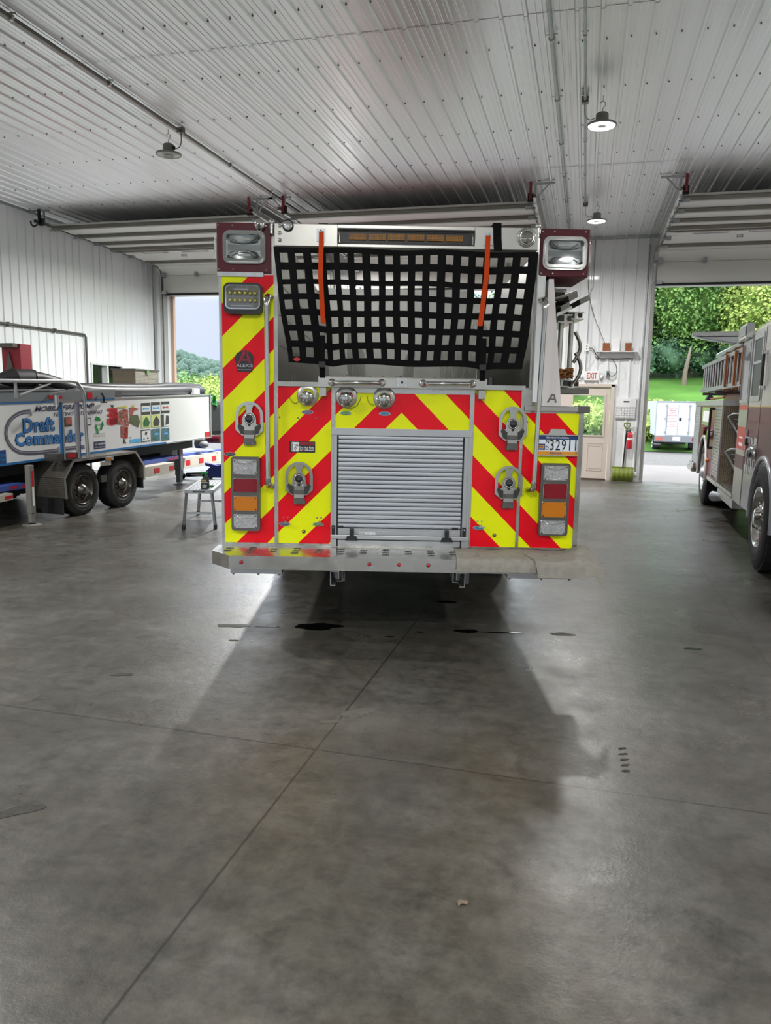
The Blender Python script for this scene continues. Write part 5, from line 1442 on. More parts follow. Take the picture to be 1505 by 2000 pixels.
# fender over the two axles
mb = MB('diamond')
def pan(a, b, x0=-.62, x1=.03, t=.012):
    d = Vector((b[0] - a[0], b[1] - a[1])).normalized(); n = Vector((-d.y, d.x)) * t
    mb.hexa([(x0, a[0], a[1]), (x1, a[0], a[1]), (x1, b[0], b[1]), (x0, b[0], b[1]), (x0, a[0] + n.x, a[1] + n.y), (x1, a[0] + n.x, a[1] + n.y), (x1, b[0] + n.x, b[1] + n.y), (x0, b[0] + n.x, b[1] + n.y)])
FP = [(-.31, .27), (-.335, .545), (-.146, .775), (1.20, .818), (1.40, .60), (1.40, .37)]
for a, b in zip(FP, FP[1:]): pan(a, b)
fen = mb.build('fender', trailer, label='diamond plate fender over the two axles')
mb = MB('bright_steel')
for a, b in zip(FP, FP[1:]):
    d = Vector((b[0] - a[0], b[1] - a[1])).normalized(); n = Vector((-d.y, d.x))
    mb.add([(.034, a[0] + n.x * .014, a[1] + n.y * .014), (.034, b[0] + n.x * .014, b[1] + n.y * .014), (.034, b[0] - n.x * .022, b[1] - n.y * .022), (.034, a[0] - n.x * .022, a[1] - n.y * .022), (.028, a[0] + n.x * .014, a[1] + n.y * .014), (.028, b[0] + n.x * .014, b[1] + n.y * .014), (.028, b[0] - n.x * .022, b[1] - n.y * .022), (.028, a[0] - n.x * .022, a[1] - n.y * .022)], [(0, 1, 2, 3), (0, 4, 5, 1), (2, 6, 7, 3)])
mb.use('beam_white').box(.02, .034, .40, .62, .66, .72); mb.build('fender_lip', fen)
mb = MB('alum'); mb.box(.02, .05, .50, .66, .725, .785); mb.use('amber_lens').box(.05, .062, .53, .62, .735, .765); mb.build('side_lamp', fen, .004)
mb = MB('rubber'); mb.box(-.60, .0, -.345, -.33, .06, .28); mb.build('mud_flap', trailer); mb = MB('rubber'); mb.box(-.60, .0, 1.40, 1.412, .24, .40); mb.build('mud_flap', trailer)
mb = MB('frame_black'); sbox(mb, -2.2, -.5, -4.2, 3.6, .62, .80); mb.box(-1.7, -1.0, .0, .95, .25, .62); mb.box(-2.3, -.1, .43, .52, .35, .42)
mb.box(-2.2, -1.0, -4, -.6, .30, .65); mb.build('undercarriage', trailer)
for s_ in (.06, .93):
    add_wheel(trailer, (.005, s_, .357), .355, .25, 1, 'dark_steel', 'wheel', 8, 0, 40)
    add_wheel(trailer, (-2.35, s_, .357), .355, .25, -1, 'dark_steel', 'wheel', 8, 0, 24)
mb = MB('dark_steel'); mb.box(-.25, .0, .44, .56, .42, .52); mb.build('spring_hanger', trailer)
mat('leg_grey', '77756f', .5)
# stabiliser legs
def jack(x, s_, z0, z1, w, tape, lab):
    mb = MB('leg_grey' if tape else 'trailer_grey'); mb.box(x - w, x + w * .0, s_ - w / 2, s_ + w / 2, z0, z1); mb.box(x - w * .9, x - w * .1, s_ - w * .4, s_ + w * .4, .04, z0)
    mb.lathe([(.001, 0), (.12, 0), (.12, .012), (.05, .02)], (x - w / 2, s_, 0.0), (0, 0, 1), 16)
    o = mb.build('stabiliser_leg', trailer, .003, lab)
    mb = MB('tape_red'); h = (z1 - z0); mb.box(x, x + .002, s_ - w * .1, s_ + w * .3, z1 - h * .45, z1 - h * .12); mb.use('white').box(x, x + .002, s_ - w * .1, s_ + w * .3, z1 - h * .85, z1 - h * .45); mb.build('tape', o)
jack(.03, -.90, .16, .77, .075, True, 'stabiliser leg with red and white tape before the wheels')
jack(-.90, 3.84, .18, .86, .11, False, 'grey stabiliser leg at the far trailer end')
# beams with red and white tape
def beam(x, a, b, hpx, material, tapes, tp='tape_red'):
    s0, z0 = QP(*a, x); s1, z1 = QP(*b, x); h = QP(a[0], a[1] - hpx, x)[1] - z0
    mb = MB(material); mb.hexa([(x - .25, s0, z0), (x, s0, z0), (x, s1, z1), (x - .25, s1, z1), (x - .25, s0, z0 + h), (x, s0, z0 + h), (x, s1, z1 + h), (x - .25, s1, z1 + h)])
    o = mb.build('deck_beam', trailer, .004)
    mb = MB(tp)
    for q0, q1 in tapes:
        for_s = lambda q: (s0 + (s1 - s0) * q, z0 + (z1 - z0) * q)
        A = for_s(q0); B = for_s(q1)
        mb.hexa([(x, A[0], A[1] + h * .25), (x + .003, A[0], A[1] + h * .25), (x + .003, B[0], B[1] + h * .25), (x, B[0], B[1] + h * .25), (x, A[0], A[1] + h * .72), (x + .003, A[0], A[1] + h * .72), (x + .003, B[0], B[1] + h * .72), (x, B[0], B[1] + h * .72)])
    if tapes: mb.build('tape', o)
beam(-.12, (281, 933), (340, 922), 20, 'beam_white', [(.33, .51), (.84, 1.0)])
beam(-.30, (278, 909), (349, 897), 8, 'rail_blue', [(.70, .82), (.86, .98)])
beam(-1.10, (346, 918), (440, 901), 22, 'beam_white', [(.16, .25), (.43, .52), (.70, .79)])
beam(-1.25, (355, 894), (440, 884), 7.5, 'rail_blue', [])
beam(-.10, (-60, 995), (26, 976), 14, 'beam_white', [(.80, 1.0)]); beam(-.20, (-60, 970), (52, 954), 12, 'rail_blue', [(.70, .82), (.9, .99)])
# tanks hanging below the box, round end cap, tarp
mb = MB('trailer_grey'); s0, z0 = QP(308, 893, -.8); s1, z1 = QP(347, 868, -.8); mb.box(-1.5, -.8, s0, s1, .52, .86); mb.use('frame_black').box(-1.3, -.72, s0 - .05, s0 + .35, .5, .85); mb.build('tank', trailer, .03)
mb = MB('dark_steel'); s0, z0 = QP(385, 868, -1.2); mb.cyl((-1.4, s0 + .3, z0), (-1.2, s0 + .3, z0), .10); mb.use('maroon').cyl((-1.6, s0 + .6, z0 + .08), (-1.0, s0 + .6, z0 + .08), .08); mb.use('chrome').cyl((-1.1, s0 + 1.1, z0 + .02), (-1.0, s0 + 1.1, z0 + .02), .07); mb.use('trailer_grey').sphere((-1.1, s0 + .1, z0), .09, 12, 8, (1, 1.2, .8)); mb.use('bark').box(-1.6, -1.1, s0 + 1.3, s0 + 1.9, z0 - .05, z0 + .15); build_each(mb, 'pump_fitting', trailer)
mb = MB('frame_black'); mb.box(-2.3, -.30, 3.86, 4.42, .95, 1.60); mb.build('end_tank', trailer, .08)
mat('tarp', '2f8f3f', .7); mb = MB('tarp')
ta, tb_, tc_ = QP(411.5, 771, -.28), QP(418, 774, -.28), QP(426, 795, -.28)
def tf_(u, v):
    s_ = ta[0] + (tb_[0] - ta[0]) * u + (tc_[0] - tb_[0]) * u * v; z_ = ta[1] + .01 + (tb_[1] - ta[1]) * u - (ta[1] - tc_[1]) * v * (.75 + .25 * u)
    return (-.285 + .02 * math.sin(9 * u + 3 * v), s_ + .03, z_)
mb.grid(tf_, 10, 8, True, .004); mb.grid(lambda u, v: (-.285 - .9 * v, ta[0] + .03 + (tb_[0] - ta[0]) * u, ta[1] + .012 + (tb_[1] - ta[1]) * u), 6, 4, True, .004)
o = mb.build('green_tarp'); o.location = T0; o.rotation_euler = (0, 0, TA); tag(o, 'green tarp draped over the far end of the trailer', 'tarp')
# access ladder and hand rail at the side
lad = MB('trailer_blue'); x = .03
sL, zL = QP(121.5, 890, x); sT = QP(121.5, 786, x)[1]
lad.box(x - .03, x, sL - .0, sL + .035, .86, sT); lad.use('alum').box(x - .03, x + .004, sL + .037, sL + .06, .80, sT)
sR = QP(152, 890, x)[0]; lad.box(x - .03, x + .004, sR, sR + .05, .80, sT); lad.use('rail_blue').box(x - .03, x, sR + .052, sR + .07, .80, sT)
lo = lad.build('access_ladder', trailer, .002, 'aluminium and blue side ladder above the fender')
mb = MB('alum'); zz = QP(135, 784, x)[1]; mb.box(x - .03, x + .01, sL - .04, sR + .12, zz - .012, zz + .028); mb.cyl((x - .01, sL - .05, zz - .05), (x - .01, sL - .05, zz + .08), .03); mb.use('dark_steel').box(x - .2, x - .0, sL - .1, sR + .05, .785, .88); mb.use('tape_red').box(x, x + .003, sL + .1, sL + .25, .82, .87); build_each(mb, 'step', lo)
mb = MB('alum'); A = QP(-40, 743, x); B = QP(148, 744.5, x)
s3 = QP(164, 770, x); s4 = QP(172, 893, x)
mb.tube([(x, A[0], A[1]), (x, B[0] - .12, B[1]), (x, B[0] + .02, B[1] - .01), (x, s3[0] - .02, s3[1] + .04), (x, s3[0], s3[1] - .04), (x, s4[0], s4[1])], .024, 10)
a = QP(40, 771, x); b = QP(98, 749, x); mb.tube([(x, *a), (x, *b)], .014, 8)
q = QP(31, 757, x); mb.box(x - .01, x + .01, q[0] - .02, q[0] + .01, 1.60, A[1]); mb.tube([(x - .4, sL - .1, 1.6), (x - .1, s3[0], B[1] - .1)], .015, 8)
mb.build('hand_rail', trailer, label='bent aluminium hand rail around the ladder')
# things on the trailer roof
mb = MB('frame_black')
pts = [(-1.05, *QP(-30, 768, -1.05)), (-1.05, *QP(20, 763, -1.05)), (-1.1, *QP(90, 760, -1.1))]
mat('hose_black', '26272a', .5, bump=.1)
def corr(path, r, seg=14):
    mb = MB('hose_black'); P = [Vector(p) for p in path]; out = []; rr = []
    for i in range(len(P) - 1):
        n = max(2, int((P[i + 1] - P[i]).length / .022))
        for k in range(n): out.append(P[i].lerp(P[i + 1], k / n)); rr.append(r * (1.0 if len(out) % 2 else .93))
    out.append(P[-1]); rr.append(r); mb.tube(out, rr, seg); return mb
def smooth(path, it=2):
    P = [Vector(p) for p in path]
    for _ in range(it):
        Q = [P[0]]
        for a, b in zip(P, P[1:]): Q += [a * .75 + b * .25, a * .25 + b * .75]
        P = Q + [P[-1]]
    return P
XH = -.75
hp_ = [(XH, *QP(52, 736, XH)), (XH, *QP(80, 738, XH)), (XH, *QP(115, 749, XH)), (XH, *QP(160, 762, XH)), (XH, *QP(240, 765, XH)), (XH, *QP(320, 764, XH)), (XH, *QP(378, 762, XH)), (XH - .15, *QP(392, 763, XH - .15))]
o = corr(smooth(hp_), .085).build('suction_hose'); o.location = T0; o.rotation_euler = (0, 0, TA); tag(o, 'black ribbed suction hose lying on the trailer roof', 'hose')
mb = MB('frame_black'); s0, z0 = QP(22, 738, XH); mb.cyl((XH, s0 - .25, z0 - .02), (XH, s0 + .02, z0 + .0), .05, .125, 20); mb.cyl((XH, s0 + .02, z0), (XH, s0 + .36, z0 + .01), .12, .12, 20); mb.use('black_plastic').cyl((XH, s0 + .34, z0), (XH, s0 + .38, z0), .13, .13, 20)
o = mb.build('hose_strainer'); o.location = T0; o.rotation_euler = (0, 0, TA); tag(o, 'black cone ended strainer in front of the red box on the trailer', 'hose fitting')
X2 = -1.15; hp_ = [(X2, *QP(-20, 752, X2)), (X2, *QP(60, 752, X2)), (X2, *QP(120, 757, X2)), (X2, *QP(200, 757, X2)), (X2, *QP(300, 758, X2)), (X2, *QP(330, 754, X2)), (X2, *QP(388, 757, X2))]
o = corr(smooth(hp_), .075).build('suction_hose'); o.location = T0; o.rotation_euler = (0, 0, TA); tag(o, 'second black hose lying behind the first on the trailer roof', 'hose')
mb = MB('frame_black'); sbox(mb, -2.2, -.5, -2.5, 1.6, 1.575, 1.66); mb.build('roof_deck', trailer)
mb = MB('white'); s0, z0 = QP(383, 765, -.6); mb.box(-.72, -.62, s0 - .02, s0 + .16, z0 - .05, z0 + .06); mb.build('roof_lamp', trailer, .01)
# diamond plate tool box
c = on_plane(265, 752, TN, T0 + TN * -1.55) - T0; s0, z0 = c.dot(TT), c.z; zt = QP(265, 720, -1.55)[1]
sE = QP(309, 740, -1.55)[0]
mb = MB('diamond_dark'); mb.box(-2.05, -1.555, s0, sE, z0 - .12, zt - .015); mb.use('diamond').box(-1.555, -1.55, s0, sE, z0 - .12, zt - .015); o = mb.build('tool_box', bevel=.005); o.location = T0; o.rotation_euler = (0, 0, TA); tag(o, 'diamond plate tool box standing on the trailer beside the hoses', 'tool box')  # lighter plate on the lit side only; light painted into the colour
mb = MB('dark_steel'); mb.box(-2.07, -1.53, s0 - .02, sE + .02, zt - .03, zt); mb.build('lid', o, .004); mb = MB('chrome'); mb.box(-1.535, -1.52, (s0 + sE) / 2 - .04, (s0 + sE) / 2 + .03, zt - .09, zt - .02); mb.build('hasp', o)
# red hooded box
mat('red_box', '9c2536', .45); s0, z0 = QP(41, 716, -1.6); zt = QP(38, 671, -1.6)[1]; sE = QP(63, 716, -1.6)[0]
mb = MB('red_box'); mb.box(-1.95, -1.6, s0, sE, z0 - .35, zt - .0); o = mb.build('exhaust_housing', bevel=.004); o.location = T0; o.rotation_euler = (0, 0, TA); tag(o, 'tall red metal housing standing on the trailer deck', 'housing')
mb = MB('dark_steel'); mb.box(-1.97, -1.62, s0 - .12, s0, zt - .06, zt); mb.prism([(-1.86, z0 - .05), (-1.72, z0 - .05), (-1.79, zt - .12)], 'y', s0 - .03, s0 - .002); mb.build('hood', o)

# ================================================================== WORK PLATFORM, BOTTLE, FLOOR JACK
pf = empty('work_platform', at_floor(363, 1033), R(20)); tag(pf, 'low aluminium work platform with ribbed deck beside the trailer', 'work platform')
PW, PLn, PH = .34, 1.18, .50
mb = MB('alum')
for k in range(8): mb.box(.0 + k * PW / 8 + .004, (k + 1) * PW / 8 - .004, 0.02, PLn - .02, PH - .01, PH)
mb.box(0, PW, .01, PLn - .01, PH - .03, PH - .012); mb.build('deck', pf)
mb = MB('galv'); mb.box(-.005, PW + .005, -.01, .01, PH - .045, PH); mb.box(-.005, PW + .005, PLn - .01, PLn + .01, PH - .045, PH); mb.box(-.01, .006, 0, PLn, PH - .05, PH); mb.box(PW - .006, PW + .01, 0, PLn, PH - .05, PH); o = mb.build('deck_frame', pf, .003)
mb = MB('ink'); mb.prism([(.09, PH - .023), (.11, PH - .034), (.23, PH - .034), (.25, PH - .023), (.23, PH - .012), (.11, PH - .012)], 'y', -.011, -.012); put_text(mb.use('alum'), 'WERNER', lambda a, b: (.115 + a, -.013, PH - .029 + b), .11, .012); mb.build('maker_label', o)
for (xa, sx) in ((.0, -1), (PW, 1)):
    for (ya, sy) in ((.02, -1), (PLn - .02, 1)):
        mb = MB('galv'); bar(mb, (xa - sx * .015, ya, PH - .03), (xa + sx * .025, ya + sy * .02, .05), .03, .03)
        o = mb.build('leg', pf); mb = MB('rubber'); mb.box(xa + sx * .027 - .022, xa + sx * .027 + .022, ya + sy * .02 - .024, ya + sy * .02 + .024, .0, .055); mb.build('foot', o, .004)
for ya in (.01, PLn - .01):
    mb = MB('galv'); mb.box(-.005, PW + .005, ya - .012, ya + .012, .19, .215); bar(mb, (.0, ya, .14), (.06, ya, .19), .01, .004); bar(mb, (PW, ya, .14), (PW - .06, ya, .19), .01, .004); mb.build('cross_bar', pf)
mb = MB('ink'); mat('gold', 'b59a2a', .4); mat('silver_print', '9b9b98', .4)
mb.hexa([(-.05, -.025, 0), (.05, -.025, 0), (.05, .025, 0), (-.05, .025, 0), (-.045, -.022, .12), (.045, -.022, .12), (.045, .022, .12), (-.045, .022, .12)])
mb.hexa([(-.045, -.022, .12), (.045, -.022, .12), (.045, .022, .12), (-.045, .022, .12), (-.005, -.014, .17), (.03, -.014, .17), (.03, .014, .17), (-.005, .014, .17)])
bt = mb.build('spray_bottle', bevel=.004); bp_ = pf.location; bt.location = Matrix.Rotation(R(20), 4, 'Z') @ Vector((.235, .10, 0)) + bp_ + Vector((0, 0, PH)); bt.rotation_euler = (0, 0, R(12)); tag(bt, 'black spray bottle with green trigger on the work platform', 'spray bottle')
mb = MB('gold'); mb.box(-.038, .02, -.0262, -.0245, .10, .118); mb.use('silver_print').box(-.038, .036, -.0268, -.0245, .078, .094); mb.prism([(-.03, .02), (.02, .015), (.03, .05), (0, .065), (-.028, .05)], 'y', -.0262, -.0275); mb.build('print', bt)
mb = MB('recycle_green'); mb.cyl((.012, 0, .17), (.012, 0, .195), .014); mb.box(-.055, .035, -.012, .012, .195, .222); mb.tube([(-.03, 0, .195), (-.045, 0, .17), (-.04, 0, .15)], .005, 6); mb.build('trigger_head', bt, .004)
mb = MB('recycle_green'); mb.cyl((0, 0, 0), (0, 0, .022), .03, .026, 14); o = mb.build('bottle_cap'); o.location = Matrix.Rotation(R(20), 4, 'Z') @ Vector((.28, .32, 0)) + bp_ + Vector((0, 0, PH)); tag(o, 'small green cap lying behind the spray bottle', 'cap')
# floor jack
p = at_floor(405, 936); fj = empty('floor_jack', (p.x, p.y, 0), R(8)); tag(fj, 'blue trolley floor jack under the trailer end', 'floor jack'); mat('jack_blue', '25357f', .4)
mb = MB('jack_blue')
for y_ in (-.12, .12): mb.prism([(-.05, .05), (.75, .05), (.75, .16), (.45, .30), (.15, .30), (-.05, .12)], 'y', y_ - .006, y_ + .006)
mb.box(-.0, .7, -.12, .12, .06, .12); mb.hexa([(-.02, -.05, .28), (.5, -.06, .16), (.5, .06, .16), (-.02, .05, .28), (-.04, -.05, .34), (.5, -.06, .24), (.5, .06, .24), (-.04, .05, .34)]); mb.build('frame', fj, .004)
mb = MB('ink'); mb.cyl((-.42, -.06, .085), (-.05, -.06, .11), .045); mb.use('black_plastic').sphere((-.50, -.06, .06), .062, 12, 8); mb.build('handle', fj)
for xx in (.02, .68):
    mb = MB('black_plastic'); mb.cyl((xx, -.16, .06), (xx, -.10, .06), .06); mb.cyl((xx, .10, .06), (xx, .16, .06), .06); mb.build('caster', fj)
mb = MB('white'); put_text(mb, 'POWERZONE', lambda a, b: (-.30 + a, -.108, .075 + b), .22, .035); mb.build('lettering', fj)

# ================================================================== MAROON ENGINE ON THE RIGHT
EA = R(-2.3); E0 = Vector((1.78, 8.15, 0))
eng = empty('fire_truck', E0, EA); tag(eng, 'maroon and silver fire engine parked at the right edge, facing the room', 'fire truck')
EN = Vector((math.cos(EA), math.sin(EA), 0)); ET = Vector((-math.sin(EA), math.cos(EA), 0))
def EP(px, py, off=0.0):
    p = on_plane(px, py, EN, E0 + EN * off) - E0; return p.dot(ET), p.z
mat('window_dark', '30383a', .35, spec=.3); mat('cab_silver', 'b3afaa', .35, .2, coat=.3); mat('cab_maroon', '5e1226', .42, coat=.15, spec=.35); mat('cab_lower', 'a9acb2', .3, .2, coat=.4); mat('stripe_gold', 'b99a5a', .4)
def eprism(mb, pts, x0, x1): return mb.prism(pts, 'x', x0, x1)   # (s, z) outline
AR = .62; HC = .52
def arch_cut(sc, z, s0, s1, zt, n=14):       # outline from z up to zt with a wheel arch cut out
    pts = [(s0, zt), (s0, z)]
    a0 = math.acos(max(-1, min(1, 1)))
    pts += [(sc - math.sqrt(max(AR * AR - (z - HC) ** 2, 0)), z)]
    th0 = math.asin((z - HC) / AR)
    for k in range(1, n): t_ = math.pi - th0 - (math.pi - 2 * th0) * k / n; pts.append((sc + AR * math.cos(t_), HC + AR * math.sin(t_)))
    pts += [(sc + math.sqrt(max(AR * AR - (z - HC) ** 2, 0)), z), (s1, z), (s1, zt)]
    return pts
def side_sheet(mb, outline, x0, x1):
    # outline is convex above the arch: triangulated by vertical strips from the arch to the top
    n = len(outline); zt = outline[0][1]
    low = outline[1:-1]
    for (a, b) in zip(low, low[1:]):
        if abs(b[0] - a[0]) < 1e-4: continue
        mb.hexa([(x0, a[0], a[1]), (x1, a[0], a[1]), (x1, b[0], b[1]), (x0, b[0], b[1]), (x0, a[0], zt), (x1, a[0], zt), (x1, b[0], zt), (x0, b[0], zt)])
FWc, RWc = .12, 5.62
mb = MB('cab_maroon'); side_sheet(mb, arch_cut(FWc, 1.0, -2.2, 2.05, 1.66), .0, .05)
mb.use('cab_lower'); side_sheet(mb, arch_cut(FWc, .50, -2.2, 2.05, 1.0), .0, .05)
mb.use('cab_silver').box(.0, 2.35, -2.2, 2.05, 1.66, 2.50); mb.box(.05, 2.35, .85, 2.05, .5, 1.66); mb.box(.05, 2.35, -2.2, -.6, .5, 1.66)
mb.hexa([(.0, -2.2, 2.50), (2.35, -2.2, 2.50), (2.35, 2.05, 2.50), (.0, 2.05, 2.50), (.14, -2.2, 2.68), (2.2, -2.2, 2.68), (2.2, 2.05, 2.62), (.14, 2.05, 2.62)])
mb.use('ink').box(.35, 2.0, -.6, .85, 1.15, 1.66); mb.box(1.2, 1.25, -.6, .85, .3, 1.2)
cabm = mb.build('cab', eng)
mb = MB('stripe_gold'); mb.box(-.003, .0, -2.2, 1.45, 1.655, 1.667); mb.build('pinstripe', cabm)
mb = MB('cab_lower')   # rounded arch trim
mb.tube([(-.005, FWc + (AR + .01) * math.cos(R(a)), HC + (AR + .01) * math.sin(R(a))) for a in range(-5, 186, 10)], .025, 8); mb.build('wheel_arch', cabm)
# rear quarter of the cab: window strip with reflective tape, door seams, door window
mb = MB('dark_steel')
w0 = EP(1459, 672); 
sg = 1.40
mb.box(-.004, .0, sg - .012, sg + .012, .52, 2.48); mb.box(-.004, .0, .62, .64, 1.05, 2.5); mb.box(-.004, .0, sg - .06, sg - .02, .55, 1.6) if False else None
mb.build('door_gap', cabm)
mb = MB('alum'); mb.box(-.012, .0, sg + .03, 2.06, 1.70, 2.44); o = mb.build('crew_window', cabm, .004)
mb = MB('dark_glass'); mb.use('window_green' if False else 'dark_glass').box(-.016, -.012, sg + .07, 2.02, 1.74, 2.40); mb.build('glass', o)
mb = MB('bright_steel'); mb.box(-.004, .0, sg + .03, 2.06, .50, 1.70); mb.use('tape_red').box(-.006, -.004, sg + .05, 2.03, 1.62, 1.68); mb.box(-.006, -.004, sg + .05, 2.03, 1.15, 1.42); mb.use('white').box(-.007, -.006, sg + .2, 1.85, 1.19, 1.23); mb.box(-.007, -.006, sg + .2, 1.85, 1.28, 1.30); mb.use('cab_maroon').box(-.006, -.004, sg + .03, 2.06, .92, 1.08); mb.build('quarter_panel', cabm)
mb = MB('alum'); d0, d1 = .70, 1.30
mb.ring(d0, d1, 1.72, 2.46, 0, .012, .05, .06)
m2 = MB('alum'); m2.merge(mb, Matrix(((0, -1, 0, 0), (1, 0, 0, 0), (0, 0, 1, 0), (0, 0, 0, 1)))); o = m2.build('door_window', cabm)
mb = MB('window_dark'); mb.box(-.004, -.0005, d0 + .05, d1 - .05, 1.77, 2.41); mb.use('alum').box(-.010, -.0, d0 + .05, d1 - .05, 2.13, 2.16); mb.build('glass', o)
mb = MB('black_plastic'); mb.box(-.05, -.02, .48, .53, 1.88, 2.2); mb.use('chrome').box(-.05, .0, .47, .54, 2.2, 2.24); mb.box(-.05, .0, .47, .54, 1.84, 1.88); mb.build('grab_handle', cabm, .006)
mb = MB('black_plastic'); mb.box(-.03, .0, sg - .17, sg - .11, 1.22, 1.30); mb.use('chrome').box(-.025, .0, sg - .16, sg - .10, 1.10, 1.40); mb.build('door_handle', cabm, .005)
mb = MB('cab_lower')   # large faded letters on the door
put_text(mb, 'FIRE', lambda a, b: (-.0035, 1.28 - a, .90 + b * 1.0), .62, .42, .02)
mb.build('door_lettering', cabm)
s_, z_ = .78, 1.16; mb = MB('chrome'); mb.lathe([(.075, 0), (.075, .03), (.05, .05)], (0, s_, z_), (-1, 0, 0), 18); mb.use('clear_lens').lathe([(.062, .05), (.04, .075), (0, .082)], (0, s_, z_), (-1, 0, 0), 18); mb.build('side_lamp', cabm)
a = EP(1455, 655, -.05); mb = MB('chrome'); mb.box(-.08, .0, 1.46, 2.02, 2.45, 2.62); mb.use('clear_lens').box(-.09, -.08, 1.5, 1.98, 2.48, 2.59); mb.build('warning_light', cabm, .01)
add_wheel(eng, (-.03, FWc, .545), .545, .30, -1, 'chrome', 'wheel', 10, 0, 48)
add_wheel(eng, (.0, RWc, .545), .545, .60, -1, 'alum', 'wheel', 10, 0, 48)
add_wheel(eng, (2.38, FWc, .545), .545, .30, 1, 'chrome', 'wheel', 10, 0, 24); add_wheel(eng, (2.35, RWc, .545), .545, .60, 1, 'alum', 'wheel', 10, 0, 24)
# front face of the cab
mb = MB('steel'); mb.box(-.02, 2.37, -2.72, -2.2, .42, .80); mb.build('front_bumper', eng, .03)
mb = MB('window_dark'); mb.box(.12, 1.14, -2.215, -2.2, 1.55, 2.42); mb.box(1.22, 2.24, -2.215, -2.2, 1.55, 2.42); build_each(mb, 'windscreen', cabm, .01)
mb = MB('rubber'); mb.tube([(.5, -2.23, 1.55), (.9, -2.24, 2.1)], .012, 6); mb.tube([(1.6, -2.23, 1.55), (2.0, -2.24, 2.1)], .012, 6); build_each(mb, 'wiper', cabm)
mb = MB('chrome'); mb.box(.72, 1.64, -2.23, -2.2, .86, 1.42); g_ = mb.build('grille', cabm, .01); mb = MB('ink')
for k in range(9): mb.box(.76, 1.60, -2.235, -2.228, .90 + k * .055, .93 + k * .055)
mb.build('slots', g_)
for xa in (.08, 1.74):
    mb = MB('chrome'); mb.box(xa, xa + .54, -2.24, -2.2, .90, 1.32); h_ = mb.build('headlight_housing', cabm, .01)
    mb = MB('clear_lens')
    for xb in (.14, .40):
        for zb_ in (1.0, 1.22): mb.lathe([(.085, 0), (.08, .02), (0, .03)], (xa + xb, -2.24, zb_), (0, -1, 0), 16)
    build_each(mb, 'headlight', h_)
for xa, s in ((-.10, -1), (2.45, 1)):
    mb = MB('black_plastic'); mb.box(xa - .10, xa + .10, -2.38, -2.30, 1.75, 2.25); mb.tube([(xa - s * .1, -2.2, 2.3), (xa, -2.34, 2.3), (xa, -2.34, 2.2)], .014, 6); mb.build('mirror', cabm, .01)
mb = MB('cab_maroon'); mb.box(.02, 2.33, -2.206, -2.2, .82, 1.5); mb.build('front_panel', cabm)
# body behind the cab
B0, B1, BT = 3.50, 7.42, 1.73
mb = MB('cab_maroon'); side_sheet(mb, arch_cut(RWc, .52, B0, B1, BT - .06), .0, .05); mb.box(.06, 2.35, B0 + .01, 4.9, .5, BT - .06); mb.box(.06, 2.35, 6.35, B1, .5, BT - .06); mb.box(.45, .50, 2.15, 7.3, 1.75, 2.50); mb.box(1.9, 1.95, 2.15, 7.3, 1.75, 2.50); mb.box(.06, 2.35, 4.9, 6.35, 1.2, BT - .06)
ebody = mb.build('body', eng)
mb = MB('alum'); mb.box(-.02, 2.36, B0 - .02, B1 + .02, BT - .06, BT + .02); mb.build('body_cap', ebody, .004)
mb = MB('alum_slat')
for k in range(22): z_ = .62 + k * .047; mb.box(-.012, .0, 6.55, 7.36, z_, z_ + .042)
mb.use('alum').box(-.016, .0, 6.50, 6.55, .58, 1.66); mb.box(-.016, .0, 7.36, 7.41, .58, 1.66); mb.build('roll_up_door', ebody)
mb = MB('bright_steel')
for k in range(22): z_ = .62 + k * .047; mb.box(-.012, .0, 3.62, 4.25, z_, z_ + .042)
mb.use('alum').box(-.016, .0, 3.55, 3.62, .58, 1.66); mb.box(-.016, .0, 4.25, 4.31, .58, 1.66); mb.build('roll_up_door', ebody)
mb = MB('steel'); mb.box(-.012, .0, 4.95, 6.2, 1.34, 1.64); mb.use('white').box(-.015, -.012, 5.15, 6.0, 1.40, 1.58); mb.build('hatch', ebody, .004)
mb = MB('cab_silver'); mb.tube([(-.01, RWc + (AR + .01) * math.cos(R(a)), HC + (AR + .01) * math.sin(R(a))) for a in range(-5, 186, 10)], .028, 8); mb.build('wheel_arch', ebody)
mb = MB('black_plastic'); mb.tube([(-.07, 4.45, 1.62), (-.07, 4.45, 1.02)], .018, 8); mb.box(-.08, .0, 4.43, 4.47, 1.60, 1.64); mb.box(-.08, .0, 4.43, 4.47, 1.0, 1.04); mb.build('grab_rail', ebody)
mb = MB('amber_lens'); mb.lathe([(.035, 0), (.03, .03), (0, .04)], (-.0, 4.93, .79), (-1, 0, 0), 12); mb.build('marker_lamp', ebody); mb = MB('maroon'); mb.cyl((0, 5.4, 1.25), (-.06, 5.4, 1.25), .07); mb.build('fuel_cap', ebody)
mb = MB('chrome'); mb.cyl((-.01, 4.6, 1.22), (-.08, 4.6, 1.22), .08); mb.build('side_flasher', ebody)
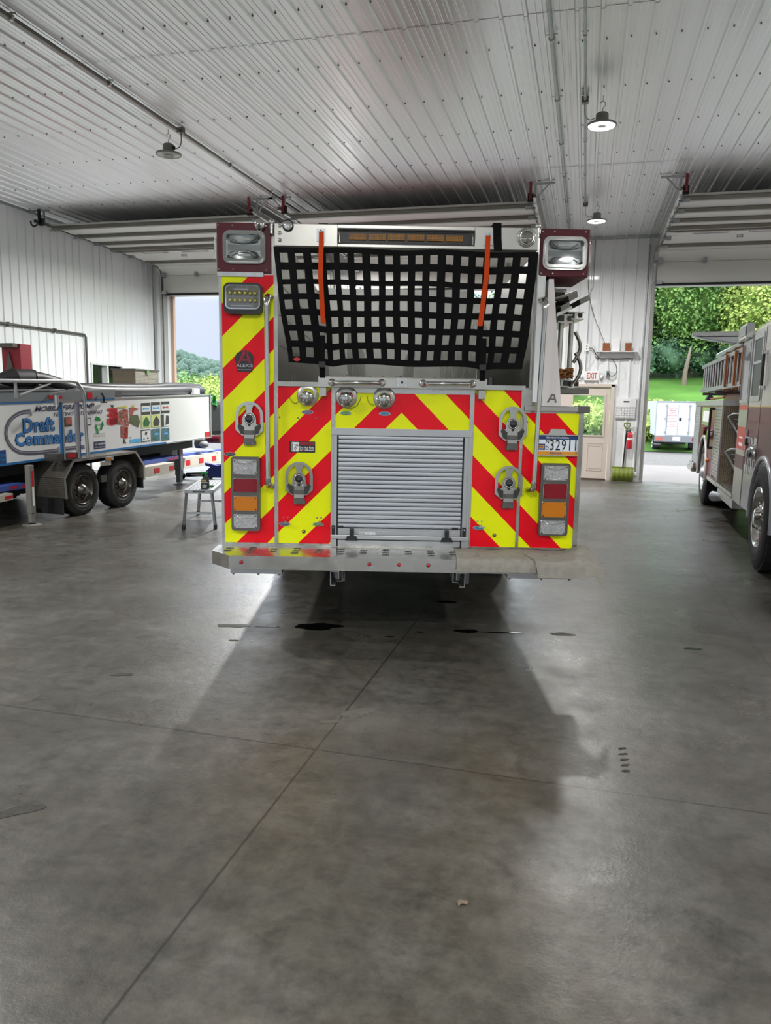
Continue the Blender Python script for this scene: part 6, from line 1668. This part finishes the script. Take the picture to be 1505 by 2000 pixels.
# transverse tread plate face with two folding steps and a hose
mb = MB('diamond_dark'); mb.box(.0, 2.35, B0 - .012, B0, .50, BT - .06); mb.box(.45, 2.3, 2.15, B0, .5, .52); tpz = mb.build('tread_plate_wall', eng, label='dark tread plate wall with two folding steps')
for z_ in (1.38, .88):
    mb = MB('galv'); mb.tube([(.06, B0 - .05, z_ + .14), (.12, B0 - .06, z_ + .18), (.40, B0 - .06, z_ + .18), (.46, B0 - .05, z_ + .14), (.33, B0 - .04, z_ - .12), (.20, B0 - .04, z_ - .12)], .020, 8, True); mb.tube([(.13, B0 - .05, z_ + .10), (.38, B0 - .05, z_ + .10)], .012, 6); mb.tube([(.17, B0 - .05, z_ + .03), (.35, B0 - .05, z_ + .03)], .012, 6)
    mb.use('frame_dark').box(.18, .35, B0 - .05, B0 - .012, z_ - .16, z_ - .02); mb.build('folding_step', tpz)
mb = MB('felt'); mb.tube(smooth([(.42, B0 - .3, 1.72), (.34, B0 - .4, 1.45), (.30, B0 - .42, 1.25), (.38, B0 - .4, 1.16), (.6, B0 - .4, 1.2)]), .022, 8); o = mb.build('fire_hose'); o.location = E0; o.rotation_euler = (0, 0, EA); tag(o, 'pale hose hanging against the tread plate of the maroon engine', 'hose')
mb = MB('galv'); mb.lathe([(.07, 0), (.095, .03), (.095, .09), (.05, .11)], (.42, B0 - .10, .80), (-.5, -1, 0), 18); mb.cyl((.34, B0 - .18, .76), (.28, B0 - .26, .62), .035); mb.build('hose_valve', eng)
# running boards, exhaust
mb = MB('steel'); mb.box(-.02, .5, 2.0, B0 + .0, .52, .57); mb.box(.0, .5, 2.02, B0 + 0., .38, .50); mb.box(-.02, .15, B0, 4.75, .50, .56); build_each(mb, 'running_board', eng, .004)
for k in range(3):
    pass
mb = MB('galv'); mb.cyl((.10, 3.55, .36), (-.02, 3.75, .34), .06, .075, 16); mb.build('exhaust_tip', eng)
mb = MB('steel'); mb.box(-.06, .6, 6.9, 7.75, .44, .52); mb.box(-.04, .5, 6.9, 7.6, .52, .60); mb.build('tailboard', eng, .004)
mb = MB('frame_black'); mb.box(.6, 1.8, -2.0, 7.3, .55, .8); mb.box(.25, 2.1, 4.4, 4.9, .35, .5); mb.build('chassis', eng)
# ladder on the side of the engine and things above
el_ = empty('ladder', E0, EA); tag(el_, 'long aluminium ladder hung on the side of the maroon engine', 'ladder')
for zz in (1.955, 2.40): mb = MB('galv'); mb.box(.06, .12, 2.25, 7.6, zz - .03, zz + .03); mb.build('rail', el_)
for k in range(15): mb = MB('galv'); mb.cyl((.09, 2.45 + k * .35, 1.98), (.09, 2.45 + k * .35, 2.38), .017, seg=8); mb.build('rung', el_)
el2 = empty('ladder', E0, EA); tag(el2, 'second ladder nested behind the long one on the maroon engine', 'ladder')
for zz in (1.93, 2.37): mb = MB('dark_steel'); mb.box(.16, .22, 2.2, 7.2, zz - .03, zz + .03); mb.build('rail', el2)
for k in range(13): mb = MB('galv'); mb.cyl((.19, 2.62 + k * .35, 1.96), (.19, 2.62 + k * .35, 2.34), .017, seg=8); mb.build('rung', el2)
mat('wood_orange', '8a4c1e', .5, noise=.2)
for i, (s_, w_) in enumerate(((2.35, .045), (3.0, .035), (3.9, .03))):
    mb = MB('wood_orange'); mb.box(.02, .05, s_, s_ + w_ * 2.2, 1.94, 2.41); mb.box(.015, .24, s_, s_ + w_ * 2.2, 2.43, 2.45); mb.box(.015, .24, s_, s_ + w_ * 2.2, 1.89, 1.91); mb.build('ladder_strap', eng)
mb = MB('dark_steel')
for s_ in (2.6, 5.2, 7.0): mb.box(.05, .5, s_, s_ + .05, 1.86, 1.91); mb.box(.2, .5, s_, s_ + .05, 2.2, 2.26)
build_each(mb, 'ladder_bracket', eng)
mb = MB('galv'); mb.tube([(.30, 2.3, 2.60), (.30, 7.3, 2.60)], .05, 8); mb.use('black_plastic').tube([(.32, 2.3, 2.52), (.32, 6.8, 2.50)], .05, 8); mb.build('suction_tube', eng)
mb = MB('clear_lens'); mb.box(-.35, .45, 5.2, 5.45, 2.78, 2.86); mb.use('galv').hexa([(-.1, 5.22, 2.73), (.5, 5.22, 2.64), (.5, 5.43, 2.64), (-.1, 5.43, 2.73), (-.3, 5.22, 2.78), (.5, 5.22, 2.78), (.5, 5.43, 2.78), (-.3, 5.43, 2.78)]); mb.box(.42, .5, 5.25, 5.4, 2.3, 2.66); mb.build('light_bar', eng, .01)
mb = MB('black_plastic'); mb.box(.1, .3, 3.0, 3.2, 2.5, 2.62); mb.use('clear_lens').box(.06, .10, 3.02, 3.18, 2.51, 2.61); mb.build('flood_lamp', eng, .01)
mb = MB('cab_maroon'); mb.box(.45, .9, 1.9, 2.4, 2.2, 2.66); mb.build('hose_bed_front', eng)
mat('beige', 'b9b4a4', .5); mb = MB('beige'); mb.box(.50, 1.35, .95, 1.25, 2.90, 3.10); mb.box(.75, 1.15, 1.0, 1.2, 2.6, 2.90); o = mb.build('roof_case', eng, .02); mb = MB('black_plastic'); mb.tube([(.85, 1.1, 3.10), (.88, 1.1, 3.16), (1.12, 1.1, 3.16), (1.15, 1.1, 3.10)], .014, 8); mb.build('handle', o)
mb = MB('bark'); mb.use('wood_orange').tube([(.0, 3.6, BT + .06), (.04, 5.6, BT + .05)], .018, 6); mb.use('ink').hexa([(-.04, 5.5, BT + .03), (.1, 5.5, BT + .03), (.1, 5.75, BT + .03), (-.04, 5.75, BT + .03), (.0, 5.55, BT + .12), (.05, 5.55, BT + .12), (.05, 5.7, BT + .12), (.0, 5.7, BT + .12)]); o = mb.build('fire_axe'); o.location = E0; o.rotation_euler = (0, 0, EA); tag(o, 'long handled axe lying on the engine body below the ladder', 'axe')

# ================================================================== WHITE BOX TRUCK OUTSIDE
yb = 36.4
c0 = at_y(1277, 862, yb); c1 = at_y(1362, 784, yb)
gx = at_y(1321, 850, yb).x; W2 = (gx - c0.x); zt = at_y(1300, 783, yb).z; zbm = at_y(1300, 851, yb).z; zbb = at_y(1300, 863, yb).z; gz = terr(gx, yb)
bx = empty('box_truck', (gx, yb, gz), 0); tag(bx, 'white box truck with two rear doors parked on the gravel', 'truck')
Z = lambda z: z - gz
mat('truck_white', 'b9bcc1', .4); mb = MB('truck_white'); mb.box(-W2, W2, 0, 5.5, Z(zbm), Z(zt)); bb = mb.build('cargo_box', bx, .01)
mb = MB('galv')
for xx in (-W2 + .01, W2 - .01): mb.box(xx - .02, xx + .02, -.02, .02, Z(zbm), Z(zt))
mb.box(-W2, W2, -.03, .02, Z(zt) - .05, Z(zt)); mb.build('corner_trim', bb)
dw = W2 * .48
for s in (-1, 1):
    mb = MB('truck_white'); mb.box(min(s * .015, s * dw), max(s * .015, s * dw), -.03, .0, Z(zbm) + .03, Z(zt) - .12); dd = mb.build('door', bb, .006)
    mb = MB('galv')
    for q in (.12, .5, .88):
        z_ = Z(zbm) + (zt - zbm) * q; mb.box(min(s * dw, s * (dw + .08)) - .03, max(s * dw, s * (dw + .08)) + .0, -.05, -.02, z_ - .03, z_ + .03)
    mb.cyl((s * (dw + .03), -.04, Z(zbm) + .05), (s * (dw + .03), -.04, Z(zt) - .14), .015, seg=6); mb.build('hinge', dd)
mb = MB('black_plastic'); z_ = Z(zbm) + (zt - zbm) * .48; mb.box(.05, .15, -.05, -.03, z_ - .07, z_ + .07); mb.build('handle', bb)
mb = MB('sign_red')
for i, (tx, w_, h_, zz) in enumerate((('TWIN TIER', .42, .06, .78), ('FIRE &', .28, .06, .71), ('SAFETY', .30, .06, .64), ('SERVICES', .40, .06, .57), ('EQUIPMENT', .30, .035, .48), ('EXTINGUISHERS', .44, .035, .40), ('TRAINING', .26, .035, .32), ('SALES & SERVICE', .42, .035, .26))):
    put_text(mb, tx, lambda a, b: (-dw * .55 - w_ / 2 + a, -.032, Z(zbm) + (zt - zbm) * zz + b), w_, h_, .01)
mb.build('door_lettering', bb)
mb = MB('trailer_grey'); mb.box(-W2, W2, -.10, .1, Z(zbb), Z(zbm)); bp_ = mb.build('bumper', bx, .01)
mb = MB('white'); mb.box(-.18, .14, -.11, -.10, Z(zbb) + .08, Z(zbb) + .24); mb.build('license_plate', bp_); mb = MB('pic_rust'); mb.box(-W2 + .05, -W2 + .35, -.11, -.10, Z(zbb) + .06, Z(zbm) - .06); mb.use('red_lens').box(W2 - .3, W2 - .05, -.11, -.10, Z(zbb) + .06, Z(zbm) - .06); build_each(mb, 'tail_lamp', bp_)
mb = MB('frame_black'); mb.box(-.4, .4, .1, 6.8, Z(zbb) - .1, Z(zbm)); mb.box(-W2, -W2 + .35, .5, .54, Z(zbb) - .25, Z(zbb)); mb.box(W2 - .35, W2, .5, .54, Z(zbb) - .25, Z(zbb)); mb.build('chassis', bx)
mb = MB('white'); put_text(mb, 'Nordsen', lambda a, b: (-W2 + .04 + a, .495, Z(zbb) - .16 + b), .3, .07); mb.build('mud_flap_lettering', bx)
for s in (-1, 1): add_wheel(bx, (s * (W2 - .02), 1.3, .36), .36, .22, s, 'galv', 'wheel', 6, 0, 20); add_wheel(bx, (s * (W2 - .02), 5.9, .36), .36, .22, s, 'galv', 'wheel', 6, 0, 20)
mb = MB('truck_white'); mb.box(-W2 + .1, W2 - .1, 5.55, 7.2, .5, 1.9); cb_ = mb.build('cab', bx, .08)
for s in (-1, 1): mb = MB('black_plastic'); mb.box(min(s * (W2), s * (W2 + .28)), max(s * W2, s * (W2 + .28)), 5.9, 5.98, Z(zbm) + .45, Z(zbm) + .75); mb.build('mirror', cb_, .02)
# ================================================================== ON THE DOOR WALL
yw = YF - .035
mat('exit_red', 'b0382e', .5)
ex = empty('exit_sign', (.106, yw, 2.17)); tag(ex, 'white exit sign with two small emergency lamps over the walk-through door', 'sign')
mb = MB('white'); mb.box(-.155, .155, -.045, .01, 0, .195); mb.build('case', ex, .008)
mb = MB('exit_red'); put_text(mb, 'EXIT', lambda a, b: (-.10 + a, -.0465, .035 + b), .215, .13, .012); mb.build('lettering', ex)
for s in (-1, 1): mb = MB('white'); mb.lathe([(.02, 0), (.045, .03), (.05, .06), (.0, .065)], (s * .18, -.02, .09), (s, -.25, -.3), 14); mb.use('clear_lens').lathe([(.04, .061), (0, .066)], (s * .18, -.02, .09), (s, -.25, -.3), 14); mb.build('emergency_lamp', ex)
# shelf and its brackets
sh = empty('wall_shelf', (.60, yw, 2.60)); tag(sh, 'narrow white wall shelf with two brackets and cables below', 'shelf')
mb = MB('white'); mb.box(-.43, .43, -.20, .01, .17, .19); mb.box(-.40, .40, -.015, .01, .05, .17); mb.build('board', sh, .003)
for s in (-1, 1): mb = MB('white'); mb.prism([(.01, .17), (-.18, .17), (-.16, .14), (-.03, .09), (-.01, -.05), (.01, -.05)], 'x', s * .36 - .01, s * .36 + .01); mb.build('bracket', sh)
mb = MB('rubber'); mb.tube(smooth([(-.43, -.03, .17), (-.46, -.02, .10), (-.40, -.03, .03), (-.2, -.03, .04), (0, -.03, .02), (.2, -.03, .05), (.35, -.03, .04)]), .007, 6); mb.build('cable', sh)
mb = MB('wood_orange'); mb.box(-.30, -.30 + .15, -.14, -.09, .19, .36); o = mb.build('carved_plaque'); o.location = (.60, yw, 2.60); tag(o, 'brown plaque at the left end of the wall shelf', 'plaque')
mb = MB('wood_orange'); mb.box(.16, .29, -.14, -.09, .19, .36); o = mb.build('carved_plaque'); o.location = (.60, yw, 2.60); tag(o, 'orange brown plaque at the right end of the wall shelf', 'plaque')
mb = MB('white'); mb.box(-.13, .05, -.12, -.06, .19, .47); mb.use('alum').box(.05, .075, -.1, -.08, .19, .27); o = mb.build('wifi_router', bevel=.006); o.location = (.60, yw, 2.60); tag(o, 'upright white router box in the middle of the wall shelf', 'router')
# outlets, conduits and cords on the wall
def tube_obj(name, pts, r, material, lab, cat, group=None, seg=8):
    mb = MB(material); mb.tube(pts, r, seg); o = mb.build(name); tag(o, lab, cat, group); return o
mb = MB('white'); mb.box(-.04, .04, -.05, .02, 0, .15); mb.use('ink').box(-.01, .01, -.052, -.05, .03, .06); mb.box(-.01, .01, -.052, -.05, .09, .12); o = mb.build('outlet_box', bevel=.004); o.location = (-.03, yw, 2.80); tag(o, 'white outlet box on the wall above the exit sign', 'outlet')
mb = MB('galv'); mb.box(-.035, .035, -.05, .02, 0, .12); mb.use('ink').box(-.014, .014, -.052, -.05, .02, .10); o = mb.build('outlet_box', bevel=.004); o.location = (.44, yw, 2.26); tag(o, 'grey outlet box right of the exit sign under the shelf', 'outlet')
tube_obj('conduit', [(-.03, yw - .01, 2.95), (-.03, yw - .01, 4.0), (.03, yw - .01, 4.15), (.03, yw - .01, ZC - .05)], .012, 'galv', 'thin conduit running up the wall from the white outlet box', 'conduit')
tube_obj('conduit', [(-.03, yw - .01, 2.80), (-.03, yw - .01, 2.37)], .009, 'galv', 'short conduit between the outlet box and the exit sign', 'conduit')
tube_obj('power_cord', smooth([(.02, yw - .03, 2.86), (.10, yw - .03, 2.86), (.17, yw - .04, 2.72), (.24, yw - .03, 2.64)]), .007, 'rubber', 'dark cord looping from the outlet box to the shelf', 'cord')
tube_obj('power_cord', smooth([(.44, yw - .06, 2.34), (.50, yw - .07, 2.25), (.62, yw - .06, 2.30), (.62, yw - .05, 2.48), (.52, yw - .04, 2.62)]), .006, 'rubber', 'cord loop hanging between the shelf and the grey outlet box', 'cord')
tube_obj('network_cable', smooth([(-.06, yw - .03, ZC - .1), (-.10, yw - .05, 4.2), (.05, yw - .05, 3.6), (.33, yw - .08, 2.98), (.42, yw - .10, 2.80)]), .005, 'rubber', 'grey cable sagging from the ceiling down to the wall shelf', 'cable')
tube_obj('telephone_wire', smooth([(-.02, yw - .03, 2.38), (.12, yw - .03, 2.55), (.2, yw - .04, 2.72)]), .004, 'galv', 'thin wire from the exit sign up to the shelf end', 'cable')
# calendar board
mb = MB('white'); mb.box(-.21, .20, -.02, .01, .24, .44); mb.box(-.21, .20, -.015, .01, 0.0, .24); o = mb.build('calendar_board'); o.location = (.862, yw, 1.37); tag(o, 'white paper calendar with a grid beside the door frame', 'calendar')
mb = MB('ink')
for k in range(8): mb.box(-.20 + k * .056, -.197 + k * .056, -.0175, -.015, .01, .26)
for k in range(6): mb.box(-.20, .19, -.0175, -.015, .01 + k * .05, .013 + k * .05)
mb.box(-.06, .06, -.022, -.02, .34, .37); mb.box(-.04, .03, -.022, -.0175, .10, .15); mb.use('white').box(-.035, .025, -.024, -.022, .105, .145); mb.build('grid_print', o)
# snow shovel and extinguisher
mat('shovel_green', '6f7c26', .5, noise=.1)
sv = empty('snow_shovel', (.865, yw - .09, 0)); tag(sv, 'green snow shovel standing against the wall below the calendar', 'shovel')
mb = MB('shovel_green')
mb.grid(lambda u, v: (-.225 + .45 * u, -.05 - .09 * math.sin(math.pi * v) * (1 - .3 * (2 * u - 1) ** 2) + .02 * math.cos(u * math.pi * 10) * .3, .01 + .30 * v), 30, 10, True, .006)
mb.box(-.225, .225, -.06, -.03, .295, .325); mb.build('blade', sv)
mb = MB('black_plastic'); mb.tube([(.0, -.06, .28), (.02, .0, .7), (.04, .03, 1.12)], .015, 8); mb.build('shaft', sv)
mb = MB('shovel_green'); mb.tube([(.04, .03, 1.08), (.04, .03, 1.14), (-.02, .03, 1.21), (-.02, .03, 1.26), (.10, .03, 1.26), (.10, .03, 1.21), (.045, .03, 1.14)], .014, 8); mb.build('handle', sv)
fe = empty('fire_extinguisher', (.975, yw - .08, .72)); tag(fe, 'red fire extinguisher hung on the wall beside the shovel', 'fire extinguisher'); mat('ext_red', 'bf2030', .3, coat=.5)
mb = MB('ext_red'); mb.lathe([(0, 0), (.058, .0), (.062, .02), (.062, .30), (.045, .345), (.02, .36)], (0, 0, 0), (0, 0, 1), 20); mb.use('white').lathe([(.0632, .19), (.0632, .23)], (0, 0, 0), (0, 0, 1), 20); mb.build('cylinder', fe)
mb = MB('dark_steel'); mb.cyl((0, 0, .36), (0, 0, .40), .018); mb.box(-.02, .07, -.01, .01, .40, .415); mb.hexa([(-.02, -.01, .42), (.09, -.01, .46), (.09, .01, .46), (-.02, .01, .42), (-.02, -.01, .43), (.09, -.01, .47), (.09, .01, .47), (-.02, .01, .43)]); mb.build('valve_handle', fe)
mb = MB('rubber'); mb.tube(smooth([(-.01, 0, .39), (-.08, -.01, .36), (-.09, -.01, .2), (-.08, -.01, .08)]), .010, 8); mb.build('hose', fe)
# rope/conduit run up next to the right jamb
tube_obj('conduit', [(1.13, yw - .0, .1), (1.13, yw - .0, ZC - .2)], .014, 'galv', 'vertical conduit on the wall left of the right truck door', 'conduit')
mb = MB('white'); mb.box(-.03, .03, -.04, .02, 0, .07); o = mb.build('door_sensor', bevel=.004); o.location = (1.13, yw, .14); tag(o, 'small white door sensor low on the right door post', 'sensor')

# left wall pipe frame
pp = MB('dark_steel'); pp.tube([(XL + .06, 3.0, 2.95), (XL + .06, 14.33, 2.95), (XL + .06, 14.38, 2.90), (XL + .06, 14.38, .05)], .026, 10)
for y_ in (9.5, 10.8, 12.1, 13.4): pp.cyl((XL + .06, y_ - .04, 2.95), (XL + .06, y_ + .04, 2.95), .035); pp.box(XL + .0, XL + .09, y_ - .01, y_ + .01, 2.91, 2.99)
o = pp.build('wall_pipe'); tag(o, 'grey pipe running along the left wall and down beside the window', 'pipe')

# ================================================================== ON THE CEILING
def conduit(x, y0, y1, r, lab):
    mb = MB('dark_steel' if x < -5 else 'galv'); mb.tube([(x, y0, ZC - .062), (x, y1, ZC - .062)], r, 8); o = mb.build('conduit'); tag(o, lab, 'conduit')
    mb = MB('bright_steel'); y_ = y0 + .4
    while y_ < y1: mb.cyl((x, y_ - .018, ZC - .062), (x, y_ + .018, ZC - .062), r * 1.5, seg=8); mb.box(x - r * 2.6, x + r * 2.6, y_ - .012, y_ + .012, ZC - .030, ZC - .024); y_ += 1.5
    build_each(mb, 'strap', o)
conduit(-5.36, -3, 16.9, .021, 'ceiling conduit that passes the unlit lamp at the left')
conduit(-.50, -3, 16.9, .022, 'thicker ceiling conduit running left of the two lit lamps')
conduit(-.19, -3, 14.05, .013, 'thin ceiling conduit feeding the two lit lamps')
mat('lamp_on', 'ffffff', .3, emit=(1.0, 1.0, .98), estr=6.0); mat('lamp_off', 'dfe0dc', .25, coat=.5); mat('lamp_body', '8b8c86', .4, .4)
def high_bay(x, y, on, lab, watts=0, dx=-.2, z=4.83):
    root = empty('high_bay_light', (x, y, z)); tag(root, lab, 'ceiling light', 'round high bay ceiling lights')
    mb = MB('lamp_body'); mb.lathe([(0, .14), (.06, .14), (.07, .13), (.075, .05), (.10, .035), (.165, .02), (.168, .0), (.155, -.004), (.15, .008), (.03, .01), (0, .01)], (0, 0, 0), (0, 0, 1), 32); mb.build('housing', root)
    mb = MB('lamp_on' if on else 'lamp_off'); mb.lathe([(.150, .004), (.148, -.006), (.070, -.006), (.066, .004)], (0, 0, 0), (0, 0, 1), 32); mb.build('led_ring', root)
    mb = MB('lamp_body' if not on else 'lamp_off'); mb.lathe([(.055, .0), (.05, -.008), (.02, -.01), (0, -.010)], (0, 0, 0), (0, 0, 1), 20)
    if not on:
        for q in (.085, .105, .128): mb.lathe([(q, -.0062), (q + .003, -.0085), (q + .006, -.0062)], (0, 0, 0), (0, 0, 1), 28)
    mb.build('hub', root)
    mb = MB('bright_steel'); mb.tube([(0, 0, .14), (0, 0, .19), (.025, 0, .215), (.03, 0, .245), (0, 0, .27), (-.03, 0, .25)], .006, 6); mb.cyl((0, 0, .27), (0, 0, ZC - z - .02), .004, seg=6); mb.build('hook', root)
    mb = MB('dark_steel'); mb.box(dx - .04, dx + .04, -.04, .04, ZC - z - .09, ZC - z - .02); mb.build('junction_box', root, .004)
    mb = MB('rubber' if not on else 'galv'); s = 1 if dx > 0 else -1
    mb.tube(smooth([(dx, 0, ZC - z - .09), (dx, 0, .12), (dx * .7, 0, .07), (s * .08, 0, .09)]), .006, 6); mb.box(s * .06 - .01, s * .06 + .03, -.02, .02, .07, .11); mb.build('cord', root)
    if on:
        l = bpy.data.lights.new('lamp', 'AREA'); l.shape = 'DISK'; l.size = .28; l.energy = watts; l.color = (1, .99, .96); l.spread = R(170)
        lo = bpy.data.objects.new('lamp', l); COL.objects.link(lo); lo.parent = root; lo.location = (0, 0, -.02)
high_bay(-5.53, 9.43, False, 'unlit round high bay light hanging at the left', 0, .19)
high_bay(.01, 9.5, True, 'lit high bay light, the nearer of the two on the right', LAMP_W * .25)
high_bay(.02, 14.19, True, 'lit high bay light, the farther one near the door wall', LAMP_W * .5)
high_bay(-5.5, 14.19, True, 'lit high bay light hidden above the fire truck crossbar', LAMP_W * 3.2)
for i, (x, y) in enumerate(((.0, -1.5), (0.0, -6), (-5.5, -1.5), (-5.5, -6), (5.6, -1.5), (5.6, -6), (5.6, 9.5), (5.6, 14.19), (-5.5, 3.6), (5.6, 3.6))):  # unseen lamps added to light the room and the truck's rear
    high_bay(x, y, True, 'added lit high bay light out of the picture, ' + ('over the middle behind the camera', 'over the middle at the back doors', 'left row behind the camera', 'left row at the back doors', 'right row behind the camera', 'right row at the back doors', 'above the maroon engine', 'beyond the maroon engine', 'left row above the foreground', 'right row above the foreground')[i], LAMP_W * (1.05, .15, 1.05, .15, .9, .15, .75, .75, .85, .85)[i])

# ================================================================== ON THE FLOOR: spills, litter
mat('spill', '0b0b0c', .06, spec=.6); mat('water', '57564f', .05, spec=.6); mat('dark_dirt', '34322e', .8, noise=.5, nscale=60); mat('pale_dust', '59574f', .9, noise=.2, nscale=40)
def spill(px, py, rx, ry, ang, material, lab, seed, name='oil_spill', cat='spill'):
    p = at_floor(px, py); rnd = random.Random(seed); n = 36
    ph = [rnd.uniform(0, 6.28) for _ in range(5)]
    pts = []
    for k in range(n):
        t_ = 2 * math.pi * k / n; r_ = 1 + sum(.13 / (i + 1) ** .6 * math.sin((i + 2) * t_ + ph[i]) for i in range(5))
        pts.append((rx * r_ * math.cos(t_), ry * r_ * math.sin(t_)))
    mb = MB(material); mb.prism(pts, 'z', .0003, .0022); o = mb.build(name); o.location = (p.x, p.y, 0); o.rotation_euler = (0, 0, YAW + R(ang)); tag(o, lab, cat); return o
spill(457, 1222, .115, .045, 0, 'water', 'shiny wet patch furthest left behind the tailboard', 1, 'puddle', 'puddle')
spill(620, 1224, .165, .085, -5, 'spill', 'largest black oil spot behind the truck, left of the joint', 2)
spill(522, 1224, .075, .010, 0, 'spill', 'thin black dribble between the wet patch and the large oil spot', 3)
spill(456, 1251, .03, .014, 0, 'water', 'small wet drop below the shiny patch', 4, 'puddle', 'puddle')
spill(873, 1176, .09, .035, 0, 'spill', 'black oil spot nearest the truck, right of the joint', 5)
spill(910, 1233, .10, .035, -3, 'spill', 'blotchy black spot below the right folding steps', 6)
spill(980, 1236, .13, .012, 0, 'spill', 'long thin black streak right of the blotchy spot', 7)
spill(760, 1244, .03, .012, 0, 'spill', 'small oil drop left of the floor joint', 8); spill(817, 1235, .03, .012, 0, 'spill', 'small oil drop right of the floor joint', 9)
spill(1097, 1239, .09, .035, 0, 'pale_dust', 'pale dried splash to the right of the oil streak', 10, 'dried_splash', 'stain')
spill(700, 1392, .10, .05, 20, 'pale_dust', 'pale chalky patch beside the floor joint in the foreground', 31, 'chalky_patch', 'stain'); spill(640, 1410, .05, .02, 0, 'pale_dust', 'smaller pale chalky patch left of the floor joint', 32, 'chalky_patch', 'stain')
spill(1352, 1267, .06, .018, 0, 'spill', 'small black spot near the right floor joint', 11)
spill(28, 1586, .115, .035, 33, 'dark_dirt', 'long dark smear at the left edge of the floor', 12, 'dirt_smear', 'stain')
spill(240, 1318, .06, .02, 10, 'dark_dirt', 'faint dark scuff left of the truck', 13, 'dirt_smear', 'stain')
for k in range(5): spill(1215 + k * 1.6, 1462 + k * 11, .022, .008, 8, 'dark_dirt', 'dark tyre mark on the right floor, %s of the short row' % ('farthest', 'second farthest', 'middle one', 'second nearest', 'nearest')[k], 20 + k, 'tyre_mark', 'stain')['group'] = 'row of dark tyre marks'
p = at_floor(902, 1766); mb = MB('bark'); rnd = random.Random(5)
mb.grid(lambda u, v: (-.018 + .036 * u, -.010 + .02 * v, .003 + .008 * abs(math.sin(4 * u + 3 * v))), 8, 6, True, .0008); o = mb.build('dead_leaf'); o.location = (p.x, p.y, 0); o.rotation_euler = (0, 0, .6); tag(o, 'small curled dead leaf on the foreground floor', 'leaf')

# parts stay at most two levels below their thing
for o in list(scene.objects):
    while o.parent and o.parent.parent and o.parent.parent.parent:
        q = o.parent; o.matrix_basis = q.matrix_basis @ o.matrix_basis; o.parent = q.parent
